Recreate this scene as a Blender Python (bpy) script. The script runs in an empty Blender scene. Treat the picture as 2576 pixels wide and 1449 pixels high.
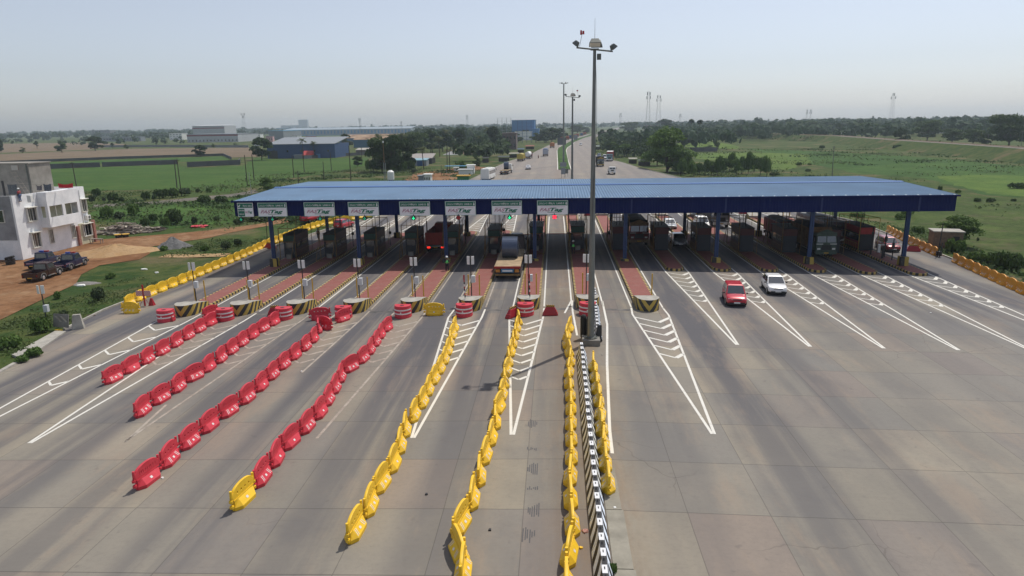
import bpy, bmesh, math, random
import numpy as np
from mathutils import Vector, Matrix
random.seed(7); rng=np.random.default_rng(7)
rad=math.radians
SC=bpy.context.scene; COL=SC.collection
# ---------------------------------------------------------------- camera, sky, sun, exposure
FPX,PITCH,ROLL,YAW,CH=1695.0,rad(13.66),rad(.895),rad(3.74),15.0
FW=Vector((-math.sin(YAW)*math.cos(PITCH),math.cos(YAW)*math.cos(PITCH),-math.sin(PITCH)))
_r=Vector((math.cos(YAW),math.sin(YAW),0)); _u=_r.cross(FW)
RT=_r*math.cos(ROLL)-_u*math.sin(ROLL); UP=_u*math.cos(ROLL)+_r*math.sin(ROLL)
cd=bpy.data.cameras.new('camera'); cam=bpy.data.objects.new('camera',cd); COL.objects.link(cam)
cd.sensor_width=36; cd.lens=36*FPX/2576; cd.clip_start=.5; cd.clip_end=20000
cam.matrix_world=Matrix(((RT.x,UP.x,-FW.x,0),(RT.y,UP.y,-FW.y,0),(RT.z,UP.z,-FW.z,CH),(0,0,0,1)))
SC.camera=cam
SUN_EL=rad(62.5); SUND=Vector((.634,.773,0)).normalized()*math.cos(SUN_EL)+Vector((0,0,math.sin(SUN_EL)))
W=bpy.data.worlds.new('World'); SC.world=W; W.use_nodes=True
nt=W.node_tree; bg=nt.nodes['Background']
sky=nt.nodes.new('ShaderNodeTexSky'); sky.sky_type='NISHITA'; sky.sun_disc=False
sky.sun_elevation=SUN_EL; sky.sun_rotation=math.atan2(SUND.x,SUND.y)
sky.air_density=1.0; sky.dust_density=1.0; sky.ozone_density=1.5
hs=nt.nodes.new('ShaderNodeHueSaturation'); hs.inputs['Saturation'].default_value=.45
nt.links.new(sky.outputs[0],hs.inputs['Color']); tn=nt.nodes.new('ShaderNodeMix'); tn.data_type='RGBA'; tn.blend_type='MULTIPLY'; tn.inputs[0].default_value=1; tn.inputs[7].default_value=(.96,.985,1.06,1); nt.links.new(hs.outputs[0],tn.inputs[6]); nt.links.new(tn.outputs[2],bg.inputs[0]); bg.inputs[1].default_value=.118
sl=bpy.data.lights.new('sun','SUN'); sl.energy=3.4; sl.angle=rad(.5); sl.color=(1,.94,.84)
so=bpy.data.objects.new('sun',sl); COL.objects.link(so); so.rotation_euler=SUND.to_track_quat('Z','Y').to_euler()
vs=SC.view_settings; vs.view_transform='Standard'; vs.look='None'; vs.exposure=0; vs.gamma=1
try: SC.cycles.volume_bounces=1; SC.cycles.max_bounces=5; SC.cycles.diffuse_bounces=2; SC.cycles.volume_max_steps=64
except Exception: pass
# ---------------------------------------------------------------- ground shape and photo-to-world
def smooth(a,b,x):
    t=min(1,max(0,(x-a)/(b-a))); return t*t*(3-2*t)
LB=[(-200,-30.5),(0,-33),(30,-36.5),(42,-37.6),(50,-40.2),(57,-41),(70,-40),(86,-39),(105,-36),(116,-32.5),(150,-27.5),(200,-24.5),(285,-19.5),(343,-12.5),(408,-9.5),(490,-5),(565,3),(700,16),(830,30),(940,43),(1060,58),(1300,90),(2600,250)]
RB=[(-200,60),(0,58),(30,52),(59,44.5),(75,45.5),(95,47),(110,48),(130,44),(160,38),(194,36),(234,29.5),(275,26.3),(314,20),(370,20.5),(552,29.5),(700,40),(830,52),(940,62),(1060,76),(1300,108),(2600,268)]
def ip(T,y):
    if y<=T[0][0]: return T[0][1]
    for (a,b),(c,d) in zip(T,T[1:]):
        if y<=c: return b+(d-b)*(y-a)/(c-a)
    return T[-1][1]
CR=[(-200,1.5),(250,1.5),(400,4),(500,9),(590,15),(700,26),(830,41),(940,51),(1060,66),(1300,98),(2600,259)]
def road_z(x,y):
    k=1-.6*smooth(150,260,y)
    return -.02*k*min(abs(x-ip(CR,y)),46)
def G(x,y):
    l,r=ip(LB,y),ip(RB,y); z=road_z(min(max(x,l),r),y)
    if x<l: return z+(-1.15-z)*smooth(.3,7,l-x)
    if x>r: return z+(-1.9-z)*smooth(.3,8,x-r)
    return z
def ray(px,py): return FW*FPX+RT*(px-1288)+UP*(724.5-py)
def at(px,py,dz=0):
    d=ray(px,py); z=-.5
    for _ in range(12):
        t=(z-CH)/d.z if d.z<-1e-6 else 1; t=min(t,6000/FPX) if t>0 else 6000/FPX
        z=.5*z+.5*(G(d.x*t,d.y*t)+dz)
    t=(z-CH)/d.z; return Vector((d.x*t,d.y*t,z))
ORG={'a':(0,723.2),'b':(644,723.2),'c':(1288,723.2),'d':(1932,723.2),'e':(251.6,1086.8),'f':(832.7,1086.8),'g':(1288,1086.8),'z1':(0,276.7),'z2':(644,276.7),'z3':(1288,276.7),'z4':(1932,276.7),'z5':(0,566),'z6':(644,503.1),'z7':(1288,503.1),'z8':(1932,503.1),'p':(1320.7,31.4)}
def ov(r,x,y): o=ORG[r]; return o[0]+.25*x,o[1]+.25*y
def A(r,x,y,dz=0): return at(*ov(r,x,y),dz)
def onY(px,py,Y): d=ray(px,py); t=Y/d.y; return Vector((d.x*t,Y,CH+d.z*t))
def onX(px,py,X): d=ray(px,py); t=X/d.x; return Vector((X,d.y*t,CH+d.z*t))
def hgt(P,py):    # height of the point straight above P seen at screen y
    def sy(z): d=Vector((P.x,P.y,z-CH)); return 724.5-FPX*d.dot(UP)/d.dot(FW)
    a,b=P.z,P.z+150
    for _ in range(40):
        m=(a+b)/2
        if sy(m)>py: a=m
        else: b=m
    return a-P.z
def ppm(P):       # photo pixels per metre at P
    return FPX/Vector((P.x,P.y,P.z-CH)).dot(FW)
# ---------------------------------------------------------------- materials
MC={}
def M(name,col,rough=.7,met=0,var=.12,sc=3,bump=0,spec=None,emit=0,col2=None,fine=.5,trans=0,coat=0):
    if name in MC: return MC[name]
    m=bpy.data.materials.new(name); m.use_nodes=True; n=m.node_tree; b=n.nodes['Principled BSDF']
    tc=n.nodes.new('ShaderNodeTexCoord'); nz=n.nodes.new('ShaderNodeTexNoise'); nz.inputs['Scale'].default_value=sc; nz.inputs['Detail'].default_value=6; nz.inputs['Roughness'].default_value=.65
    n.links.new(tc.outputs['Object'],nz.inputs['Vector'])
    rp=n.nodes.new('ShaderNodeValToRGB'); rp.color_ramp.elements[0].position=.3; rp.color_ramp.elements[1].position=.7
    c1=[max(0,c*(1-var)) for c in col]; c2=list(col2) if col2 else [min(1,c*(1+var)) for c in col]
    rp.color_ramp.elements[0].color=(*c1,1); rp.color_ramp.elements[1].color=(*c2,1)
    n.links.new(nz.outputs[0],rp.inputs[0]); n.links.new(rp.outputs[0],b.inputs['Base Color'])
    b.inputs['Roughness'].default_value=rough; b.inputs['Metallic'].default_value=met
    if spec is not None: b.inputs['Specular IOR Level'].default_value=spec
    if coat: b.inputs['Coat Weight'].default_value=coat; b.inputs['Coat Roughness'].default_value=.08
    if trans: b.inputs['Subsurface Weight'].default_value=0
    if emit: b.inputs['Emission Color'].default_value=(*col,1); b.inputs['Emission Strength'].default_value=emit
    if bump:
        bp=n.nodes.new('ShaderNodeBump'); bp.inputs['Strength'].default_value=bump; bp.inputs['Distance'].default_value=.05
        n2=n.nodes.new('ShaderNodeTexNoise'); n2.inputs['Scale'].default_value=sc*6; n2.inputs['Detail'].default_value=4
        n.links.new(tc.outputs['Object'],n2.inputs['Vector']); n.links.new(n2.outputs[0],bp.inputs['Height']); n.links.new(bp.outputs[0],b.inputs['Normal'])
    MC[name]=m; return m
def mth(n,op,a,b=None,c=None):
    x=n.nodes.new('ShaderNodeMath'); x.operation=op
    for i,v in enumerate((a,b,c)):
        if v is None: continue
        if isinstance(v,(int,float)): x.inputs[i].default_value=v
        else: n.links.new(v,x.inputs[i])
    return x.outputs[0]
def mixc(n,f,a,b):
    x=n.nodes.new('ShaderNodeMix'); x.data_type='RGBA'
    if isinstance(f,(int,float)): x.inputs[0].default_value=f
    else: n.links.new(f,x.inputs[0])
    for i,v in ((6,a),(7,b)):
        if isinstance(v,tuple): x.inputs[i].default_value=(*v,1) if len(v)==3 else v
        else: n.links.new(v,x.inputs[i])
    return x.outputs[2]
def noise(n,vec,sc,det=4,ro=.6):
    x=n.nodes.new('ShaderNodeTexNoise'); x.inputs['Scale'].default_value=sc; x.inputs['Detail'].default_value=det; x.inputs['Roughness'].default_value=ro
    n.links.new(vec,x.inputs['Vector']); return x.outputs[0]
def ramp(n,v,a,b):   # smooth map a..b to 0..1
    x=n.nodes.new('ShaderNodeMapRange'); x.interpolation_type='SMOOTHSTEP'; x.inputs[1].default_value=a; x.inputs[2].default_value=b; n.links.new(v,x.inputs[0]); return x.outputs[0]
def mapped(n,vec,s):
    x=n.nodes.new('ShaderNodeMapping'); x.inputs['Scale'].default_value=s; n.links.new(vec,x.inputs[0]); return x.outputs[0]
def stripes(name,ca,cb,per,slant=0,sym=False,rough=.7,wear=.35,duty=.5):   # painted stripes laid out by the surface's own uv (metres)
    if name in MC: return MC[name]
    m=bpy.data.materials.new(name); m.use_nodes=True; n=m.node_tree; b=n.nodes['Principled BSDF']
    tc=n.nodes.new('ShaderNodeTexCoord'); s=n.nodes.new('ShaderNodeSeparateXYZ'); n.links.new(tc.outputs['UV'],s.inputs[0])
    u,v=s.outputs[0],s.outputs[1]
    if sym: u=mth(n,'ABSOLUTE',u)
    w=mth(n,'FRACT',mth(n,'ADD',mth(n,'DIVIDE',u,per),mth(n,'MULTIPLY',v,slant/per)))
    f=mth(n,'LESS_THAN',w,duty)
    nz=noise(n,tc.outputs['Object'],5,6); wr=ramp(n,nz,.55,.8)
    c=mixc(n,f,ca,cb); c=mixc(n,mth(n,'MULTIPLY',wr,wear),c,(.3,.27,.22))
    n.links.new(c,b.inputs['Base Color']); b.inputs['Roughness'].default_value=rough
    MC[name]=m; return m
YEL=(.62,.33,.03); 
m_conc=M('concrete',(.36,.34,.3),.9,var=.25,sc=1.5,bump=.3)
m_dirtconc=M('grey_concrete',(.2,.19,.17),.9,var=.3,sc=1,bump=.3)
m_steel=M('painted_steel',(.14,.15,.14),.5,.3)
m_galv=M('galvanised_steel',(.33,.35,.35),.45,.6)
m_black=M('black_paint',(.02,.02,.022),.5)
m_rubber=M('rubber',(.018,.018,.018),.85)
m_white=M('white_paint',(.75,.75,.72),.5,var=.06)
m_glass=M('dark_glass',(.03,.036,.042),.08,var=0,spec=1.0,coat=1)
m_chrome=M('chrome',(.6,.6,.6),.2,1)
m_canblue=M('roof_blue',(.085,.165,.275),.5,.1,var=.16,sc=.25)
m_fasblue=M('fascia_blue',(.006,.014,.085),.8,0,var=.1,sc=.3,spec=.15)
m_colblue=M('column_blue',(.02,.05,.14),.45,.1,var=.15)
m_ylpaint=M('yellow_paint',(.55,.32,.03),.6,var=.2)
m_red=M('barrier_red',(.6,.024,.045),.5,var=.16,sc=1.3,col2=(.66,.05,.075))
m_dred=M('dark_red_plastic',(.36,.015,.025),.45,var=.12,sc=2)
m_yellow=M('barrier_yellow',(.84,.52,.02),.5,var=.16,sc=1.3)
m_orange=M('barrier_orange',(.72,.3,.01),.45,var=.12,sc=2)
m_refl=M('reflective_tape',(.75,.7,.68),.35,var=.1)
m_tail=M('tail_light',(.9,.02,.01),.3,emit=2.5,var=0)
m_hl=M('headlight_glass',(.75,.75,.72),.12,var=.05)
# ---------------------------------------------------------------- mesh helpers
class MB:
    def __init__(s): s.v=[]; s.f=[]; s.m=[]; s.uv={}
    def poly(s,pts,m=0,uv=None):
        i=len(s.v); s.v+=[tuple(p) for p in pts]; s.f.append(tuple(range(i,i+len(pts)))); s.m.append(m)
        if uv: s.uv[len(s.f)-1]=uv
    def faces(s,vs,fs,m=0):
        i=len(s.v); s.v+=[tuple(p) for p in vs]
        for f in fs: s.f.append(tuple(i+k for k in f)); s.m.append(m)
    def box(s,c,d,rz=0,m=0,tap=(1,1),rx=0):
        x,y,z=d[0]/2,d[1]/2,d[2]/2; ca,sa=math.cos(rz),math.sin(rz); V=[]
        for k in (-1,1):
            t=(1,1) if k<0 else tap
            for a,b in ((-1,-1),(1,-1),(1,1),(-1,1)):
                X,Y,Z=a*x*t[0],b*y*t[1],k*z
                if rx: Y,Z=Y*math.cos(rx)-Z*math.sin(rx),Y*math.sin(rx)+Z*math.cos(rx)
                V.append((c[0]+X*ca-Y*sa,c[1]+X*sa+Y*ca,c[2]+Z))
        s.faces(V,[(3,2,1,0),(4,5,6,7),(0,1,5,4),(1,2,6,5),(2,3,7,6),(3,0,4,7)],m); return s
    def bb(s,x0,x1,y0,y1,z0,z1,m=0): return s.box(((x0+x1)/2,(y0+y1)/2,(z0+z1)/2),(x1-x0,y1-y0,z1-z0),0,m)
    def cyl(s,p0,p1,r0,r1=None,n=8,m=0):
        r1=r0 if r1 is None else r1; p0,p1=Vector(p0),Vector(p1); d=(p1-p0).normalized()
        a=d.cross(Vector((0,0,1))) if abs(d.z)<.9 else d.cross(Vector((1,0,0))); a.normalize(); b=d.cross(a); V=[]
        for p,r in ((p0,r0),(p1,r1)):
            for i in range(n): t=2*math.pi*i/n; V.append(p+a*(r*math.cos(t))+b*(r*math.sin(t)))
        s.faces(V,[(i,(i+1)%n,n+(i+1)%n,n+i) for i in range(n)]+[tuple(range(n-1,-1,-1)),tuple(range(n,2*n))],m); return s
    def bar(s,p0,p1,w,m=0): return s.cyl(p0,p1,w*.7,w*.7,4,m)
    def tube(s,P,r,n=6,m=0):
        for a,b in zip(P,P[1:]): s.cyl(a,b,r,r,n,m)
        return s
    def loft(s,rings,m=0,cap=True):
        n=len(rings[0]); V=[p for r in rings for p in r]; F=[]
        for k in range(len(rings)-1):
            for i in range(n): j=(i+1)%n; F.append((k*n+i,k*n+j,(k+1)*n+j,(k+1)*n+i))
        if cap: F+=[tuple(range(n-1,-1,-1)),tuple((len(rings)-1)*n+i for i in range(n))]
        s.faces(V,F,m); return s
    def prism(s,P,z0,z1,m=0,P2=None):
        P2=P2 or P; return s.loft([[(x,y,z0) for x,y in P],[(x,y,z1) for x,y in P2]],m)
    def exx(s,P,x0,x1,m=0):  # polygon in (y,z) extruded along x
        return s.loft([[(x0,y,z) for y,z in P],[(x1,y,z) for y,z in P]],m)
    def mesh(s,name,mats):
        me=bpy.data.meshes.new(name); me.from_pydata(s.v,[],s.f)
        for k in (mats if isinstance(mats,(list,tuple)) else [mats]): me.materials.append(k)
        if len(me.materials)>1: me.polygons.foreach_set('material_index',s.m)
        if s.uv:
            ul=me.uv_layers.new(name='uv')
            for fi,uv in s.uv.items():
                p=me.polygons[fi]
                for li,c in zip(p.loop_indices,uv): ul.data[li].uv=c
        return me
    def build(s,name,mats,parent=None,loc=None,smooth=False,bevel=0,norm=True):
        me=s.mesh(name,mats)
        if norm:
            bm=bmesh.new(); bm.from_mesh(me); bmesh.ops.recalc_face_normals(bm,faces=bm.faces); bm.to_mesh(me); bm.free()
        return link(name,me,parent,loc,smooth,bevel)
def link(name,me,parent=None,loc=None,smooth=False,bevel=0):
    o=bpy.data.objects.new(name,me); COL.objects.link(o)
    if parent: o.parent=parent
    if loc is not None: o.location=loc
    if smooth and me:
        me.polygons.foreach_set('use_smooth',[True]*len(me.polygons))
    if bevel:
        b=o.modifiers.new('b','BEVEL'); b.width=bevel; b.segments=2; b.limit_method='ANGLE'; b.angle_limit=rad(35)
    return o
def tag(o,label,cat,group=None):
    o['label']=label; o['category']=cat
    if group: o['group']=group
    return o
def thing(name,label,cat,loc=(0,0,0),rz=0,group=None):
    o=bpy.data.objects.new(name,None); COL.objects.link(o); o.empty_display_size=.2; o.location=loc; o.rotation_euler=(0,0,rz)
    return tag(o,label,cat,group)
def struct(o): o['kind']='structure'; return o
def dup(root,loc,rz,label,group=None,sc=None):
    def cp(o,par):
        c=o.copy(); COL.objects.link(c)
        if par: c.parent=par
        for ch in KIDS.get(o.name,[]) or list(o.children): cp(ch,c)
        return c
    r=cp(root,None); r.location=loc; r.rotation_euler=(0,0,rz); r['label']=label
    if group: r['group']=group
    if sc is not None: r.scale=(sc,sc,sc) if isinstance(sc,(int,float)) else sc
    return r
KIDS={}
def put(root,loc,rz,label,group=None,sc=None):
    if not root.get('used'):
        root['used']=1; root.location=loc; root.rotation_euler=(0,0,rz); root['label']=label
        if group: root['group']=group
        if sc is not None: root.scale=(sc,sc,sc) if isinstance(sc,(int,float)) else sc
        return root
    r=dup(root,loc,rz,label,group,sc if sc is not None else 1.0); return r
def finish_used():
    for o in bpy.data.objects:
        if 'used' in o: del o['used']
def npmesh(name,V,F,mats,mi=None,smooth=False):   # V (n,3), F (m,4)
    me=bpy.data.meshes.new(name); V=np.asarray(V,np.float32); F=np.asarray(F,np.int32); k=F.shape[1]
    me.vertices.add(len(V)); me.vertices.foreach_set('co',V.ravel()); me.loops.add(F.size); me.loops.foreach_set('vertex_index',F.ravel())
    me.polygons.add(len(F)); me.polygons.foreach_set('loop_start',np.arange(0,F.size,k,dtype=np.int32))
    for x in (mats if isinstance(mats,(list,tuple)) else [mats]): me.materials.append(x)
    if mi is not None: me.polygons.foreach_set('material_index',np.asarray(mi,np.int32))
    me.update(calc_edges=True); me.validate(); return me
ORD=['first','second','third','fourth','fifth','sixth','seventh','eighth','ninth','tenth','eleventh','twelfth','thirteenth','fourteenth','fifteenth','sixteenth','seventeenth','eighteenth','nineteenth','twentieth']
def ordn(i):
    if i<20: return ORD[i]
    i+=1; t={2:'twenty',3:'thirty',4:'forty',5:'fifty'}[i//10]
    return (t[:-1]+'ieth') if i%10==0 else t+'-'+ORD[i%10-1]
# ================================================================ GROUND, ROAD, FIELDS
def newmat(name):
    m=bpy.data.materials.new(name); m.use_nodes=True; n=m.node_tree; b=n.nodes['Principled BSDF']; tc=n.nodes.new('ShaderNodeTexCoord'); return m,n,b,tc.outputs['Object']
def m_ground():
    m,n,b,o=newmat('scrub_ground')
    a=noise(n,o,.02,8,.65); c=noise(n,o,.35,6,.7); d=noise(n,o,4,4,.7); e=noise(n,mapped(n,o,(1,1,1)),.08,5,.6)
    g=mixc(n,ramp(n,a,.35,.62),(.035,.07,.018),(.062,.1,.024)); g=mixc(n,ramp(n,c,.42,.62),g,(.1,.118,.035))
    g=mixc(n,mth(n,'MULTIPLY',ramp(n,e,.5,.66),.8),g,(.2,.145,.085)); g=mixc(n,mth(n,'MULTIPLY',d,.5),g,(.02,.04,.012))
    n.links.new(g,b.inputs['Base Color']); b.inputs['Roughness'].default_value=.95; b.inputs['Specular IOR Level'].default_value=.1
    bp=n.nodes.new('ShaderNodeBump'); bp.inputs['Strength'].default_value=.8; bp.inputs['Distance'].default_value=.3; n.links.new(noise(n,o,1.5,6,.7),bp.inputs['Height']); n.links.new(bp.outputs[0],b.inputs['Normal'])
    return m
def m_field(name,c1,c2,c3=None,sx=(1,1,1),sc=.06,rows=0,f3=.5,mott=.55):
    m,n,b,o=newmat(name)
    a=noise(n,mapped(n,o,sx),sc,7,.65); c=noise(n,o,1.2,5,.7)
    g=mixc(n,ramp(n,a,.35,.65),c1,c2); g=mixc(n,mth(n,'MULTIPLY',ramp(n,c,.4,.7),.55),g,tuple(x*.55 for x in c1)); g=mixc(n,mth(n,'MULTIPLY',ramp(n,noise(n,mapped(n,o,sx),sc*4.5,6,.75),.5,.66),mott),g,tuple(x*.5 for x in c1)); g=mixc(n,mth(n,'MULTIPLY',ramp(n,noise(n,mapped(n,o,sx),sc*2,7,.75),.53,.68),mott*.7),g,tuple(min(1,x*1.25) for x in c2))
    if c3: g=mixc(n,mth(n,'MULTIPLY',ramp(n,noise(n,o,sc*2.7,6,.7),.5,.68),f3),g,c3)
    n.links.new(g,b.inputs['Base Color']); b.inputs['Roughness'].default_value=.95; b.inputs['Specular IOR Level'].default_value=.1
    bp=n.nodes.new('ShaderNodeBump'); bp.inputs['Strength'].default_value=.5; bp.inputs['Distance'].default_value=.15; n.links.new(noise(n,o,3,5,.7),bp.inputs['Height']); n.links.new(bp.outputs[0],b.inputs['Normal'])
    return m
def m_road():
    m,n,b,o=newmat('road_concrete')
    s=n.nodes.new('ShaderNodeSeparateXYZ'); n.links.new(o,s.inputs[0]); x,y=s.outputs[0],s.outputs[1]
    wob=noise(n,mapped(n,o,(.3,.3,1)),.5,3); xs=mth(n,'ADD',x,mth(n,'MULTIPLY',mth(n,'SUBTRACT',wob,.5),.06)); ys=mth(n,'ADD',y,mth(n,'MULTIPLY',mth(n,'SUBTRACT',wob,.5),.1))
    # fan of slabs: longitudinal joints spread slightly towards the camera on the right half
    u=mth(n,'DIVIDE',mth(n,'ADD',xs,4.5),3.25); v=mth(n,'DIVIDE',mth(n,'SUBTRACT',ys,20.05),4.17)
    du=mth(n,'ABSOLUTE',mth(n,'SUBTRACT',mth(n,'FRACT',mth(n,'ADD',u,.5)),.5)); dv=mth(n,'ABSOLUTE',mth(n,'SUBTRACT',mth(n,'FRACT',mth(n,'ADD',v,.5)),.5))
    joint=mth(n,'MAXIMUM',mth(n,'MULTIPLY',mth(n,'LESS_THAN',du,.0055),.75),mth(n,'LESS_THAN',dv,.0045))
    cv=n.nodes.new('ShaderNodeCombineXYZ'); n.links.new(mth(n,'FLOOR',u),cv.inputs[0]); n.links.new(mth(n,'FLOOR',v),cv.inputs[1])
    wn=n.nodes.new('ShaderNodeTexWhiteNoise'); wn.noise_dimensions='2D'; n.links.new(cv.outputs[0],wn.inputs['Vector'])
    sep=n.nodes.new('ShaderNodeSeparateXYZ'); n.links.new(wn.outputs['Color'],sep.inputs[0])
    col=mixc(n,ramp(n,noise(n,o,.09,5,.6),.35,.65),(.31,.27,.205),(.235,.21,.165))
    col=mixc(n,mth(n,'MULTIPLY',sep.outputs[0],.6),col,(.16,.16,.162)); col=mixc(n,mth(n,'MULTIPLY',ramp(n,sep.outputs[1],.5,1),.45),col,(.27,.2,.165))
    col=mixc(n,mth(n,'MULTIPLY',ramp(n,x,6,40),.6),col,(.175,.172,.17)); col=mixc(n,mth(n,'MULTIPLY',ramp(n,noise(n,o,.16,5,.65),.5,.7),.4),col,(.14,.13,.125)); col=mixc(n,mth(n,'MULTIPLY',ramp(n,noise(n,mapped(n,o,(1,.5,1)),.11,4,.6),.56,.72),.5),col,(.37,.33,.25))
    # rubber bands worn along each lane
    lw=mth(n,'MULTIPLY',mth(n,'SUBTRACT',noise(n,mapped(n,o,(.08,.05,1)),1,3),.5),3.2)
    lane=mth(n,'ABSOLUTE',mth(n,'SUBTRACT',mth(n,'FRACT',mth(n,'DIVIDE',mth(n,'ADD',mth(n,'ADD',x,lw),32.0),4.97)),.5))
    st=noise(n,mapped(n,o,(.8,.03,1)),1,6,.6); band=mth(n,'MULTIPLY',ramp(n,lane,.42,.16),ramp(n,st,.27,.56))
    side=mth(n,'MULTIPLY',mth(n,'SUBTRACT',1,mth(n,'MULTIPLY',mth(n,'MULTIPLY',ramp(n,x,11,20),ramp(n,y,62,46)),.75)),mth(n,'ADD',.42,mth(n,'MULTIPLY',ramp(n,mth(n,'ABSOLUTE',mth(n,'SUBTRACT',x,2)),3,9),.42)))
    nearf=mth(n,'ADD',.5,mth(n,'MULTIPLY',mth(n,'MULTIPLY',ramp(n,y,14,50),ramp(n,y,150,118)),.75))  # rubber band boosted over the toll zone, partly to deepen the canopy shade
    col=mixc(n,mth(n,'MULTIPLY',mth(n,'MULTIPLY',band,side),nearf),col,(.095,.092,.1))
    # dust, spots
    fine=noise(n,o,5,8,.75); col=mixc(n,mth(n,'MULTIPLY',ramp(n,fine,.42,.75),.28),col,(.14,.12,.105)); col=mixc(n,mth(n,'MULTIPLY',ramp(n,noise(n,mapped(n,o,(1,.25,1)),.5,6,.7),.5,.72),.35),col,(.33,.25,.18))
    sp=noise(n,o,1.7,3,.5); col=mixc(n,mth(n,'MULTIPLY',ramp(n,sp,.66,.78),.35),col,(.1,.09,.085))
    col=mixc(n,mth(n,'MULTIPLY',ramp(n,noise(n,mapped(n,o,(1.5,9,1)),1,6,.75),.45,.8),.14),col,(.1,.09,.08))
    dvd=mth(n,'ABSOLUTE',mth(n,'SUBTRACT',x,1.6)); col=mixc(n,mth(n,'MULTIPLY',mth(n,'MULTIPLY',ramp(n,dvd,2.6,.6),ramp(n,noise(n,mapped(n,o,(2,.5,1)),.8,6,.75),.3,.65)),.5),col,(.2,.135,.085))
    # crazing
    vo=n.nodes.new('ShaderNodeTexVoronoi'); vo.feature='DISTANCE_TO_EDGE'; vo.inputs['Scale'].default_value=.16; wv=n.nodes.new('ShaderNodeVectorMath'); wv.operation='ADD'
    nn=n.nodes.new('ShaderNodeTexNoise'); nn.inputs['Scale'].default_value=.7; n.links.new(o,nn.inputs['Vector']); n.links.new(o,wv.inputs[0]); n.links.new(nn.outputs['Color'],wv.inputs[1]); n.links.new(wv.outputs[0],vo.inputs['Vector'])
    crack=mth(n,'MULTIPLY',mth(n,'LESS_THAN',vo.outputs['Distance'],.003),ramp(n,noise(n,o,.05,2),.53,.6)); col=mixc(n,mth(n,'MULTIPLY',crack,.35),col,(.07,.06,.05))
    # the road gets plain far away and dusty at its borders
    col=mixc(n,mth(n,'MULTIPLY',ramp(n,y,130,260),.55),col,(.25,.22,.2))
    col=mixc(n,mth(n,'MULTIPLY',joint,.62),col,(.055,.05,.045))
    n.links.new(col,b.inputs['Base Color']); b.inputs['Roughness'].default_value=.82; b.inputs['Specular IOR Level'].default_value=.3
    bp=n.nodes.new('ShaderNodeBump'); bp.inputs['Strength'].default_value=.25; bp.inputs['Distance'].default_value=.02; n.links.new(noise(n,o,14,5,.7),bp.inputs['Height']); n.links.new(bp.outputs[0],b.inputs['Normal'])
    return m
# one ground sheet out to the horizon
xs=sorted(set([-9000,-6000,-3500,-2200,-1400,-900,-600,-420,-300,-220,-160,-130,-110,-100]+list(np.arange(-92,-20,2))+list(np.arange(-20,26,6))+list(np.arange(26,74,2))+[78,84,92,105,125,150,190,240,300,400,560,800,1200,1800,2600,4000,6500,9500]+list(np.arange(80,280,12))))
ys=sorted(set([-300,-120,-60,-30]+list(np.arange(-10,150,4))+list(np.arange(150,400,8))+list(np.arange(400,1060,20))+[1100,1200,1300,1500,1800,2200,2600,3500,5000,7500,12000]))
V=[];F=[]
def under(x,y): return G(x,y)-(.12 if ip(LB,y)-.2<x<ip(RB,y)+.2 else 0)
for y in ys:
    for x in xs: V.append((x,y,under(x,y)))
nx=len(xs)
for j in range(len(ys)-1):
    for i in range(nx-1): a=j*nx+i; F.append((a,a+1,a+nx+1,a+nx))
struct(link('ground',npmesh('ground',V,F,m_ground(),smooth=True)))
# road sheet
V=[];F=[];ry=[-60,-20]+list(np.arange(-8,150,4))+list(np.arange(150,600,10))+list(np.arange(600,1400,25))+[1500,1800,2600]
for y in ry:
    l,r,c=ip(LB,y),ip(RB,y),ip(CR,y)
    row=[l+(c-l)*t for t in (0,.25,.5,.75,1)]+[c+(r-c)*t for t in (.25,.5,.75,1)]
    for x in row: V.append((x,y,road_z(x,y)))
for j in range(len(ry)-1):
    for i in range(8): a=j*9+i; F.append((a,a+1,a+10,a+9))
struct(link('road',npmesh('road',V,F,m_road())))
def patch(name,px,mat,h=.03,jit=.15,base=None):
    P=[]
    for p in px: q=A(*p) if isinstance(p[0],str) else Vector((p[0],p[1],0)); P.append((q.x,q.y))
    R=[]
    for i in range(len(P)):
        a,b=P[i],P[(i+1)%len(P)]; L=math.dist(a,b); n=max(1,min(40,int(L/4)))
        for k in range(n):
            t=k/n; s=min(L*.03,jit*math.sqrt(L),.6); R.append((a[0]+(b[0]-a[0])*t+random.gauss(0,s)*(k>0),a[1]+(b[1]-a[1])*t+random.gauss(0,s)*(k>0)))
    bm=bmesh.new(); vs=[bm.verts.new((x,y,0)) for x,y in R]; f=bm.faces.new(vs); bmesh.ops.triangulate(bm,faces=[f])
    for v in bm.verts: v.co.z=(G(v.co.x,v.co.y) if base is None else base)+h
    bmesh.ops.recalc_face_normals(bm,faces=bm.faces)
    if sum(f.normal.z for f in bm.faces)<0: bmesh.ops.reverse_faces(bm,faces=bm.faces)
    me=bpy.data.meshes.new(name); bm.to_mesh(me); bm.free(); me.materials.append(mat); return struct(link(name,me))
f_paddy=m_field('paddy',(.045,.095,.02),(.066,.122,.026),(.1,.12,.035),sx=(.25,1,1),f3=.4,mott=.25)
f_brown=m_field('ploughed_field',(.17,.125,.085),(.21,.16,.11),(.12,.13,.06),sx=(.3,1,1),f3=.35)
f_dirt=m_field('red_dirt',(.2,.095,.045),(.27,.15,.078),(.33,.22,.13),sc=.1,f3=.6)
f_sand=m_field('sand',(.38,.25,.13),(.45,.31,.17),(.28,.18,.1),sc=.5)
f_green=m_field('lush_green',(.045,.095,.022),(.07,.13,.028),(.03,.07,.022),sc=.05,sx=(.5,1,1),mott=.75)
f_grass=m_field('rough_grass',(.05,.08,.02),(.078,.11,.028),(.115,.09,.055),sc=.08,f3=.55,mott=.6)
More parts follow.
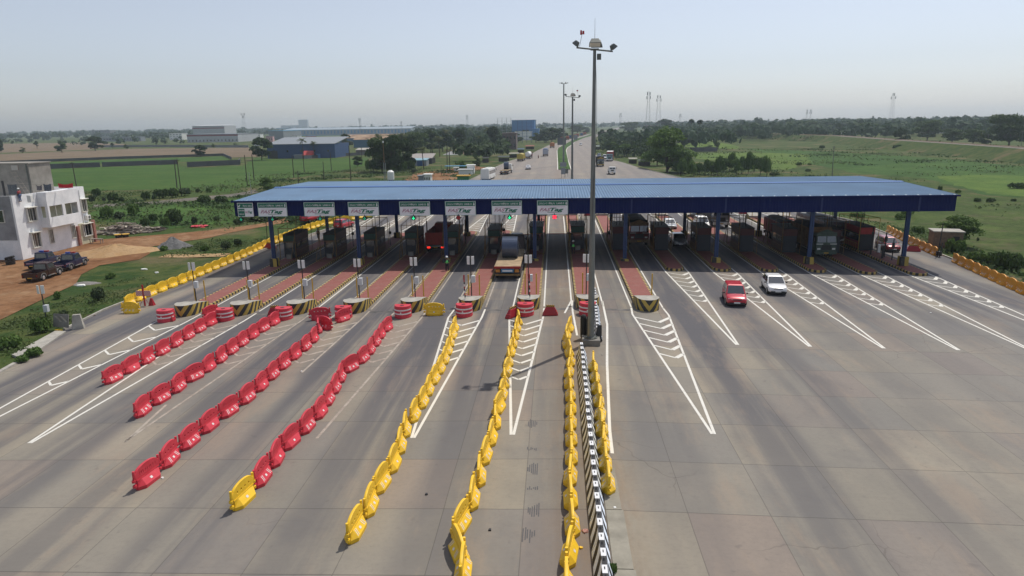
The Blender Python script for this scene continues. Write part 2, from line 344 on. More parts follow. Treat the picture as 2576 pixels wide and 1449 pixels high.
patch('dirt_yard',[('z5',-700,330),('z5',-700,1500),('z5',0,960),('z5',330,800),('z5',560,690),('z5',760,600),('z5',820,500),('z5',1000,410),('z5',1400,350),('z5',1510,290),('z5',1480,240),('z5',1230,215),('z5',1230,130),('z5',900,160),('z5',-200,330)],f_dirt,.05,.35)
patch('dirt_track',[('z5',1150,215),('z5',1200,130),('z1',2100,1215),('z1',2576,1155),('z2',300,1090),('z2',330,1130),('z2',0,1190),('z1',2100,1290),('z5',1500,225)],f_dirt,.06,.3)
patch('dirt_path',[('z5',1590,330),('z5',1680,300),('z5',2330,285),('z5',2250,320),('z5',1900,330)],f_sand,.05,.2)
patch('paddy_field',[('z1',-300,640),('z1',280,603),('z1',1780,548),('z1',1880,590),('z1',2440,562),('z1',2576,480),('z2',280,500),('z2',1130,480),('z2',1100,560),('z2',700,640),('z2',300,690),('z2',0,750),('z1',2300,830),('z1',1600,800),('z1',930,815),('z1',-300,860)],f_paddy,.04)
patch('brown_field',[('z1',-600,480),('z1',0,445),('z1',1300,390),('z1',2576,378),('z2',0,375),('z2',60,470),('z1',2300,480),('z1',2250,458),('z1',1200,492),('z1',0,535),('z1',-600,560)],f_brown,.04,.1)
patch('far_brown_field',[('z1',-500,350),('z1',0,340),('z1',850,328),('z1',1300,345),('z1',900,400),('z1',0,432),('z1',-500,440)],f_brown,.04,.1)
patch('walled_strip',[('z1',-300,570),('z1',0,548),('z1',1200,500),('z1',2240,468),('z1',2330,500),('z1',1900,520),('z1',280,560),('z1',-300,600)],f_green,.04,.1)
patch('pale_paddy_field',[('z3',1640,345),('z3',1700,330),('z3',2050,322),('z3',2290,368),('z3',2270,395),('z3',1800,378)],m_field('pale_paddy',(.1,.16,.03),(.13,.19,.04),sx=(1,.3,1)),.04,.06)
patch('small_paddy_field',[('z3',1080,335),('z3',1300,330),('z3',1310,360),('z3',1150,370)],f_paddy,.04,.05)
patch('right_paddy_field',[('z3',1790,440),('z3',2100,428),('z3',2576,430),('z4',400,450),('z4',430,530),('z4',200,600),('z3',2576,600),('z3',2200,520),('z3',1850,490)],m_field('pale_paddy2',(.085,.145,.028),(.115,.17,.035),(.12,.13,.05),sx=(1,.3,1)),.04,.1)
patch('lush_field',[('z4',-200,390),('z4',600,420),('z4',1600,480),('z4',2576,570),('z4',3000,600),('z4',3000,900),('z4',2200,860),('z4',1600,690),('z4',900,640),('z4',430,540)],f_green,.03)
patch('bright_field',[('z4',1150,565),('z4',1480,535),('z4',1510,590),('z4',1200,600)],f_paddy,.05,.1)
patch('bright_meadow',[('z4',1700,665),('z4',2300,655),('z4',2900,680),('z4',2900,900),('z4',2200,840),('z4',1800,720)],m_field('meadow',(.08,.14,.028),(.11,.165,.035),(.05,.1,.02)),.05,.1)
patch('grass_field',[('z4',1500,1100),('z4',900,900),('z4',500,690),('z4',1000,690),('z4',2200,870),('z4',3000,920),('z4',3000,1900),('z4',2600,1500),('z8',1700,380),('z8',1400,260)],f_grass,.04)
patch('left_scrub',[('z2',-100,1050),('z2',300,1070),('z2',520,1130),('z2',560,1000),('z2',100,830),('z1',2300,900),('z1',1500,940),('z1',930,960),('z1',930,1100),('z1',1700,1200),('z1',2400,1130)],f_green,.035)
patch('verge_track',[('z2',1500,690),('z2',1600,640),('z2',1900,600),('z2',2200,560),('z2',2350,575),('z2',2050,640),('z2',1850,700)],f_dirt,.05,.2)
patch('far_track',[('z1',930,985),('z1',940,955),('z1',1500,925),('z1',2300,850),('z2',0,800),('z2',30,830),('z1',2300,880),('z1',1550,950)],m_field('grey_dirt',(.15,.14,.12),(.2,.17,.14)),.045,.1)
# median of the road beyond the plaza
mb=MB(); my=[(229,1.2,5.2),(260,1.3,5.3),(400,1.5,6.4),(440,2.6,8),(500,7.5,12.4),(560,11,15.5),(700,23,28.5),(830,38,43.5),(940,48,53.5),(1060,63,69)]
for (y,l,r),(y2,l2,r2) in zip(my,my[1:]):
    n=max(1,int((y2-y)/12))
    for k in range(n):
        t,t2=k/n,(k+1)/n; P=[(l+(l2-l)*s,y+(y2-y)*s) for s in (t,t2)]; Q=[(r+(r2-r)*s,y+(y2-y)*s) for s in (t,t2)]
        z=[max(road_z(*P[0]),road_z(*Q[0]))+.22,max(road_z(*P[1]),road_z(*Q[1]))+.22]
        mb.poly([(*P[0],z[0]),(*Q[0],z[0]),(*Q[1],z[1]),(*P[1],z[1])])
        for S in (P,Q): mb.poly([(*S[0],z[0]),(*S[1],z[1]),(*S[1],z[1]-.5),(*S[0],z[0]-.5)],1)
struct(mb.build('median',[f_green,m_conc]))
# kerbs along the plaza
mb=MB()
def kerb(mb,P,w=.18,h=.14,m=0):
    for (a,b) in zip(P,P[1:]):
        d=Vector((b[0]-a[0],b[1]-a[1])).normalized(); q=Vector((-d.y,d.x))*w/2; za,zb=G(*a),G(*b)
        mb.faces([(a[0]+q.x,a[1]+q.y,za-.2),(a[0]-q.x,a[1]-q.y,za-.2),(b[0]-q.x,b[1]-q.y,zb-.2),(b[0]+q.x,b[1]+q.y,zb-.2),(a[0]+q.x,a[1]+q.y,za+h),(a[0]-q.x,a[1]-q.y,za+h),(b[0]-q.x,b[1]-q.y,zb+h),(b[0]+q.x,b[1]+q.y,zb+h)],[(0,1,5,4),(1,2,6,5),(2,3,7,6),(3,0,4,7),(4,5,6,7)],m)
kerb(mb,[(ip(LB,y)+.1,y) for y in list(np.arange(50.5,116,3))]); kerb(mb,[(ip(RB,y)-.1,y) for y in np.arange(-8,234,4)]); kerb(mb,[(ip(LB,y)+.1,y) for y in list(np.arange(-20,48,3))],.3,.12)
kerb(mb,[(ip(LB,y)+.1,y) for y in range(230,420,10)])
struct(mb.build('kerb',m_conc))
mb=MB(); P=[A('a',*p) for p in [(120,685),(560,445),(665,450),(390,640),(230,730)]]; mb.loft([[(p.x,p.y,p.z-.1) for p in P],[(p.x,p.y,p.z+.1) for p in P]]); struct(mb.build('concrete_slab',m_conc))
mb=MB(); xs0=2.03
for a,c,x1 in ((10,16,2.75),(16,20.5,2.78),(20.5,24.2,2.72),(24.2,27.6,2.66)): mb.bb(xs0,x1,a+.02,c-.02,-.1,.018)
struct(mb.build('median_slab',M('old_concrete',(.26,.24,.195),.9,var=.25,sc=.9,bump=.2)))
# ---------------------------------------------------------------- painted lines
mk=MB()
mk2=MB(); MKK=[mk]
def line(p,q,w=.15,w2=None,h=.006):
    p,q=Vector(p[:2]),Vector(q[:2]); d=(q-p); L=d.length; d.normalize(); s=Vector((-d.y,d.x)); n=max(1,int(L/6)); w2=w2 or w
    for k in range(n):
        a,b=p+d*L*k/n,p+d*L*(k+1)/n; wa,wb=w+(w2-w)*k/n,w+(w2-w)*(k+1)/n
        C=[a-s*wa/2,a+s*wa/2,b+s*wb/2,b-s*wb/2]; MKK[0].poly([(c.x,c.y,road_z(c.x,c.y)+h) for c in C][::-1])
def poly_line(P,w=.15): 
    for a,b in zip(P,P[1:]): line(a,b,w)
IX=[-32.04+4.97*i for i in range(15)]
def hatch(xl,yl,xr,yr,tx,ty,n,first,step,dirn,thick=.2,thin=.13,tip=None,apx=.5,lines=3,chv=None):
    # two edge lines meeting at the tip, with n chevrons whose points face along the tip direction
    if lines&1: line((xl,yl),(tx-.06,ty),.15)
    if lines&2: line((xr,yr),(tx+.06,ty),.15)
    sv=MKK[0]; MKK[0]=chv or sv
    for k in range(n):
        y=first+dirn*step*k; t=(y-yl)/(ty-yl)
        if t<0 or t>.93: continue
        a=xl+(tx-xl)*t; b=xr+(tx-xr)*t; cx=a+(b-a)*apx; ap=y+dirn*abs(b-a)*.5
        line((a,y),(cx,ap),thin); line((b,y),(cx,ap),thick)
    MKK[0]=sv
for i in range(9):
    x=IX[i]; y0=52.6
    for s in (-1,1):
        if i in (7,8) and s==(-1 if i==8 else 9): pass
        line((x+s*1.32,55.2),(x+s*1.3,96),.13)
    MKK[0]=mk2 if i in (2,3,4) else mk
    if i==7: continue
    if i==8: hatch(x-1.45,53,x+1.45,53,x+.15,31.4,6,52.2,1.75,-1,.32,.17,apx=.62); line((x-1.32,55),(x-1.45,53)); line((x+1.32,55),(x+1.45,53)); continue
    hatch(x-1.45,52.2,x+1.3,52.2,IX[i]+(.1 if i else .3),[26,30.2,30.3,30.4,30.6,30.6,30.9][i],9 if i==6 else 6 if i else 5,51.3,[3.1,1.75,1.75,1.75,1.75,1.75,1.55][i],-1,.24,.15,lines=[3,3,2,0,2,3,3][i],chv=mk2 if i in(1,2,3,4) else None)
    if i==2: line((x-.35,35),(x+.2,30.3),.15)
    if i==3: line((x+1.3,52.2),(x+.85,40),.15)
    line((x-1.32,54.6),(x-1.45,52.2)); line((x+1.32,54.6),(x+1.3,52.2))
MKK[0]=mk
for i in range(9,15):
    x=IX[i]; hatch(x-1.15,69.5,x+1.2,69.5,x+.05,45.7,7,69.2,1.85,-1,.34,.14,apx=.64)
    line((x+1.2,69.5),(x+1.25,110),.13); line((x-1.15,69.5),(x-1.25,110),.13)
for i in range(0,6):
    x=IX[i]; hatch(x-1.2,97,x+1.2,97,x+(.2*i if i<4 else .5),120,8,98,1.9,1,.2,.14)
for i in range(6,15):
    x=IX[i]; line((x-1.3,96),(x-1.3,112)); line((x+1.3,96),(x+1.3,112)); hatch(x-1.4,114.5,x+1.4,114.5,x*.95+.1,134,7,115.5,2,1,.2,.14)
poly_line([(1.52,57),(1.46,53.5),(1.62,47)],.15); poly_line([(4.12,57),(4.02,50),(3.35,41.2),(2.75,31.4),(2.68,29)],.16); poly_line([(.8,53),(1.45,57)],.15)
poly_line([(1.0,229),(1.1,260),(1.3,395),(2.4,440),(4,470)],.3); poly_line([(5.5,229),(5.6,300),(6.6,400),(8.2,440),(12.8,500),(16,560)],.3)
mm,n,b,o=newmat('road_paint'); w=ramp(n,noise(n,o,2.5,8,.75),.5,.78); w2=ramp(n,noise(n,mapped(n,o,(.06,.03,1)),1,2),.4,.62)
n.links.new(mixc(n,mth(n,'MULTIPLY',w,mth(n,'ADD',.35,mth(n,'MULTIPLY',w2,.4))),(.68,.66,.6),(.3,.25,.2)),b.inputs['Base Color']); b.inputs['Roughness'].default_value=.7
struct(mk.build('lane_marking',mm,norm=False))
mm2,n,b,o=newmat('worn_paint'); w=ramp(n,noise(n,o,1.8,8,.75),.35,.7); n.links.new(mixc(n,w,(.42,.37,.31),(.24,.2,.165)),b.inputs['Base Color']); b.inputs['Roughness'].default_value=.8
struct(mk2.build('worn_marking',mm2,norm=False))
# dark joint bands and skid marks painted by tyres: rumble strip across the lanes
mb=MB()
for i in range(8):
    x0,x1=IX[i]+1.45,IX[i+1]-1.45
    mb.poly([(x0,54.0,road_z(x0,0)+.004),(x1,54.0,road_z(x1,0)+.004),(x1,54.55,road_z(x1,0)+.004),(x0,54.55,road_z(x0,0)+.004)])
struct(mb.build('rumble_strip',M('rumble',(.07,.07,.08),.8,var=.5,sc=1.2,col2=(.17,.155,.14)),norm=False))
mb=MB()
for (x,y) in [(1340,1065),(1340,1180),(1337,1285),(1325,1345),(1335,1228),(1338,1130)]:
    P=at(x+ (5 if x<1338 else 0),y)
    for k in range(6):
        xx=P.x-.24+.085*k+random.uniform(-.01,.01); L=random.uniform(.3,1.05)*(1 if y in (1180,1065,1285,1345) else .3); y0=P.y-L/2+random.uniform(-.1,.1)
        mb.poly([(xx,y0,road_z(xx,0)+.005),(xx+.05,y0,road_z(xx,0)+.005),(xx+.05,y0+L,road_z(xx,0)+.005),(xx,y0+L,road_z(xx,0)+.005)])
struct(mb.build('tar_mark',M('tar',(.07,.07,.075),.8,var=.3,sc=20,col2=(.13,.12,.12)),norm=False))
# ================================================================ PLASTIC BARRIERS
def curve_panel(name,outer,holes,th,mat,bev=.012):
    cu=bpy.data.curves.new('t','CURVE'); cu.dimensions='2D'; cu.fill_mode='BOTH'; cu.extrude=th-bev; cu.bevel_depth=bev; cu.bevel_resolution=1
    for P in [outer]+holes:
        s=cu.splines.new('POLY'); s.points.add(len(P)-1); s.use_cyclic_u=True
        for k,p in enumerate(P): s.points[k].co=(p[0],p[1],0,1)
    o=bpy.data.objects.new('t',cu); COL.objects.link(o); dg=bpy.context.evaluated_depsgraph_get(); me=bpy.data.meshes.new_from_object(o.evaluated_get(dg)); bpy.data.objects.remove(o)
    me.transform(Matrix.Rotation(rad(90),4,'X')); me.name=name; me.materials.clear(); me.materials.append(mat); return me
def panel_mesh(mat,kind):
    out=[(-.66,.40),(.66,.40),(.69,.46),(.69,.50),(.76,.50),(.76,.80),(.69,.80)]+[(.69*math.cos(t),.79+.24*math.sin(t)) for t in np.linspace(.2,math.pi-.2,15)]+[(-.69,.80),(-.76,.80),(-.76,.50),(-.69,.50),(-.69,.46)]
    if kind==0: holes=[[(x+.062*math.cos(t),  .71+.062*math.sin(t)) for t in np.linspace(0,-2*math.pi,11)[:-1]] for x in (-.42,-.14,.14,.42)]
    else: holes=[[(x-.022,.62),(x-.022+s,.80),(x+.022+s,.80),(x+.022,.62)] for x,s in zip(np.linspace(-.5,.5,9),[.03,0,-.03,.03,0,.04,-.03,0,.03])]
    return curve_panel('panel',out,holes,.055,mat)
def base_mesh(mat,kind=0):
    b=MB(); pl=[(-.72,-.07),(-.47,-.29),(.47,-.29),(.72,-.07),(.72,.07),(.47,.29),(-.47,.29),(-.72,.07)]
    b.loft([[(x*.97,y*.97,.0) for x,y in pl],[(x,y,.16) for x,y in pl],[(x*.93,(.085 if abs(y)>.2 else .06)*(1 if y>0 else -1),.42) for x,y in pl],[(x*.9,.05*(1 if y>0 else -1),.46) for x,y in pl]])
    for s in (-1,1):   # knobs and lugs that link one barrier to the next
        b.cyl((s*.79,0,.62),(s*.79,0,.95),.065,.055,8); b.cyl((s*.84,0,.45),(s*.84,0,.55),.08,.08,8); b.cyl((s*.82,0,.2),(s*.82,0,.3),.09,.09,8)
        b.box((s*.80,0,.55),(.1,.09,.12)); b.box((s*.79,0,.27),(.12,.1,.12))
    b.bb(-.72,.72,-.075,.075,.44,.49)
    for s in (-1,1):
        if kind<2:
            for x0,dx in ((-.46,.09),(-.36,.09),(.34,-.09),(.44,-.09)):
                for k in range(4):
                    t0,t1=.12+.19*k,.12+.19*(k+1); xa=x0+dx*(1-(1-t0)**2); xb=x0+dx*(1-(1-t1)**2)
                    b.poly([slope(xa,s,t0),slope(xa+.035,s,t0),slope(xb+.035,s,t1),slope(xb,s,t1)],1)
        b.poly([slope(-.06,s,.3),slope(.07,s,.3),slope(.07,s,.62),slope(-.06,s,.62)],1)
    bm=bmesh.new(); me=b.mesh('base',[mat,m_refl]); bm.from_mesh(me); bmesh.ops.recalc_face_normals(bm,faces=bm.faces); bm.to_mesh(me); bm.free(); return me
def slope(x,s,t,off=.006):  # point on the sloping face of the base: t from 0 low to 1 high
    y=.285-.21*t; z=.17+.26*t; return (x,s*(y+off*.8),z+off*.6)
PROTO={}
def proto_barrier(col,kind):
    key=(col,kind)
    if key in PROTO: return PROTO[key]
    mat={'red':m_red,'yellow':m_yellow,'orange':m_orange}[col]
    t=thing('plastic_barrier','x','barrier'); t['used']=0; del t['used']
    link('base_tank',base_mesh(mat,kind),t); link('panel',panel_mesh(mat,kind%2),t)
    PROTO[key]=t; return t
CNT={}
def barrier(col,P,rz,label,group,kind=None,tilt=None):
    kind=random.choice([0,0,1,1,2,3]) if kind is None else kind
    o=put(proto_barrier(col,kind),(P[0],P[1],G(P[0],P[1])+.004),rz,label,group)
    if tilt: o.rotation_euler=tilt
    return o
def row(col,pts,where,group,pitch=1.78,dx=0,jit=3.5,zig=2.5,start=0,ncol=None,kinds=None,n=None,scale=None):
    P=[(A(*p) if isinstance(p[0],str) else Vector((p[0],p[1],0))) for p in pts]; P=[Vector((p.x+dx,p.y)) for p in P]
    L=[0]
    for a,b in zip(P,P[1:]): L.append(L[-1]+(b-a).length)
    n=n or max(1,round(L[-1]/pitch)); st=L[-1]/n
    def pos(s):
        for i in range(len(P)-1):
            if s<=L[i+1]+1e-6 or i==len(P)-2: return P[i]+(P[i+1]-P[i])*((s-L[i])/(L[i+1]-L[i]))
    J=[pos(st*k) for k in range(n+1)]; J=[j+Vector((random.gauss(0,.035)+(.05*(-1)**k if zig else 0),random.gauss(0,.02))) for k,j in enumerate(J)]
    for k in range(n):
        a,b=J[k],J[k+1]; c=(a+b)/2; rz=math.atan2(b.y-a.y,b.x-a.x)+random.gauss(0,rad(jit))
        cc=ncol if ncol and k==0 else col
        barrier(cc,c,rz,f"{'yellow' if cc=='orange' else cc} barrier, {ordn(k+start)} from near end of {where}",group)
gR='red plastic barriers standing in rows'; gY='yellow plastic barriers standing in rows'
row('red',[('a',1090,993),('a',1250,905),('a',1555,735),('a',1855,565),('a',2088,415),('a',2212,345)],'the leftmost red row',gR,dx=-.27)
row('red',[('a',1385,1332),('a',1725,1110),('a',2060,890),('a',2520,550),('b',168,400),('b',278,340)],'the second red row from left',gR,dx=-.27)
row('red',[('e',405,618),('e',600,480),('e',780,280),('e',995,105),('a',2225,1370),('a',2378,1270),('a',2510,1155),('b',70,1050),('b',188,925),('b',302,825),('b',402,735),('b',500,650),('b',607,570),('b',648,500)],'the third red row from left',gR,dx=-.27,zig=0)
row('red',[('e',1400,825),('e',1590,640),('e',1745,440),('e',1895,210),('e',2068,60),('b',638,1360),('b',748,1215),('b',785,1130),('b',870,985),('b',922,885),('b',1070,795),('b',1150,705),('b',1222,620),('b',1268,540),('b',1333,450),('b',1390,395)],'the fourth red row from left',gR,dx=-.27,zig=0,ncol='yellow')
row('yellow',[('f',215,1165),('f',383,970),('f',480,715),('f',602,490),('f',735,270),('f',762,110),('b',1595,1400),('b',1685,1260),('b',1747,1130),('b',1803,1010),('b',1855,910),('b',1903,820),('b',1947,715),('b',1980,640),('b',2010,540),('b',2030,470),('b',2043,400)],'the yellow row beside the red ones',gY,dx=-.27,zig=0)
row('yellow',[('f',1320,1105),('f',1420,900),('f',1490,660),('f',1550,500),('f',1603,260),('f',1655,80),('b',2455,1390),('b',2480,1270),('b',2510,1150),('b',2540,1040),('b',2563,935),('c',8,770),('c',28,665),('c',58,570),('c',80,480),('c',98,390),('c',96,330)],'yellow row left of the open middle lane',gY,dx=-.27,zig=0,start=2)
for k,(x,y,rz) in enumerate([(1395,1560,93),(1350,1345,112)]):
    p=A('f',x,y); barrier('yellow',(p.x-.3,p.y+.6),rad(rz),f"yellow barrier at the bottom edge, {'nearest' if k==0 else 'second, turned askew'} in its row",gY)
row('yellow',[(.55,18.4),('g',600,1385),('g',660,1085),('g',650,805),('g',650,573),('g',640,365),('g',650,170),('c',632,1420),('c',630,1303),('c',625,1165),('c',620,1040),('c',615,922),('c',620,812),('c',615,722),('c',590,637),('c',570,555),('c',590,475),('c',628,400)],'the row left of the striped divider',gY,dx=-.2,zig=0,jit=1)
row('yellow',[('g',960,665),('g',925,405),('g',915,190),('c',880,1330),('c',850,1155),('c',845,1000),('c',820,885),('c',790,775)],'the row right of the striped divider',gY,dx=.06,zig=0,jit=4)
p=A('c',900,1440); barrier('yellow',(p.x,p.y),rad(94),'yellow barrier pushed out of line against another, right of the striped divider',gY)
row('yellow',[('z5',1290,830),('z5',1475,745),('z5',1940,555),('z5',2576,283),('z2',60,1405),('z2',290,1310),('z2',520,1215),('z2',700,1160),('z2',960,1110),('z2',1260,1055)],'the row along the left kerb',gY,dx=-.3,zig=0,jit=2)
row('orange',[('z8',2640,1010),('z8',2576,965),('z8',1835,615)],'the long row along the right kerb',gY,dx=.2,zig=0,jit=1.5)
row('orange',[('z8',1690,565),('z8',1540,500),('z8',1400,440),('z8',1180,320)],'the right kerb row beyond the gap',gY,dx=.2,zig=0,jit=1.5)
p=A('z5',1305,893); barrier('yellow',(p.x,p.y+.25),rad(-2),'yellow plastic barrier facing the camera across the end of the left kerb row',gY,kind=0)
p=A('z6',1790,1165); barrier('yellow',(p.x,p.y+.25),rad(0),'yellow plastic barrier standing alone across a lane between two island noses',gY,kind=2)
for x,y,rz,lb in [(640,455,108,'red barrier turned end-on at the far end of the third red row'),(700,425,-28,'red barrier askew with its foot kicked out beside the third red row'),(890,345,62,'red plastic barrier standing alone in front of a striped island nose'),(655,330,20,'red plastic barrier facing the camera behind the askew one')]:
    p=A('b',x,y); barrier('red',(p.x-.15,p.y+.25),rad(rz),lb,gR)
p=A('a',2140,300); barrier('red',(p.x-.2,p.y+.1),rad(72),'red plastic barrier doubled up behind the far end of the leftmost red row',gR)
# short dark-red water barriers (trapezoid jersey form) with a striped board on top
def proto_trap():
    t=thing('trapezoid_barrier','x','barrier'); b=MB()
    b.loft([[(-.62,-.24,0),(.62,-.24,0),(.62,.24,0),(-.62,.24,0)],[(-.62,-.24,.12),(.62,-.24,.12),(.62,.24,.12),(-.62,.24,.12)],[(-.36,-.1,.68),(.36,-.1,.68),(.36,.1,.68),(-.36,.1,.68)]]); b.box((.5,0,.2),(.16,.5,.3),0,0,(.6,.8)); b.box((-.5,0,.2),(.16,.5,.3),0,0,(.6,.8)); b.build('body',m_dred,t,bevel=.03)
    c=MB(); c.bb(-.34,.34,-.045,.045,.68,.84); me=c.mesh('x',stripes('hazard_small',(.6,.33,.03),(.03,.03,.03),.16,1.0))
    ul=me.uv_layers.new(name='uv')
    for l in me.loops: v=me.vertices[l.vertex_index].co; ul.data[l.index].uv=(v.x,v.z)
    link('striped_board',me,t); return t
TR=proto_trap(); gT='dark red trapezoid water barriers'
for r,x,y,rz,lb in [('z5',1670,975,4,'dark red trapezoid barrier in front of the leftmost red crash cushion'),('z6',185,1165,20,'dark red trapezoid barrier half hidden at the end of the second red row'),('z7',385,1165,0,'dark red trapezoid barrier standing alone in the middle lane'),('z7',10,1180,60,'dark red trapezoid barrier behind the end of a yellow row beside a crash cushion'),('z6',140,490,0,'dark red low barrier by the column at the left end of the canopy'),('z8',1465,520,-8,'dark red low barrier beside the orange kerb row right of the booths')]:
    p=A(r,x,y); put(TR,(p.x,p.y+.2,G(p.x,p.y)),rad(rz),lb,gT,(1.35,1,1) if 'low' in lb else 1)
for k,(x,y) in enumerate([(770,158),(1485,155),(1985,160),(2110,150),(1800,150),(2330,140)]):
    p=A('z7',x,y); put(TR,(p.x,p.y+.2,G(p.x,p.y)),rad(random.uniform(-15,15)),f'dark red trapezoid barrier on the far road just under the canopy edge, {ordn(k)} listed'.replace('listed','from its group' ) if False else f"dark red barrier on the far road under the canopy edge, {['left of lamp pole','left of first nose','beside second nose','right of second nose','between far noses','rightmost of them'][k]}",gT,1.2)
# ================================================================ STRIPED CONCRETE DIVIDER
s_bw=stripes('black_white_stripes',(.72,.72,.73),(.02,.02,.022),.89,0,wear=.2)
s_bwside=stripes('black_white_chevron',(.8,.88,1.0),(.02,.02,.022),.89,-1.0,wear=.05)  # blue tint in the side white offsets light bounced from yellow barriers
def divider_proto():
    t=thing('concrete_divider','x','divider'); b=MB(); Lb=1.77; xs_=[(.32,0),(.32,.08),(.17,.42),(.09,.86)]
    def strip(a,c,m,va,vc,s):
        b.poly([(s*a[0],-Lb/2,a[1]),(s*a[0],Lb/2,a[1]),(s*c[0],Lb/2,c[1]),(s*c[0],-Lb/2,c[1])],m,[(0,va),(Lb,va),(Lb,vc),(0,vc)])
    for s in (-1,1):
        strip(xs_[0],xs_[1],1,-.1,0,s); strip(xs_[1],xs_[2],1,0,.28,s); strip(xs_[2],xs_[3],1,.28,.28,s)
    b.poly([(-.09,-Lb/2,.86),(.09,-Lb/2,.86),(.09,Lb/2,.86),(-.09,Lb/2,.86)],0,[(0,0),(0,0),(Lb,0),(Lb,0)])
    for y in (-Lb/2,Lb/2): P=[(x,y,z) for x,z in xs_]; P=P+[(-x,y,z) for x,z in reversed(xs_)]; b.poly(P,2)
    b.build('body',[s_bw,s_bwside,m_black],t)
    h=MB()
    for y in (-.62,.27): h=MB(); h.tube([(0,y-.07,.85),(0,y-.05,.93),(0,y+.05,.93),(0,y+.07,.85)],.012,5); h.build('lifting_loop',m_black,t)
    for y in (-.18,.71): h=MB(); h.bb(-.02,.02,y-.07,y+.07,.861,.865); h.build('painted_mark',m_black,t)
    return t
DV=divider_proto(); gD='black and white concrete divider blocks'
y=13.3;k=0
while y<42.8: put(DV,(1.58+.006*(y-13)+random.gauss(0,.012),y,.0),random.gauss(0,.006),f'black and white divider block, {ordn(k)} from the bottom of the photo',gD); y+=1.79;k+=1
y=46.6;k=0
while y<58.5: put(DV,(3.05+.036*(y-46)+random.gauss(0,.01),y,0),random.gauss(0,.006)-.03,f'black and white concrete divider block behind the lamp pole, {ordn(k)} from the pole',gD); y+=1.79;k+=1
# ================================================================ ISLANDS
s_kerb=stripes('kerb_stripes',(.5,.34,.1),(.035,.032,.03),.62,0,wear=.5)
s_nose=stripes('nose_stripes',(.5,.35,.07),(.035,.035,.035),.78,-.8,sym=True,wear=.35)
def m_paver():
    m,n,b,o=newmat('red_pavers'); br=n.nodes.new('ShaderNodeTexBrick'); br.inputs['Scale'].default_value=3; br.inputs['Color1'].default_value=(.22,.07,.055,1); br.inputs['Color2'].default_value=(.28,.095,.08,1); br.inputs['Mortar'].default_value=(.17,.06,.05,1); br.inputs['Mortar Size'].default_value=.012
    n.links.new(o,br.inputs['Vector']); c=mixc(n,mth(n,'MULTIPLY',ramp(n,noise(n,o,.8,6,.7),.45,.75),.5),br.outputs[0],(.27,.15,.12)); n.links.new(c,b.inputs['Base Color']); b.inputs['Roughness'].default_value=.85; return m
mp=m_paver()
def island(i,x,y0,y1,lb,nose=0,tail=0,w=.97):
    z=road_z(x,70); t=thing('toll_island',lb,'traffic island',(x,y0,z),0,'islands between the toll lanes'); L=y1-y0; h=.24
    if True:
        pts=[]; r=w
        ns=0 if nose else 1; ts=0 if tail else 1
        front=[(w,1.0 if ns else 0),( .6*w,.3),(0,.0),(-.6*w,.3),(-w,1.0)] if ns else [(w,0),(-w,0)]
        back=[(-w,L-1),(-.6*w,L-.3),(0,L),(.6*w,L-.3),(w,L-1)] if ts else [(-w,L),(w,L)]
        P=front+back; b=MB(); q=MB()
        c=[(px*(w-.17)/w,py if (not ns and py==0) else (py+.14 if py<L/2 else py-.14)) for px,py in P]
        u=0
        for k in range(len(P)):
            a,d=P[k],P[(k+1)%len(P)]; ca,cdn=c[k],c[(k+1)%len(P)]; l=math.dist(a,d); N=max(1,int(l/8))
            for j in range(N):
                t0,t1=j/N,(j+1)/N; I=lambda A_,B_,t_:(A_[0]+(B_[0]-A_[0])*t_,A_[1]+(B_[1]-A_[1])*t_)
                p0,p1,c0,c1=I(a,d,t0),I(a,d,t1),I(ca,cdn,t0),I(ca,cdn,t1)
                b.poly([(*p0,-.3),(*p1,-.3),(*p1,h),(*p0,h)],0,[(u+l*t0,-.5),(u+l*t1,-.5),(u+l*t1,0),(u+l*t0,0)]); b.poly([(*p0,h),(*p1,h),(*c1,h+.01),(*c0,h+.01)],0,[(u+l*t0,0),(u+l*t1,0),(u+l*t1,0),(u+l*t0,0)])
            u+=l
        b.build('kerb',s_kerb,t); q.poly([(*p,h+.012) for p in c]); q.build('paving',mp,t)
    def nosem(yb,s,hh=.98,ln=3.0):
        # concrete nose: flat light top, painted sides, rounded front
        N=14; P=[(-w,ln)]+[(-w*math.cos(math.pi*k/N)*1.0,1.15-1.15*math.sin(math.pi*k/N)) for k in range(N+1)]+[(w,ln)]
        b=MB(); us=[0]
        for a,d in zip(P,P[1:]): us.append(us[-1]+math.dist(a,d))
        mid=us[-1]/2
        hgts=[hh*(1-.35*max(0,(py-1.2)/(ln-1.2))) for px,py in P]
        for k in range(len(P)-1):
            a,d=P[k],P[k+1]; ya,yd=yb+s*a[1],yb+s*d[1]
            b.poly([(a[0],ya,-.2),(d[0],yd,-.2),(d[0]*.97,yd,hgts[k+1]),(a[0]*.97,ya,hgts[k])],0,[(us[k]-mid,-.2),(us[k+1]-mid,-.2),(us[k+1]-mid,hgts[k+1]),(us[k]-mid,hgts[k])])
        b.poly([(P[0][0],yb+s*ln,-.2),(P[-1][0],yb+s*ln,-.2),(P[-1][0],yb+s*ln,hgts[-1]),(P[0][0],yb+s*ln,hgts[0])],1)
        tp=[(px*.97,yb+s*py,hg) for (px,py),hg in zip(P,hgts)]; b.poly(tp,2 if False else 1); 
        b.build('nose',[s_nose,m_conc],t)
    if nose: nosem(-2.2,1)
    if tail: nosem(L+2.0,-1,.8,2.4)
    return t
for i in range(15):
    x=IX[i]; nm=ordn(i)+' from the left'
    if i<6: island(i,x,56,97,f'long toll island with high striped nose facing the camera, {nm}',1,0)
    elif i<9: island(i,x,56,112,f'toll island with a striped nose at both ends, {nm}',1,1)
    else: island(i,x,[69.8,70,70.2,70.3,69.8,69.6][i-9],112,f'low toll island with rounded kerb end under the canopy, {nm}',0,1)
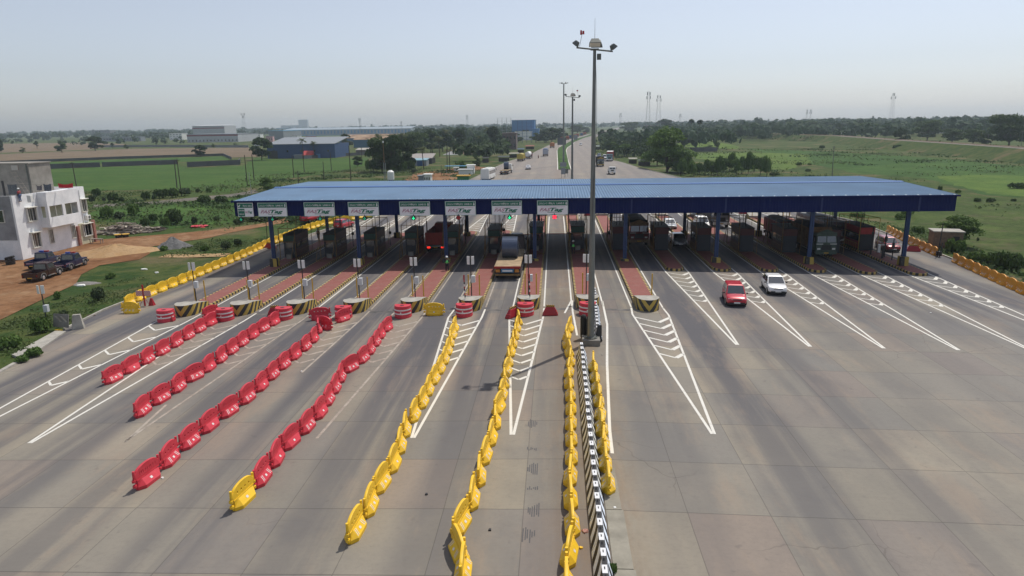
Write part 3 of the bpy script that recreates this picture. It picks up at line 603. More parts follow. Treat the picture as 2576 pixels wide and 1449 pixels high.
# ---------------- crash cushions (red, D-shaped, two silver bands)
def proto_cushion():
    t=thing('crash_cushion','x','crash cushion'); b=MB(); w=.67
    def outline(s): return [(-w*s,.46*s),(w*s,.46*s)]+[(w*s*math.cos(a),.2*s-.72*s*math.sin(a)**1.0*(.85+.15*math.sin(a))) for a in np.linspace(.05,math.pi-.05,13)]
    prof=[(0,1.02),(.16,1.02),(.22,.97),(.28,1.02),(.46,1.02),(.52,.97),(.58,1.02),(.78,1.02),(.84,.97),(.9,1.0),(.97,.98),(1.0,.93)]
    b.loft([[(x,y,z) for x,y in outline(s)] for z,s in prof]); b.build('body',m_red,t,smooth=False)
    for z in (.33,.63):
        c=MB(); o=outline(1.032)[2:]+[]; 
        for p,q in zip(o,o[1:]): c.poly([(*p,z),(*q,z),(*q,z+.11),(*p,z+.11)])
        c.build('reflective_band',m_refl,t)
    c=MB(); c.cyl((0,.0,1.0),(0,.0,1.006),.17,.17,14); c.build('filler_hole',M('hole_dark',(.06,.005,.008),.6),t)
    c=MB(); c.poly([(-.06,-.56,.46),(.05,-.56,.46),(.05,-.56,.56),(-.06,-.56,.56)]); c.build('sticker',m_refl,t); return t
CC=proto_cushion(); gC='red crash cushions before the island noses'
for i in range(8):
    x=IX[i]+[-1.1,-.75,-.55,-.4,-.35,-.15,-.05,.05][i]*.5; put(CC,(x-.15,52.55,G(x,52)),rad(4-i),f'red crash cushion with silver bands, {ordn(i)} from the left, before an island nose',gC,(1,1,1.02))
# ---------------- lane detector poles with two white panels and a control box; yellow posts
def proto_pole():
    t=thing('detector_pole','x','pole'); b=MB(); b.cyl((0,0,0),(0,0,3.55),.05,.045,8); b.bb(-.06,.1,-.04,.04,1.2,1.26); b.bb(-.06,.1,-.04,.04,1.8,1.86); b.build('post',m_black,t)
    for s in (-1,1): c=MB(); c.box((s*.19,-.1,3.2),(.26,.07,.72),s*rad(28)); c.build('panel',m_white,t,bevel=.01)
    c=MB(); c.bb(.02,.36,-.22,.1,1.25,1.85); c.build('control_box',M('box_white',(.55,.57,.58),.5),t,bevel=.01); return t
PP=proto_pole()
def proto_ypost():
    t=MB().cyl((0,0,0),(0,0,1.85),.055,.055,8).build('steel_post',m_ylpaint); return tag(t,'x','post')
YP=proto_ypost()
nz=.9
for i in range(8):
    x=IX[i]; y=56.6; z=road_z(x,50)+.66; put(PP,(x-.05,y,z),0,f'black detector pole with two white panels, {ordn(i)} from the left','detector poles on the island noses')
for i in range(9):
    x=IX[i]; z=road_z(x,50)+.64
    for k,s in enumerate((-.35,.62)):
        if i==8 and k==0: continue
        put(YP,(x+s,57.0,z),0,f'{"left" if k==0 else "right"} yellow post on the {ordn(i)} island nose from the left','yellow posts on the near island noses')
for i in (6,7,8,9,10,11,12,13,14):
    x=IX[i]; z=road_z(x,50)+.5
    for k,s in enumerate((-.5,.5)):
        put(YP,(x+s,111.6,z),0,f'{"left" if k==0 else "right"} yellow post on the far nose of the {ordn(i)} island from left','yellow posts on the far island noses')
# red-white delineator posts leaning on two noses
def delin(x,y,z,lean,lb):
    t=MB().mesh; b=MB(); t=thing('delineator_post',lb,'post',(x,y,z),0,'striped delineator posts'); 
    for k in range(9):
        b.cyl((lean*k*.19,0,k*.19),(lean*(k+1)*.19,0,(k+1)*.19),.05,.05,8,k%3)
    b.build('post',[m_white,m_black,m_dred],t); b=MB(); b.box((lean*1.75,0,1.9),(.12,.03,.42)); b.build('marker_board',m_dred,t)
delin(IX[5]-.3,54.3,road_z(IX[5],0)+.95,-.03,'red white and black delineator post on the nose with a leaning marker')
delin(IX[6]+.15,54.3,road_z(IX[6],0)+.95,-.02,'red white and black delineator post before the seventh detector pole')
# ================================================================ CANOPY
XA,XB,YF,YR,YBK=-35.6,41.7,73.0,84.7,96.0; ZF,ZR,ZB=7.2,7.58,7.36
can=thing('toll_canopy','long blue corrugated metal canopy spanning all the toll lanes on steel columns','canopy',(3,84,0))
def loc(o): return o
def sheetroof(y0,z0,y1,z1,name):
    X=[];Z=[];x=XA;p=.305
    while x<XB: X+=[x,x+.2,x+.225,x+.28]; Z+=[0,0,.045,.045]; x+=p
    X=[min(a,XB) for a in X]; V=[];F=[]
    rows=[(y0,z0),(y0+.4,z0+(z1-z0)*.4/(y1-y0)),((y0+y1)/2,(z0+z1)/2),(y1,z1)]
    for (y,z) in rows:
        for a,b in zip(X,Z): V.append((a-3,y-84,z+b))
    n=len(X); mi=[]
    for r in range(3):
        for k in range(n-1): a=r*n+k; F.append((a,a+1,a+n+1,a+n)); mi.append(1 if (r==0 and y0<80 and (k//4)%4==0 and k%4 in (1,2)) else 0)
    return link(name,npmesh(name,V,F,[m_canblue,M('rib_highlight',(.5,.55,.6),.4)],mi),can)  # pale rib ends at the front edge: corrugation highlights painted in
sheetroof(YF-.15,ZF,YR,ZR,'roof_sheet'); sheetroof(YR,ZR,YBK+.15,ZB,'roof_sheet')
b=MB(); b.faces([(XA-3,YR-.75-84,ZR+.035),(XB-3,YR-.75-84,ZR+.035),(XB-3,YR-84,ZR+.11),(XA-3,YR-84,ZR+.11),(XB-3,YR+.75-84,ZR+.035),(XA-3,YR+.75-84,ZR+.035)],[(0,1,2,3),(3,2,4,5)]); b.build('ridge_cap',M('ridge_blue',(.05,.14,.36),.5,.1,var=.1,sc=.2),can)
def fascia(y,name,out,zt,zb=5.5):
    X=[];x=XA
    b=MB(); n=int((XB-XA)/.3); 
    for k in range(n):
        x0=XA+(XB-XA)*k/n; x1=XA+(XB-XA)*(k+1)/n; xm=x0+(x1-x0)*.75
        for a,c,ya,yc in ((x0,xm,0,0),(xm,xm+.02,0,.03),(xm+.02,x1-.02,.03,.03),(x1-.02,x1,.03,0)):
            b.poly([(a-3,y-84+out*ya,zb),(c-3,y-84+out*yc,zb),(c-3,y-84+out*yc,zt),(a-3,y-84+out*ya,zt)])
    b.bb(XA-3,XB-3,y-84-.1*(out<0)*-1-.05,y-84+.08,zb-.03,zb+.02); return b.build(name,m_fasblue,can)
b=MB(); b.bb(XA-3,XB-3,YR-.80-84,YR-.76-84,ZR-.02,ZR+.05); b.build('ridge_shadow_strip',M('ridge_shadow_dark',(.02,.045,.14),.7),can)  # thin dark strip standing in for the shadow line along the ridge
fascia(YF+.02,'front_fascia',-1,7.06); fascia(YBK,'rear_fascia',1,7.2)
b=MB(); b.bb(XA-3-.25,XB-3+.25,YF-84-.27,YF-84-.12,ZF-.17,ZF+.0); b.build('gutter',m_fasblue,can)
for x in (XA,XB):
    b=MB(); b.exx([(YF-84,5.5),(YBK-84,5.5),(YBK-84,ZB-.03),(YR-84,ZR-.03),(YF-84,ZF-.03)],x-3-.02,x-3+.02); b.build('side_fascia',m_fasblue,can)
b=MB(); nf=15
for k in range(16):   # purlins and trusses under the roof
    x=XA+.3+(XB-XA-.6)*k/15-3; b.bb(x-.08,x+.08,YF-84+.2,YBK-84-.2,6.7,7.0); b.bb(x-.05,x+.05,YF-84+.2,YBK-84-.2,5.8,5.9)
    for j in range(11): y=YF-84+.3+j*2.05; b.bar((x,y,5.85),(x,y+1.0,6.8),.035); b.bar((x,y+1,6.8),(x,y+2.05,5.85),.035)
for j in range(10): y=YF-84+.6+j*2.4; b.bb(XA-3,XB-3,y-.04,y+.04,7.0,7.12)
b.build('roof_truss',m_colblue,can)
b=MB()
for i in range(16):
    x=XA+3.5+i*4.7-3
    if i in (): pass
    pass
for i in range(8): b=MB(); x=IX[2*i]+.5-3; b.bb(x-.09,x+.09,YF-84-.06,YF-84-.045,5.45,7.05); b.build('fascia_post',M('fascia_post_blue',(.012,.026,.12),.7),can)
for r,(Y) in enumerate((73.9,92.6)):
    for i in range(8):
        x=IX[2*i]; zg=road_z(x,80); o=thing('steel_column',f"blue steel column, {ordn(i)} from left in the {'front' if r==0 else 'rear'} row",'column',(x,Y,zg),0,'steel columns carrying the canopy')
        b=MB(); b.bb(-.19,.19,-.16,-.12,.2,7); b.bb(-.19,.19,.12,.16,.2,7); b.bb(-.03,.03,-.16,.16,.2,7)
        o2=b.build('shaft',m_colblue,o); 
        for v in o2.data.vertices: v.co.z=v.co.z if v.co.z<3 else (6.6-zg)
        ph=.24 if i in (3,4) and r==0 else (-zg+.25); b=MB(); b.loft([[(-.42,-.42,.15),(.42,-.42,.15),(.42,.42,.15),(-.42,.42,.15)],[(-.4,-.4,max(.3,ph+.25)),(.4,-.4,max(.3,ph+.25)),(.4,.4,max(.3,ph+.25)),(-.4,.4,max(.3,ph+.25))]])
        me=b.mesh('plinth',stripes('plinth_stripes',(.42,.3,.06),(.035,.033,.03),.84,0,wear=.5)); ul=me.uv_layers.new(name='uv')
        for l in me.loops: v=me.vertices[l.vertex_index].co; ul.data[l.index].uv=(v.x+v.y,v.z)
        link('plinth',me,o)
        if r==0: c=MB(); c.bar((0,-.1,5.42-zg),(.55 if i>1 else -1,-.9,5.5-zg),.06); c.build('bracket',m_colblue,o)
# ---------------- lane signs
def textmesh(body,size,font=None,shear=0,th=.004):
    cu=bpy.data.curves.new('t','FONT'); cu.body=body; cu.size=size; cu.extrude=th; cu.shear=shear; cu.resolution_u=3; cu.offset=size*(.035 if shear else .016)
    o=bpy.data.objects.new('t',cu); COL.objects.link(o); me=bpy.data.meshes.new_from_object(o.evaluated_get(bpy.context.evaluated_depsgraph_get())); bpy.data.objects.remove(o)
    me.transform(Matrix.Rotation(rad(90),4,'X')); return me
def text(body,size,x,z,y,mat,parent,name,shear=0,w=None):
    me=textmesh(body,size,shear=shear)
    if len(me.vertices)==0: return None
    co=[v.co.x for v in me.vertices]; s=(w/(max(co)-min(co))) if w else 1; me.transform(Matrix.Diagonal((s,1,1,1))); me.transform(Matrix.Translation((x-min(co)*s,y,z)))
    me.materials.clear(); me.materials.append(mat); me.name=name; return link(name,me,parent)
m_sgreen=M('sign_green',(.015,.16,.1),.5,var=.08); m_swhite=M('sign_white',(.85,.85,.86),.5,var=.05); m_stxt=M('sign_letter_white',(.75,.75,.75),.5,var=.02)
m_pink=M('letter_pink',(.5,.3,.36),.5,var=.05); m_tgreen=M('letter_green',(.01,.17,.1),.5,var=.05)
DEV='०१२३४५६७८९'
def odia_digit(b,d,x,z,s):  # simple stroke drawings of Odia letters/digits as rings and hooks
    arcs={'l':[(0,360,.5,.5,.32),(200,380,.95,.45,.3)],'e':[(-160,120,.35,.45,.35)],'n':[(20,340,.5,.45,.33),(270,420,.9,.4,.3)],'1':[(-120,190,.45,.5,.34)],'5':[(100,350,.5,.5,.35)],'4':[(0,360,.45,.3,.25),(0,120,.5,.6,.3)],'3':[(-100,150,.4,.65,.25),(-150,90,.4,.3,.25)],'2':[(-60,200,.45,.5,.33)],'0':[(0,360,.45,.5,.33)],'9':[(-30,290,.45,.5,.33)],'-':[]}[d]
    if d=='-': b.bb(x+s*.1,x+s*.6,-.006,0,z+s*.45,z+s*.55); return .7*s
    for a0,a1,cx,cz,r in arcs:
        n=8
        for k in range(n):
            t0,t1=rad(a0+(a1-a0)*k/n),rad(a0+(a1-a0)*(k+1)/n); w=.06
            b.poly([(x+s*(cx+(r-w)*math.cos(t0)),-.006,z+s*(cz+(r-w)*math.sin(t0))),(x+s*(cx+(r+w)*math.cos(t0)),-.006,z+s*(cz+(r+w)*math.sin(t0))),(x+s*(cx+(r+w)*math.cos(t1)),-.006,z+s*(cz+(r+w)*math.sin(t1))),(x+s*(cx+(r-w)*math.cos(t1)),-.006,z+s*(cz+(r-w)*math.sin(t1)))])
    return (1.25 if d in 'ln' else .85)*s
def arrow(b,x,z,h,w,y=-.008):
    b.poly([(x-w*.22,y,z+h*.5),(x+w*.22,y,z+h*.5),(x+w*.22,y,z+h),(x-w*.22,y,z+h)]); b.poly([(x-w*.5,y,z+h*.5),(x,y,z),(x+w*.5,y,z+h*.5)])
def lane_sign(px0,px1,num,k):
    P=onY(px0,520,YF-.1); Q=onY(px1,520,YF-.1); wd=Q.x-P.x; zt,zb=6.98,5.44; h=zt-zb
    t=thing('lane_sign',f'green and white sign board reading LANE-{num} on the canopy fascia','sign',(P.x,YF-.2,zb),0,'lane sign boards on the canopy')
    b=MB(); b.bb(0,wd,0,.06,0,h); b.build('panel',m_swhite,t)
    b=MB(); f=.04
    for a in ((0,wd,0,f),(0,wd,h-f,h),(0,f,f,h-f),(wd-f,wd,f,h-f)): b.bb(a[0],a[1],-.015,.0,a[2],a[3])
    b.build('frame',M('sign_edge',(.3,.5,.45),.5),t)
    b=MB(); b.bb(.07,wd-.07,-.004,.0,h*.64,h-.07); b.build('header',m_sgreen,t)
    zt0=h*.64+.12; s=.22; b=MB(); x=.18
    for ch in 'eln-'+str(num): x+=odia_digit(b,{'e':'e','6':'9','7':'2','8':'0'}.get(ch,ch),x,zt0,s)*.85
    arrow(b,wd-.2,h*.66,.36,.22); b.build('lettering',m_stxt,t,norm=False)
    text('लेन्-'+''.join(DEV[int(c)] for c in str(num)),.25,wd*.37,zt0+.02,-.01,m_stxt,t,'lettering',w=wd*.2)
    text(f'LANE-{num}',.25,wd*.63,zt0+.02,-.01,m_stxt,t,'lettering',w=wd*.24)
    text('FAS',.46,wd*.08,.38,-.01,m_pink,t,'lettering',shear=.35,w=wd*.36); text('Tag',.5,wd*.42,.38,-.014,m_tgreen,t,'lettering',shear=.3,w=wd*.44)
    b=MB(); b.poly([(wd*.33,-.01,.24),(wd*.72,-.01,.24),(wd*.76,-.01,.29),(wd*.34,-.01,.29)]); b.build('underline',m_tgreen,t,norm=False)
    b=MB(); b.poly([(wd*.1,-.01,.82),(wd*.92,-.01,.82),(wd*.9,-.01,.85),(wd*.12,-.01,.85)]); b.build('swoosh',m_pink,t,norm=False)
    return t
for k,(a,c_,n_) in enumerate([(649,722,15),(765,842,14),(876,953,13),(1005,1082,12),(1120,1197,11),(1237,1313,10),(1351,1429,9)]): lane_sign(a,c_,n_,k)
# leftmost sign: extra wide vehicles
P=onY(598,520,YF-.1); t=thing('lane_sign','green and white sign for EXTRA WIDE VEHICLES at the left end of the canopy fascia','sign',(P.x,YF-.2,5.44)); wd=onY(637,520,YF-.1).x-P.x; h=1.54
b=MB(); b.bb(0,wd,0,.06,0,h); b.build('panel',m_swhite,t); b=MB(); b.bb(.05,wd-.05,-.004,0,h*.64,h-.06); b.build('header',m_sgreen,t); b=MB(); b.bb(.05,wd*.44,-.004,0,.05,h*.58); b.build('green_field',m_sgreen,t)
text('EXTRA WIDE',.2,.09,.62,-.01,m_stxt,t,'lettering',w=wd*.38); text('VEHICLES',.2,.12,.22,-.01,m_stxt,t,'lettering',w=wd*.32); text('लेन्-१६',.24,wd*.36,1.12,-.01,m_stxt,t,'lettering',w=wd*.26); text('LANE-16',.24,wd*.68,1.12,-.01,m_stxt,t,'lettering',w=wd*.26); text('Tag',.36,wd*.66,.4,-.01,m_tgreen,t,'lettering',shear=.3,w=wd*.26); text('FAS',.3,wd*.47,.4,-.01,m_pink,t,'lettering',shear=.3,w=wd*.18)
b=MB(); b.poly([(.1,-.008,1.06),(.3,-.008,1.06),(.24,-.008,1.14),(.36,-.008,1.3),(.28,-.008,1.36),(.16,-.008,1.2),(.1,-.008,1.26)]); b.build('arrow',m_stxt,t,norm=False)
# ---------------- lane signals below the signs
m_gl=M('signal_green',(.02,.9,.35),.4,emit=1.8,var=0); m_gd=M('signal_green_dim',(.02,.5,.25),.4,emit=.5,var=0); m_rl=M('signal_red',(1,.03,.06),.4,emit=2.2,var=0); m_rd=M('signal_red_dim',(.3,.01,.015),.4,emit=.12,var=0)
for k,(px,kind) in enumerate([(606,'gd'),(685,'gd'),(805,'gd'),(917,'gd'),(1040,'gl'),(1153,'rd'),(1282,'gl'),(1395,'rl')]):
    P=onY(px,542,YF-.25); t=thing('lane_signal',f"{'lit ' if kind in('gl','rl') else 'dim '}{'green arrow' if kind[0]=='g' else 'red cross'} lane signal, {ordn(k)} from the left",'traffic signal',(P.x,P.y,5.18),0,'lane signals under the fascia')
    b=MB(); b.cyl((0,.08,0),(0,-.06,0),.25,.25,12); b.bb(-.03,.03,.0,.06,.2,.4); b.bb(.2,.36,0,.05,-.03,.03); b.build('housing',m_black,t)
    b=MB(); mm_={'gl':m_gl,'gd':m_gd,'rl':m_rl,'rd':m_rd}[kind]
    if kind[0]=='g': b.poly([(-.03,-.07,0),(.03,-.07,0),(.03,-.07,.17),(-.03,-.07,.17)]); b.poly([(-.15,-.07,-.02),(0,-.07,-.18),(.15,-.07,-.02),(.1,-.07,.03),(0,-.07,-.08),(-.1,-.07,.03)])
    else:
        for sx in (-1,1):
            for sz in (-1,1): b.bb(sx*.1-.085,sx*.1+.085,-.075,-.068,sz*.1-.085,sz*.1+.085)
    b.build('symbol',mm_,t,norm=False)
# ================================================================ TOLL BOOTHS
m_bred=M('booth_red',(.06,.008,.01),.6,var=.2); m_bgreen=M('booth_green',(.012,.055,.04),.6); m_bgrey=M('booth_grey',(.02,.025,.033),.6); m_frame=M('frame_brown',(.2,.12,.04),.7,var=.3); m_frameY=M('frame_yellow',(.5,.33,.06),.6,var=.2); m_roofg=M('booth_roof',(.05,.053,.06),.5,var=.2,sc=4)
def booth(i,x,y,ln,flip,lb,fm,wd=1.34,m_bred=m_bred):
    z=road_z(x,80)+.24; t=thing('toll_booth',lb,'toll booth',(x,y,z),math.pi if flip else 0,'toll booths on the islands'); w=wd/2
    b=MB(); b.bb(-w,w,0,ln,.1,2.05); b.build('cabin',[m_bgrey],t)
    b=MB(); b.bb(-w-.03,w+.03,-.03,ln+.02,2.05,2.85); b.build('upper_panel',[m_bred],t)
    b=MB(); b.bb(-w-.04,w+.04,-.07,-.03,2.1,2.8); b.build('sign_band',m_bgreen if not flip else m_bred,t)
    for s in (-1,1):
        b=MB(); b.bb(s*(w+.001),s*(w+.03),.2,ln-.2,.25,1.15); b.build('side_panel',m_bred,t)
        b=MB(); b.bb(s*(w+.001),s*(w+.022),.6,1.7,1.25,1.95); b.build('window',m_glass,t)
        b=MB(); b.bb(s*(w+.001),s*(w+.022),2.2,ln-.6,1.25,1.95); b.build('window',m_glass,t)
    b=MB(); b.bb(-w+.2,w-.2,-.02,0,1.2,1.95); b.build('window',m_glass,t)
    b=MB(); n=9
    for k in range(n): x0=-w-.15+(wd+.3)*k/n; x1=x0+(wd+.3)/n; xm=(x0+x1)/2; b.poly([(x0,-.3,2.88),(xm,-.3,2.94),(xm,ln+.3,2.94),(x0,ln+.3,2.88)]); b.poly([(xm,-.3,2.94),(x1,-.3,2.88),(x1,ln+.3,2.88),(xm,ln+.3,2.94)])
    b.build('roof',m_roofg,t)
    W2=w+.3; b=MB(); fz,rz_=3.75,4.05
    for s in (-1,1):
        b.bar((s*W2,-.6,0),(s*W2,-.6,fz),.07); b.bar((s*W2,ln+.4,0),(s*W2,ln+.4,rz_),.05); b.bar((s*W2,-.6,fz),(s*W2,ln+.4,rz_),.05); b.bar((s*W2,-.6,2.0),(s*W2,ln+.4,2.0),.035); b.bar((s*W2,ln*.5,2.9),(s*W2,ln*.5,3.9),.035)
        b.bar((s*W2,-.6,2.9),(s*(W2),-2.4,.05),.045); b.bar((s*W2,-2.4,.05),(s*W2,-.6,.05),.04); b.bar((s*W2,-1.5,1.5),(s*W2,-.6,.1),.03)
        for k in range(9): yk=ln*.15+k*ln*.1; b.bar((s*(W2+.02),yk,.05),(s*(W2+.02),yk,.95),.02)
        b.bar((s*(W2+.02),ln*.1,.95),(s*(W2+.02),ln,.95),.025)
    for y_,z_ in ((-.6,fz),(ln+.4,rz_),(-.6,2.1),(-2.4,.05)): b.bar((-W2,y_,z_),(W2,y_,z_),.045)
    b.build('frame',fm,t)
    for k,(ax,ay,hh) in enumerate([(-.1,ln*.7,5.2),(.35,ln*.8,4.9),(.55,ln*.6,4.6)]): b=MB(); b.cyl((ax,ay,2.9),(ax,ay,hh),.035,.03,6); b.box((ax,ay,hh),(.1,.1,.12)); b.build('camera_mast',m_black,t)
    b=MB(); b.bb(-.3,.3,-.5,-.1,.0,.55); b.build('cabinet',m_dirtconc if 'm_dirtconc' in globals() else m_conc,t)
    return t
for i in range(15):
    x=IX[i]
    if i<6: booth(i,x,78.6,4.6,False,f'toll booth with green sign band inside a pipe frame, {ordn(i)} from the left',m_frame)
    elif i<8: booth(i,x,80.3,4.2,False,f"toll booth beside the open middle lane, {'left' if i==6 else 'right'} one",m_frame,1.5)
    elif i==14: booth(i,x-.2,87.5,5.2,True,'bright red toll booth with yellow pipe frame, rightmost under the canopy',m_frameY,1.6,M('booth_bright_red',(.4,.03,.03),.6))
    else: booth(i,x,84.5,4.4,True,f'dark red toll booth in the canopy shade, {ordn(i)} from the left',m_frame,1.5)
# boom barriers
for k,(x,y,dirn,L) in enumerate([(IX[6]-.8,86.5,-1,3.0),(IX[7]-.8,86.5,-1,3.0),(IX[14]+.9,81.5,1,2.9)]):
    t=thing('boom_barrier',f"{'white' if k==2 else 'dark'} boom barrier arm lowered across the lane, {['left of the middle booths','over the open middle lane','beside the red booth on the right'][k]}",'boom barrier',(x,y,road_z(x,80)+.24)); b=MB(); b.bb(-.15,.15,-.15,.15,0,1.0); b.build('cabinet',m_ylpaint if k<2 else m_white,t,bevel=.02); b=MB(); b.box((dirn*L/2,0,.92),(L,.06,.09)); b.build('arm',m_white if k==2 else m_dred,t)
for k,(dx,dy,hh,w_) in enumerate([(.2,78.5,3.0,.06),(-.5,80.3,3.3,.08),(.5,79.2,2.7,.06),(.25,76.8,2.4,.06),(-.3,77.9,1.4,.12)]):
    x=IX[14]+dx; t=thing('signal_post',f"dark post on the rightmost island, {['second','tallest','third','nearest to the column','short thick'][k]} one",'post',(x,dy,road_z(x,80)+.24),0,'posts on the rightmost island'); b=MB(); b.cyl((0,0,0),(0,0,hh),w_,w_*.9,8); b.bb(-.18,.18,-.18,.18,0,.03); b.build('post',m_black,t); b=MB(); b.box((0,-.02,hh*.72),(.26,.16,.5)); b.build('signal_box',m_black,t)
for i in range(1,14):
    x=IX[i]; t=thing('signal_post',f'thin dark post with small box on the {ordn(i)} island from the left','post',(x+.55,77.2+(6 if i>8 else 9),road_z(x,80)+.24),0,'posts beside the booths'); b=MB(); b.cyl((0,0,0),(0,0,3.1),.05,.045,6); b.build('post',m_black,t); b=MB(); b.box((.05,0,1.7),(.3,.2,.35)); b.build('signal_box',m_black,t)
# ================================================================ MAST LIGHTS
def flood(b_parent,p,rz,tilt,sc=1,mats=None):
    b=MB(); w,d,h=.6*sc,.38*sc,.3*sc
    M_=Matrix.Translation(p)@Matrix.Rotation(rz,4,'Z')@Matrix.Rotation(tilt,4,'X')
    V=[M_@Vector(q) for q in [(-w/2,-d/2,-h/2),(w/2,-d/2,-h/2),(w/2,d/2,-h/2),(-w/2,d/2,-h/2),(-w*.3,-d*.3,h/2),(w*.3,-d*.3,h/2),(w*.3,d*.3,h/2),(-w*.3,d*.3,h/2)]]
    b.faces(V,[(3,2,1,0),(4,5,6,7),(0,1,5,4),(1,2,6,5),(2,3,7,6),(3,0,4,7)]); o=b.build('flood_light',m_steel,b_parent,bevel=.02)
    b=MB(); V=[M_@Vector(q) for q in [(-w*.44,-d*.44,-h/2-.01),(w*.44,-d*.44,-h/2-.01),(w*.44,d*.44,-h/2-.01),(-w*.44,d*.44,-h/2-.01)]]; b.poly(V); b.build('lens',m_hl,o)
def mast(P,H,lb,r0,r1,n,side=1):
    t=thing('light_mast',lb,'street lamp',P); b=MB(); b.cyl((0,0,0),(0,0,H),r0,r1,20); b.build('pole',M('mast_grey',(.19,.2,.19),.5,.35,var=.2,sc=.7),t,smooth=False)
    b=MB(); b.cyl((0,0,0),(0,0,.06),r0*1.9,r0*1.9,16); 
    for k in range(8): a=k*math.pi/4; b.cyl((r0*1.6*math.cos(a),r0*1.6*math.sin(a),.06),(r0*1.6*math.cos(a),r0*1.6*math.sin(a),.16),.03,.03,6)
    b.build('base_flange',m_steel,t)
    b=MB(); b.cyl((-1.15,-.05,H+.13),(1.15,.05,H-.14 if n==4 else H+.1),.05,.05,8); b.box((0,0,H),(.5,.5,.08))
    if n>4:
        for a in (rad(60),rad(120)): b.bar((-1.4*math.cos(a),-1.4*math.sin(a),H+.1),(1.4*math.cos(a),1.4*math.sin(a),H+.1),.04)
    b.build('cross_arm',m_steel,t)
    L=[(-1.15,0,H+.4,rad(75),rad(38)),(1.15,0,H+.15,rad(-75),rad(38)),(0,-.3,H+.4,0,rad(-28)),(.15,.35,H+.4,math.pi,rad(-28))] if n==4 else [(1.4*math.cos(a),1.4*math.sin(a),H+.35,a+rad(90),rad(30)) for a in [rad(60*k) for k in range(6)]]
    for x,y,z,rz,tl in L: flood(t,(x,y,z),rz,tl,1.25 if abs(x)<.3 and n==4 else .95)
    b=MB(); b.cyl((0,0,H+.1),(0,0,H+(1.85 if n==4 else 2.6)),.018,.008,6); b.build('lightning_rod',m_steel,t)
    if n==4:
        b=MB(); b.cyl((-side*.95,0,H+.2),(-side*.8,0,H+.95),.015,.015,6); b.build('beacon_stem',m_steel,t)
        b=MB(); b.cyl((-side*.86,0,H+.9),(-side*.86,0,H+1.16),.07,.06,10); b.cyl((-side*.72,0,H+.92),(-side*.72,0,H+1.12),.07,.06,10); b.build('beacon',M('beacon_red',(.45,.02,.02),.4),t)
        b=MB(); b.box((.28,-.05,H-.45),(.26,.2,.36)); b.build('junction_box',m_steel,t)
    return t
PM=Vector((2.52,45.25,0)); MT=mast((PM.x,PM.y,.42),19.1,'tall grey lamp mast with four floodlights beside the striped divider, nearest of the three',.24,.095,4)
b=MB(); b.bb(PM.x-.62,PM.x+.62,PM.y-.62,PM.y+.62,-.1,.4); tag(b.build('mast_foundation',m_dirtconc,bevel=.03),'square concrete footing under the nearest lamp mast','foundation')
b=MB(); pts=[Vector((PM.x+.03+.12*math.sin(k*.25)+.1*(k/30),PM.y-.25+.004*k,19.0-k*.62)) for k in range(30)]; b.tube([(p.x-PM.x,p.y-PM.y,p.z) for p in pts],.012,4); o=b.build('cable',m_black,MT)
P2=Vector((3.0,118.5,0)); mast((P2.x,P2.y,0),19.3,'lamp mast with four floodlights rising behind the canopy, middle one of the three',.24,.12,4,-1)
mast((3.2,250,0),28.6,'tallest and farthest lamp mast with a ring of floodlights on the median',.36,.2,6)
# bins/tyre stacks leaning at the near mast
for k,(dx,dy) in enumerate([(-.48,1.0),(-.05,.75)]):
    t=thing('tyre_stack',f"{'left' if k==0 else 'right'} black rubber crash fender tied to the back of the nearest lamp mast",'fender',(PM.x+dx,PM.y+dy,.0),0,'rubber fenders at the lamp mast'); b=MB(); b.loft([[(r*math.cos(a),r*math.sin(a),z) for a in np.linspace(0,2*math.pi,13)[:-1]] for z,r in [(.0,.1),(.08,.2),(.3,.225),(1.5,.225),(1.72,.19),(1.8,.08)]]); b.build('casing',m_rubber,t,smooth=True)
b=MB(); b.exx([(0,0),(.55,0),(.6,.3),(.35,1.15),(.2,1.15)],-.02,.3); t=thing('end_block','black painted end block of the second divider row right of the lamp mast','divider',(3.0,45.55,0)); b.build('body',m_black,t)
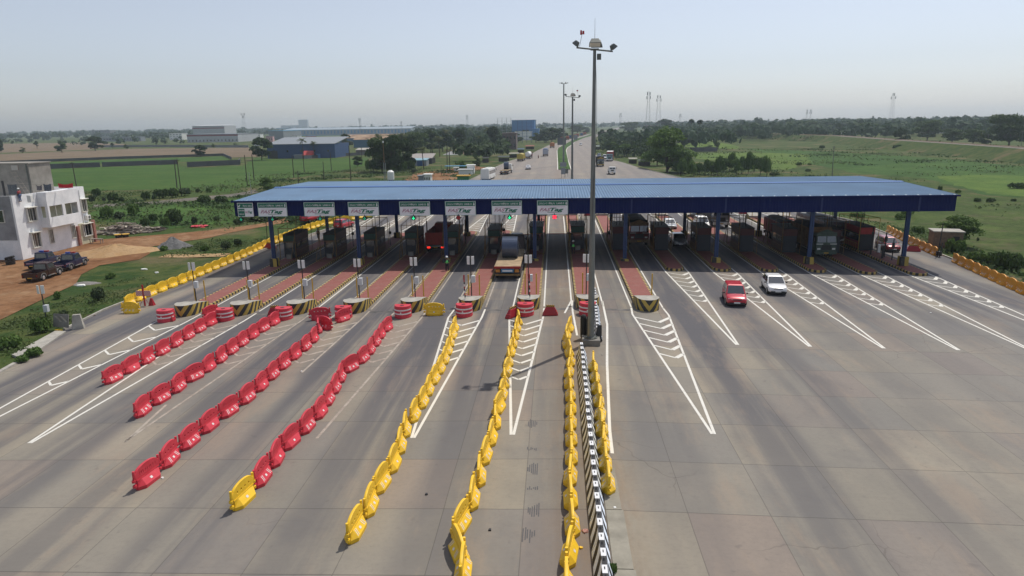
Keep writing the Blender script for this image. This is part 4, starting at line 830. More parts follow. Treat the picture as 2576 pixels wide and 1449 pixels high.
# ================================================================ VEHICLES
m_tyre=m_rubber; m_rim=M('wheel_rim',(.35,.35,.36),.35,.7)
def wheel(t,x,y,r,w,rim=None):
    b=MB(); s=1 if x>0 else -1; b.loft([[(x-s*w/2+s*dx,y+rr*math.cos(a),r+rr*math.sin(a)) for a in np.linspace(0,2*math.pi,19)[:-1]] for dx,rr in ((0,r*.8),(.02,r*.97),(w*.5,r),(w-.02,r*.97),(w,r*.78))]); o=b.build('wheel',m_tyre,t,smooth=False)
    b=MB(); b.cyl((x+s*w/2,y,r),(x+s*(w/2+.015),y,r),r*.58,r*.5,12); 
    b.build('rim',rim or m_rim,o)
def plate(t,x,y,z,w=.5,rz=0,txt='OD 05 AK 4182',front=True,col=None):
    b=MB(); b.bb(x-w/2,x+w/2,y-.01,y+.01,z-.06,z+.06); b.build('number_plate',col or m_white,t)
def car(name,lb,cat,loc_,rz,L=3.9,Wd=1.75,H=1.55,paint=None,suv=True,group=None,lit=False):
    t=thing(name,lb,cat,loc_,rz,group); hw=Wd/2; r=.33; hood=.95 if suv else .88
    # body: rings from tail (y=-L/2) to nose (y=+L/2)
    st=[(-L/2,.42,.74,.80,.90),(-L/2+.08,.30,.86,.93,.96),(-L/2+.7,.24,.92,.98,1.0),(-.2,.24,.90,.97,1.0),(L*.17,.24,.88,.96,1.0),(L*.24,.24,.86,hood+.02,.99),(L*.38,.24,.80,hood-.06,.97),(L/2-.12,.28,.66,hood-.20,.90),(L/2,.34,.54,.62,.80)]
    b=MB(); rings=[]
    for y,zb,zs,zt,k in st:
        w=hw*k; rings.append([(-w*.9,y,zb),(-w,y,zb+.12),(-w,y,zs-.05),(-w*.93,y,zs+.04),(-w*.8,y,zt),(-w*.35,y,zt+.025),(w*.35,y,zt+.025),(w*.8,y,zt),(w*.93,y,zs+.04),(w,y,zs-.05),(w,y,zb+.12),(w*.9,y,zb)])
    b.loft(rings); o=b.build('body',paint,t,smooth=True); m=o.modifiers.new('s','SUBSURF'); m.levels=m.render_levels=2
    # cabin: glass house with painted roof
    yb0,yr0,yr1,yb1=-L/2+(.12 if suv else .3),-L/2+(.4 if suv else .85),L*.07,L*.26; zb=.93; wr=hw*.76; wb=hw*.93
    V=[(-wb,yb0,zb),(wb,yb0,zb),(wb,yb1,zb),(-wb,yb1,zb),(-wr,yr0,H-.06),(wr,yr0,H-.06),(wr,yr1,H-.05),(-wr,yr1,H-.05)]
    b=MB(); b.faces(V,[(0,1,5,4),(1,2,6,5),(2,3,7,6),(3,0,4,7),(4,5,6,7)]); b.build('cabin',paint,t,bevel=.04)
    b=MB(); b.loft([[(-wr*.98,yr0+.02,H-.07),(wr*.98,yr0+.02,H-.07),(wr*.98,yr1-.02,H-.06),(-wr*.98,yr1-.02,H-.06)],[(-wr*.85,yr0+.15,H),(wr*.85,yr0+.15,H),(wr*.85,yr1-.12,H),(-wr*.85,yr1-.12,H)]]); b.build('roof',paint,t,bevel=.03,smooth=False)
    def pan(A_,B_,C_,D_,nm,i0=.08,j0=.1,j1=.9):
        A_,B_,C_,D_=map(Vector,(A_,B_,C_,D_)); nrm=(B_-A_).cross(D_-A_).normalized(); f=lambda u,v:(A_.lerp(B_,u)).lerp(D_.lerp(C_,u),v)+nrm*.012
        b=MB(); b.poly([f(i0,j0),f(1-i0,j0),f(1-i0,j1),f(i0,j1)]); b.build(nm,m_glass,t,norm=False)
    pan(V[2],V[3],V[7],V[6],'windshield',.05,.06,.96); pan(V[0],V[1],V[5],V[4],'rear_window',.1,.3,.9)
    for s,(q0,q1,q2,q3) in ((1,(V[1],V[2],V[6],V[5])),(-1,(V[3],V[0],V[4],V[7]))):
        a,c,d,e=map(Vector,(q0,q1,q2,q3)); mid=a.lerp(c,.5); md=e.lerp(d,.5); pan(a,mid,md,e,'side_window',.07,.12,.9); pan(mid,c,d,md,'side_window',.05,.12,.9)
    for s in (-1,1):
        for y in (-L/2+.72,L/2-.78): wheel(t,s*(hw-.1),y,r,.2)
        b=MB(); b.box((s*(hw+.08),L*.17,.98),(.16,.1,.12)); b.build('wing_mirror',m_black,t,bevel=.02)
        b=MB(); b.poly([(s*hw*.42,L/2-.03,.60),(s*hw*.82,L/2-.13,.64),(s*hw*.84,L/2-.16,.76),(s*hw*.45,L/2-.06,.72)]); b.build('headlight',m_hl,t)
        b=MB(); b.box((s*hw*.78,-L/2+.0,.78),(.18,.06,.2)); b.build('tail_light',m_tail if lit else M('tail_off',(.25,.01,.01),.3),t)
    b=MB(); b.bb(-hw*.42,hw*.42,L/2-.05,L/2+.0,.62,.71); b.build('grille',m_black,t); b=MB(); b.bb(-hw*.72,hw*.72,L/2-.06,L/2+.015,.26,.43); b.build('bumper_inlet',m_black,t)
    plate(t,0,L/2+.03,.42); plate(t,0,-L/2-.02,.62)
    b=MB(); b.bb(-hw*.86,hw*.86,-L/2+.2,L/2-.3,.16,.3); b.build('underbody',m_black,t)
    return t
def facing(p,q): return math.atan2(-(q.x-p.x),q.y-p.y)
def between(r,a,b,off=.8):
    return A(r,*a),A(r,*b)
p_red=M('car_red',(.5,.012,.03),.28,.1,var=.05,coat=.6); p_wh=M('car_white',(.78,.78,.78),.28,var=.03,coat=.6); p_sil=M('car_silver',(.4,.42,.44),.3,.4,var=.05,coat=.5)
def carpos(r,pts): ps=[A(r,*p) for p in pts]; return sum(ps,Vector((0,0,0)))/len(ps)
q0=A('z7',2150,1085);q1=A('z7',2375,1095);fr=(q0+q1)/2
d=Vector((.12,1,0)).normalized(); c=Vector((fr.x+.05,fr.y+.15,0))+d*1.95; car('parked_car' if False else 'compact_car','red compact car with black mirrors driving away from the booths towards the camera','car',(c.x,c.y,G(c.x,c.y)),math.pi-math.atan2(d.x,d.y),3.75,1.74,1.62,p_red,True)
q0=A('z8',20,965);q1=A('z8',190,975);fr=(q0+q1)/2; d=Vector((.1,1,0)).normalized(); c=Vector((fr.x,fr.y+.1,0))+d*1.95; car('hatchback','white hatchback leaving the canopy behind the red car','car',(c.x,c.y,G(c.x,c.y)),math.pi-math.atan2(d.x,d.y),3.85,1.7,1.5,p_wh,False)
P=A('z7',1700,480); car('silver_car','silver car waiting in the canopy shade between two dark red booths','car',(P.x,P.y+2,road_z(P.x,0)),math.pi,4.0,1.72,1.5,p_sil,False)
P=A('z7',1640,350); car('silver_car','silver car waiting behind the first one in the canopy shade','car',(P.x+.1,P.y+5.5,road_z(P.x,0)),math.pi,4.0,1.72,1.5,p_sil,False)
P=A('z7',1850,250); car('white_suv','white car glinting in the sun just beyond the canopy','car',(P.x+.2,101,road_z(P.x,0)),math.pi,4.4,1.8,1.75,p_wh,True)
P=A('z8',1280,528); car('red_car','dark red car with lit lamp passing the booth in the rightmost lane','car',(P.x,P.y+2.0,road_z(P.x,0)),math.pi-.1,4.3,1.75,1.6,M('car_dark_red',(.28,.01,.02),.3,.1,coat=.5),True)
P=A('z6',850,300); car('red_car','red hatchback leaving on the far side beside the yellow barriers','car',(P.x,P.y+2,road_z(P.x,0)),-.25,4.0,1.72,1.55,p_red,True,lit=False)
P=A('z6',490,300); car('red_car','red car half hidden behind the leftmost booth by the yellow barriers','car',(P.x-2.2,P.y+8.5,road_z(P.x,0)),-.2,4.0,1.72,1.5,p_red,True)
P=A('z7',-30,420); car('blue_suv','dark blue car with lit tail lamps ahead of the coil truck','car',(-4.75,83.8,road_z(-4.7,0)),0,4.5,1.9,1.85,M('car_navy',(.03,.06,.1),.35,.1),True,lit=True)
P=A('z3',162,600); car('far_white_car','small white car driving away on the left carriageway','car',(P.x,P.y+2,G(P.x,P.y)),0,4.2,1.75,1.45,p_wh,False)
P=A('z3',692,357); car('far_white_car','distant white car coming on the right carriageway','car',(P.x,P.y+2,G(P.x,P.y)),math.pi-.1,4.2,1.8,1.7,p_wh,True)
P=A('z3',935,495); car('far_white_van','white van parked behind the red container lorry','van',(P.x,P.y+2,G(P.x,P.y)),math.pi-.1,4.3,1.8,1.9,p_wh,True)
P=A('z3',908,480); car('far_blue_car','blue car parked behind the white van at the right kerb','car',(P.x-1,P.y+6,G(P.x,P.y)),math.pi-.1,4.0,1.7,1.6,M('car_blue2',(.03,.06,.18),.4),True)
# ---- trucks
def cab(t,W_,z0,H,y0,D,paint,face,deco=None,hood=0):
    # cab front looks to +y at y0+D
    b=MB(); w=W_/2; b.loft([[(-w,y0,z0),(w,y0,z0),(w,y0+D,z0),(-w,y0+D,z0)],[(-w,y0,z0+H*.5),(w,y0,z0+H*.5),(w,y0+D,z0+H*.5),(-w,y0+D,z0+H*.5)],[(-w*.95,y0+.05,z0+H),(w*.95,y0+.05,z0+H),(w*.95,y0+D-.2,z0+H),(-w*.95,y0+D-.2,z0+H)]]); b.build('cab',paint,t,bevel=.06)
    b=MB(); k=.02; y1=y0+D+k
    for s in (-1,1): b.poly([(s*.05,y1-.02,z0+H*.53),(s*w*.9,y1-.02,z0+H*.53),(s*w*.86,y1-.155,z0+H*.9),(s*.05,y1-.155,z0+H*.9)])
    b.build('windshield',m_glass,t)
    for s in (-1,1):
        b=MB(); b.poly([(s*(w+.012),y0+D*.35,z0+H*.53),(s*(w+.012),y0+D*.95,z0+H*.53),(s*(w*.96+.012),y0+D*.85,z0+H*.88),(s*(w*.96+.012),y0+D*.35,z0+H*.88)]); b.build('side_window',m_glass,t)
        b=MB(); b.box((s*w*.72,y1,z0+.28),(.34,.05,.2)); b.build('headlight',m_hl,t); b=MB(); b.box((s*(w+.2),y0+D-.1,z0+H*.72),(.12,.08,.4)); b.bar((s*w,y0+D-.1,z0+H*.9),(s*(w+.2),y0+D-.1,z0+H*.9),.02); b.build('wing_mirror',m_black,t)
    b=MB(); b.bb(-w*.45,w*.45,y1-.02,y1+.03,z0+.15,z0+H*.38); b.build('grille',m_black,t); b=MB(); b.bb(-w*1.02,w*1.02,y1-.1,y1+.12,z0-.35,z0+.02); b.build('bumper',face,t,bevel=.03)
    if deco:
        b=MB(); b.bb(-w*.96,w*.96,y1-.18,y1-.05,z0+H*.93,z0+H*1.12); b.loft([[(-w*.9,y1-.15,z0+H*1.1),(w*.9,y1-.15,z0+H*1.1),(w*.9,y1-.1,z0+H*1.1),(-w*.9,y1-.1,z0+H*1.1)],[(-.1,y1-.15,z0+H*1.3),(.1,y1-.15,z0+H*1.3),(.1,y1-.1,z0+H*1.3),(-.1,y1-.1,z0+H*1.3)]]); b.build('visor_board',deco,t)
        b=MB(); b.bb(-w*.98,-w*.35,y1,y1+.04,z0+H*.42,z0+H*.46); b.build('chrome_strip',m_white,t); b=MB(); b.bb(w*.35,w*.98,y1,y1+.04,z0+H*.42,z0+H*.46); b.build('chrome_strip',m_white,t)
    plate(t,0,y1+.13,z0-.18,.5,col=m_ylpaint)
def chassis(t,L,W_,axles,r=.5,z=.85):
    b=MB(); b.bb(-.45,.45,-L/2,L/2-.5,z-.25,z); b.bb(-W_/2,W_/2,-L/2,-L/2+.15,.5,.9); b.build('chassis',m_black,t)
    for y in axles:
        for s in (-1,1): wheel(t,s*(W_/2-.18),y,r,.3)
def truck(name,lb,loc_,rz,L=8,W_=2.4,cabp=None,boxp=None,kind='tipper',deco=None,boxh=1.4,group=None,lit=False,top=None,cat='truck',cabH=1.9):
    t=thing(name,lb,cat,loc_,rz,group); chassis(t,L,W_,[-L/2+1.1,-L/2+2.3,L/2-1.4]); cd_=1.7; cab(t,W_*.96,.95,cabH,L/2-cd_,cd_,cabp,m_white if not deco else deco,deco)
    y0,y1=-L/2,L/2-cd_-.15; w=W_/2; b=MB()
    if kind in('tipper','cargo'):
        z=1.05; b.bb(-w,w,y0,y1,z,z+.12)
        for a,c in (((-w,-w+.06),(y0,y1)),((w-.06,w),(y0,y1))): b.bb(a[0],a[1],c[0],c[1],z+.12,z+boxh)
        b.bb(-w+.06,w-.06,y0,y0+.06,z+.12,z+boxh); b.bb(-w+.06,w-.06,y1-.06,y1,z+.12,z+boxh+.2); 
        for k in range(7):
            yy=y0+.1+(y1-y0-.2)*k/6
            for s in (-1,1): b.bb(s*(w+.03)-.03,s*(w+.03)+.03,yy-.05,yy+.05,z,z+boxh)
        b.build('cargo_bed',boxp,t)
        if top: c=MB(); n=8; c.loft([[(x,yy,z+boxh-.1+(.45*math.sin(math.pi*(x+w)/(2*w)))*(1+.15*math.sin(yy*2))) for x in np.linspace(-w*.96,w*.96,n)]+[(w*.96,yy,z+boxh-.4),(-w*.96,yy,z+boxh-.4)] for yy in np.linspace(y0+.05,y1-.05,7)]); c.build('load',top,t,smooth=False)
    elif kind=='box':
        b.bb(-w,w,y0,y1,1.1,1.1+boxh); b.build('container',boxp,t,bevel=.03); c=MB()
        for k in range(int((y1-y0)/.35)):
            yy=y0+.15+k*.35
            for s in (-1,1): c.bb(s*(w+.015)-.015,s*(w+.015)+.015,yy,yy+.12,1.2,1.0+boxh)
        c.build('side_ribs',boxp,t); c=MB(); c.bb(-w*.98,w*.98,y0+.02,y1-.02,1.1+boxh,1.13+boxh); c.build('roof_panel',top or boxp,t)
    elif kind=='tank': b.cyl((0,y0+.1,2.1),(0,y1-.1,2.1),1.05,1.05,20); b.build('tank',boxp,t); c=MB(); c.bb(-w*.9,w*.9,y0,y1,1,1.15); c.build('tank_frame',m_black,t)
    elif kind=='flat':
        b.bb(-w,w,y0,y1,1.15,1.32); b.build('deck',boxp,t)
    for s in (-1,1): c=MB(); c.box((s*w*.72,y0-.02,.72),(.36,.06,.16)); c.build('tail_light',m_tail if lit else M('tail_off',(.25,.01,.01),.3),t)
    c=MB(); c.bb(-w*.95,w*.95,y0-.04,y0+.02,.86,.92); c.build('reflective_strip',m_white,t); c=MB(); c.bb(-.25,.25,y0-.04,y0,.66,.78); c.build('number_plate',m_ylpaint,t)
    return t
c_orange=M('truck_orange',(.3,.06,.02),.6,var=.3); c_wood=M('truck_wood',(.34,.25,.15),.85,var=.35,sc=1.2); c_grey=M('truck_grey',(.18,.19,.2),.7); c_tarp=M('tarpaulin',(.012,.013,.016),.8,var=.3); c_dred=M('truck_dark_red',(.16,.02,.02),.6,var=.3); c_steel=M('coil_steel',(.07,.09,.14),.35,.5,var=.15,sc=6); c_deco=M('truck_deco',(.22,.05,.03),.6,var=.6,sc=6,col2=(.3,.22,.1)); c_blue=M('truck_blue',(.03,.08,.2),.5,var=.2); c_green=M('truck_green',(.05,.08,.06),.6,var=.3)
x=(IX[3]+IX[4])/2; P=A('z6',1720,540); truck('tipper_truck','red tipper truck with lit tail lamps seen from behind in the canopy shade',(x,P.y+4.2,road_z(x,0)),0,8,2.4,c_orange,M('truck_red',(.35,.03,.02),.6,var=.2),'tipper',lit=True,boxh=1.5)
# coil trailer
x=(IX[5]+IX[6])/2; P=at(1266,706); t=thing('coil_trailer','flatbed lorry with a wooden deck carrying one big steel coil, entering the canopy','truck',(x,P.y+5.6,road_z(x,0)),0); chassis(t,11,2.6,[-4.2,-3.0,-1.8,3.9]); cab(t,2.5,.95,1.9,4.3,1.7,M('cab_dark',(.05,.04,.04),.6),m_white)
b=MB(); b.bb(-1.3,1.3,-5.5,4.2,1.22,1.42); o=b.build('deck',c_wood,t); b=MB(); b.bb(-1.32,1.32,-5.55,-5.48,1.2,1.42); b.build('red_edge',M('truck_red',(.35,.03,.02),.6),t)
b=MB(); n=28; R1,R2=1.12,.36; hw=.72
for k in range(n):
    a0,a1=2*math.pi*k/n,2*math.pi*(k+1)/n; f=lambda x_,r_,a_:(x_,-.6+r_*math.cos(a_),2.5+r_*math.sin(a_))
    b.poly([f(-hw,R1,a0),f(hw,R1,a0),f(hw,R1,a1),f(-hw,R1,a1)])
    for s in (-hw,hw): b.poly([f(s,R1,a0),f(s,R1,a1),f(s,R2,a1),f(s,R2,a0)])
    b.poly([f(-hw,R2,a0),f(hw,R2,a0),f(hw,R2,a1),f(-hw,R2,a1)])
CO=b.build('steel_coil',c_steel); CO.location=t.location; CO.scale=(1.12,1.12,1.0); tag(CO,'big round steel coil chained on the flatbed deck','steel coil')
b=MB()
for s in (-1,1):
    for q in ((-2.6,1),(1.6,1)): b.bar((s*.75,-.6,3.45),(s*1.25,q[0],1.42),.014)
b.build('chain',m_galv,t)
b=MB(); b.bb(-.62,.62,-5.6,-5.5,.82,1.18); o=b.build('number_board',M('board_blue',(.06,.2,.35),.5),t); b=MB(); b.bb(-.5,.5,-5.64,-5.6,.92,1.06); b.build('number_plate',m_white,o)
for s in (-1,1): b=MB(); b.box((s*.95,-5.56,.98),(.42,.08,.28)); b.build('tail_lamp_panel',M('lamp_orange',(.5,.2,.03),.4),t)
b=MB(); b.bb(-1.25,1.25,-5.6,-5.4,.5,.66); b.build('under_run_bar',m_frame,t)
x=(IX[8]+IX[9])/2; P=A('z7',1315,475); truck('goods_truck','decorated lorry facing the camera with a dark tarpaulin load, left of the silver car',(x+.3,P.y+4.5,road_z(x,0)),math.pi,9,2.45,c_dred,c_tarp,'cargo',deco=c_deco,boxh=1.9,top=c_tarp)
x=(IX[11]+IX[12])/2; truck('container_truck','grey container lorry under the far edge of the canopy',(x-.6,107,road_z(x,0)),math.pi,13,2.5,c_grey,M('container_grey',(.12,.115,.11),.7,var=.15),'box',boxh=2.7)
x=(IX[12]+IX[13])/2; truck('dark_truck','dark lorry with red and black load in the shade behind the third booth from right',(x-.1,90,road_z(x,0)),math.pi,8.5,2.45,c_green,c_dred,'cargo',boxh=1.7,top=c_tarp)
x=(IX[12]+IX[13])/2+.2; 
x=(IX[13]+IX[12])/2; P=A('z8',660,600); x=30.9; truck('goods_truck','painted lorry with white windscreen strips facing the camera beside the bus',(x,P.y+4.3,road_z(x,0)),math.pi,8.5,2.4,c_green,M('cargo_brown',(.16,.09,.04),.8,var=.4,sc=3),'cargo',deco=c_green,boxh=2.2,top=c_tarp)
# bus
def bus(lb,loc_,rz,L,cb,group=None,roofc=None):
    t=thing('bus',lb,'bus',loc_,rz,group); w=1.25; b=MB(); b.loft([[(-w,-L/2,.35),(w,-L/2,.35),(w,L/2,.35),(-w,L/2,.35)],[(-w,-L/2,1.3),(w,-L/2,1.3),(w,L/2+.05,1.3),(-w,L/2+.05,1.3)],[(-w*.94,-L/2+.1,3.1),(w*.94,-L/2+.1,3.1),(w*.94,L/2-.35,3.1),(-w*.94,L/2-.35,3.1)]]); b.build('body',cb,t,bevel=.1)
    b=MB(); b.bb(-w*.9,w*.9,-L/2+.15,L/2-.5,3.1,3.16); 
    for k in range(3): b.bb(-.5,.5,-L/2+2+k*(L-4)/2.5,-L/2+3+k*(L-4)/2.5,3.16,3.3)
    b.build('roof',roofc or m_white,t); b=MB(); b.poly([(-w*.88,L/2+.03,1.45),(w*.88,L/2+.03,1.45),(w*.84,L/2-.27,2.75),(-w*.84,L/2-.27,2.75)]); b.build('windshield',m_glass,t)
    for s in (-1,1):
        n=int(L/1.5)
        for k in range(n): y=-L/2+.5+k*1.45; b=MB(); b.poly([(s*(w+.0),y,1.65),(s*(w+.0),y+1.3,1.65),(s*(w*.955+.012),y+1.3,2.6),(s*(w*.955+.012),y,2.6)]); b.build('window',m_glass,t)
        for y in (-L/2+2.2,L/2-2): wheel(t,s*(w-.15),y,.5,.3)
        b=MB(); b.poly([(s*.5,L/2+.07,.75),(s*1.1,L/2+.07,.8),(s*1.15,L/2+.07,1.1),(s*.75,L/2+.07,.95)]); b.build('headlight',m_hl,t); b=MB(); b.tube([(s*w*.9,L/2-.2,2.9),(s*(w+.25),L/2+.15,2.8),(s*(w+.28),L/2+.2,2.5)],.03,5); b.box((s*(w+.28),L/2+.2,2.35),(.12,.08,.35)); b.build('wing_mirror',m_black,t)
    return t
P=A('z8',850,490); bus('white and dark coach facing the camera in the shade beside the red booth',(35.2,P.y+6.6,road_z(35,0)),math.pi,11,M('coach_body',(.3,.3,.31),.4,var=.5,sc=1.5,col2=(.08,.02,.03)),roofc=c_grey)
P=A('z3',30,705); bus('white bus on the left carriageway just behind the canopy',(-19.2,196,G(-19,196)),-.12,9,m_white)
fg='lorries on the far carriageways'
P=A('z3',90,517); truck('far_tipper','yellow tipper lorry parked at the left roadside behind the canopy',(P.x,P.y+4,G(P.x,P.y)),-.1,8,2.5,m_ylpaint,M('tipper_yellow',(.45,.36,.06),.6),'tipper',group=fg,boxh=1.8,top=M('tipper_load',(.4,.33,.12),.9))
P=A('z3',150,497); truck('far_tanker','red lorry with a round white tank parked ahead of the yellow tipper',(P.x+.5,P.y+7,G(P.x,P.y)),-.1,9,2.5,c_dred,m_white,'tank',group=fg)
P=A('z3',337,466); truck('far_lorry','blue and white covered lorry driving away on the left carriageway',(P.x,P.y+4,G(P.x,P.y)),0,8,2.5,c_blue,M('white_blue',(.4,.42,.48),.6),'cargo',group=fg,boxh=2.2,top=c_blue)
P=A('z3',405,382); truck('far_lorry','orange lorry far off on the left carriageway',(P.x,P.y+4,G(P.x,P.y)),-.05,8,2.6,c_orange,M('lorry_orange',(.38,.14,.05),.7),'cargo',group=fg,boxh=1.9,top=M('sand_load',(.45,.25,.12),.9))
P=A('z3',893,572); truck('far_lorry','dark green lorry with a covered load coming towards the plaza, right carriageway',(P.x,P.y+4.5,G(P.x,P.y)),math.pi,8,2.5,c_green,c_tarp,'cargo',group=fg,boxh=2.2,top=c_tarp,deco=M('deco_yellow',(.35,.25,.08),.7))
P=A('z3',1012,518); truck('far_container_truck','red container lorry with white front parked at the right kerb',(P.x-.6,P.y+5.5,G(P.x,P.y)),math.pi-.12,10.5,2.5,M('cab_cyan',(.15,.3,.32),.5),M('box_red',(.34,.06,.05),.6),'box',group=fg,boxh=2.7,top=m_white)
P=A('z3',1010,652); truck('far_pickup','small white pickup lorry coming towards the plaza on the right carriageway',(P.x,P.y+2.6,G(P.x,P.y)),math.pi,5.2,2.0,m_white,m_white,'cargo',group=fg,boxh=.6,cabH=1.35)
P=A('z2',2510,650); truck('far_coil_truck','white cab lorry carrying a dark coil, at the left roadside behind the canopy',(P.x,P.y+4,G(P.x,P.y)),-.12,9,2.5,m_white,c_wood,'flat',group=fg)
b=MB(); b.cyl((-.75,0,0),(.75,0,0),1.2,1.2,20); o=b.build('steel_coil',c_steel,loc=(P.x,P.y+4.6,G(P.x,P.y)+2.5)); tag(o,'dark steel coil on the roadside lorry behind the canopy','steel coil')
for k in range(9):
    Yk=560+k*45; X=ip(CR,Yk)-9-(k%2); truck('parked_lorry',f'distant red brown lorry parked in the queue beyond the bend, {ordn(k)} from the near end',(X,Yk,G(X,Yk)),-.12,9,2.5,c_dred,c_orange if k%3 else c_blue,'box','',2.4,'lorries parked beyond the bend')
# ---- pickups by the white building
def pickup(lb,loc_,rz,paint,police=False):
    t=thing('pickup_truck',lb,'pickup',loc_,rz,'pickups parked by the white building'); hw=.84; L=4.8
    b=MB(); b.loft([[(-hw,y,.45),(hw,y,.45),(hw,y,1.0),(-hw,y,1.0)] for y in (-.45,1.0)]+[[(-hw*.92,y,.45),(hw*.92,y,.45),(hw*.92,y,z),(-hw*.92,y,z)] for y,z in ((1.05,1.02),(2.05,.98),(2.2,.9))]); b.build('body',paint,t,bevel=.03)
    b=MB(); b.bb(-hw,hw,-2.4,-.5,.5,.58)
    for a in ((-hw,-hw+.05,-2.4,-.5),(hw-.05,hw,-2.4,-.5),(-hw+.05,hw-.05,-2.4,-2.35),(-hw+.05,hw-.05,-.55,-.5)): b.bb(*a,.58,1.05)
    b.build('bed',paint,t)
    V=[(-hw,-.5,1.0),(hw,-.5,1.0),(hw,1.05,1.0),(-hw,1.05,1.0),(-hw*.86,-.42,1.78),(hw*.86,-.42,1.78),(hw*.86,.7,1.78),(-hw*.86,.7,1.78)]
    b=MB(); b.faces(V,[(0,1,5,4),(1,2,6,5),(2,3,7,6),(3,0,4,7),(4,5,6,7)]); b.build('cab',paint,t,bevel=.05)
    for nm,(i,j,k,l) in (('windshield',(2,3,7,6)),('rear_window',(0,1,5,4)),('side_window',(1,2,6,5)),('side_window',(3,0,4,7))):
        a,c,d_,e=[Vector(V[q]) for q in (i,j,k,l)]; n_=(c-a).cross(e-a).normalized()*.012; f=lambda u,v:(a.lerp(c,u)).lerp(e.lerp(d_,u),v)+n_; b=MB(); b.poly([f(.12,.18),f(.88,.18),f(.88,.85),f(.12,.85)]); b.build(nm,m_glass,t,norm=False)
    for s in (-1,1):
        for y in (-1.45,1.5):
            wheel(t,s*(hw-.06),y,.36,.22,M('alloy',(.6,.6,.62),.3,.6) if not police else m_rim)
            b=MB(); N=7
            for k in range(N):
                a0,a1=math.pi*k/N,math.pi*(k+1)/N; b.poly([(s*(hw+.08),y+.44*math.cos(a0),.38+.44*math.sin(a0)),(s*(hw+.08),y+.44*math.cos(a1),.38+.44*math.sin(a1)),(s*(hw-.1),y+.44*math.cos(a1),.38+.44*math.sin(a1)),(s*(hw-.1),y+.44*math.cos(a0),.38+.44*math.sin(a0))]); b.poly([(s*(hw+.08),y+.44*math.cos(a0),.38+.44*math.sin(a0)),(s*(hw+.08),y+.44*math.cos(a1),.38+.44*math.sin(a1)),(s*(hw+.08),y+.52*math.cos(a1),.38+.52*math.sin(a1)),(s*(hw+.08),y+.52*math.cos(a0),.38+.52*math.sin(a0))])
            b.build('wheel_arch',m_galv,t,norm=False)
        b=MB(); b.bb(s*(hw+.02)-.06,s*(hw+.02)+.06,-.6,.7,.36,.41); b.build('side_step',m_galv,t); b=MB(); b.box((s*.6,2.2,.8),(.2,.05,.16)); b.build('headlight',m_hl,t)
        b=MB(); b.box((s*(hw-.08),-2.41,.75),(.1,.03,.2)); b.build('tail_light',M('tail_off',(.25,.01,.01),.3),t)
    b=MB(); b.bb(-.85,.85,2.2,2.35,.42,.6); b.build('bumper',m_black,t); plate(t,0,-2.43,.5,col=m_ylpaint)
    if police:
        b=MB(); b.bb(-.55,-.06,.15,.4,1.8,1.92); b.build('light_bar',M('beacon_blue',(.03,.08,.4),.3),t); b=MB(); b.bb(.06,.55,.15,.4,1.8,1.92); b.build('light_bar',M('beacon_red2',(.4,.03,.03),.3),t)
        for s in (-1,1):
            b=MB(); b.bb(s*(hw+.006)-.004,s*(hw+.006)+.004,-2.2,-1.2 if False else -2.0,.8,.82); 
            me=textmesh('PATROL' if False else 'HIGHWAY',.17,th=.002); me.transform(Matrix.Rotation(rad(90)*s,4,'Z')); me.transform(Matrix.Translation((s*(hw+.01),-1.0*s-1.3 if s>0 else -.6,.82))); me.materials.clear(); me.materials.append(m_pink); link('lettering',me,t)
        b=MB(); b.bb(-.6,.6,-2.41,-2.405,.74,.86); b.build('lettering_panel',m_pink,t)
    return t
c_navy=M('police_navy',(.008,.015,.06),.35,.1,var=.1,coat=.4); c_mar=M('pickup_maroon',(.035,.012,.012),.35,.1,var=.1,coat=.4)
r0=A('z5',440,565);r1=A('z5',600,508); d=(r1-r0); d.z=0; d.normalize(); lft=Vector((-d.y,d.x,0)); rz=math.atan2(-d.x,d.y)
def ppk(a,b,lb,pt,po): 
    A0=A('z5',*a);A1=A('z5',*b); c=(A0+A1)/2+lft*.8; pickup(lb,(c.x,c.y,G(c.x,c.y)+.05),rz,pt,po)
ppk((440,565),(600,508),'dark maroon pickup with white wheel arches, nearest the camera',c_mar,False)
ppk((715,462),(860,408),'navy blue patrol pickup with beacon bar, rightmost of the parked three',c_navy,True)
ppk((440,445),(600,392),'navy blue patrol pickup nearest the building wall, behind the other two',c_navy,True)
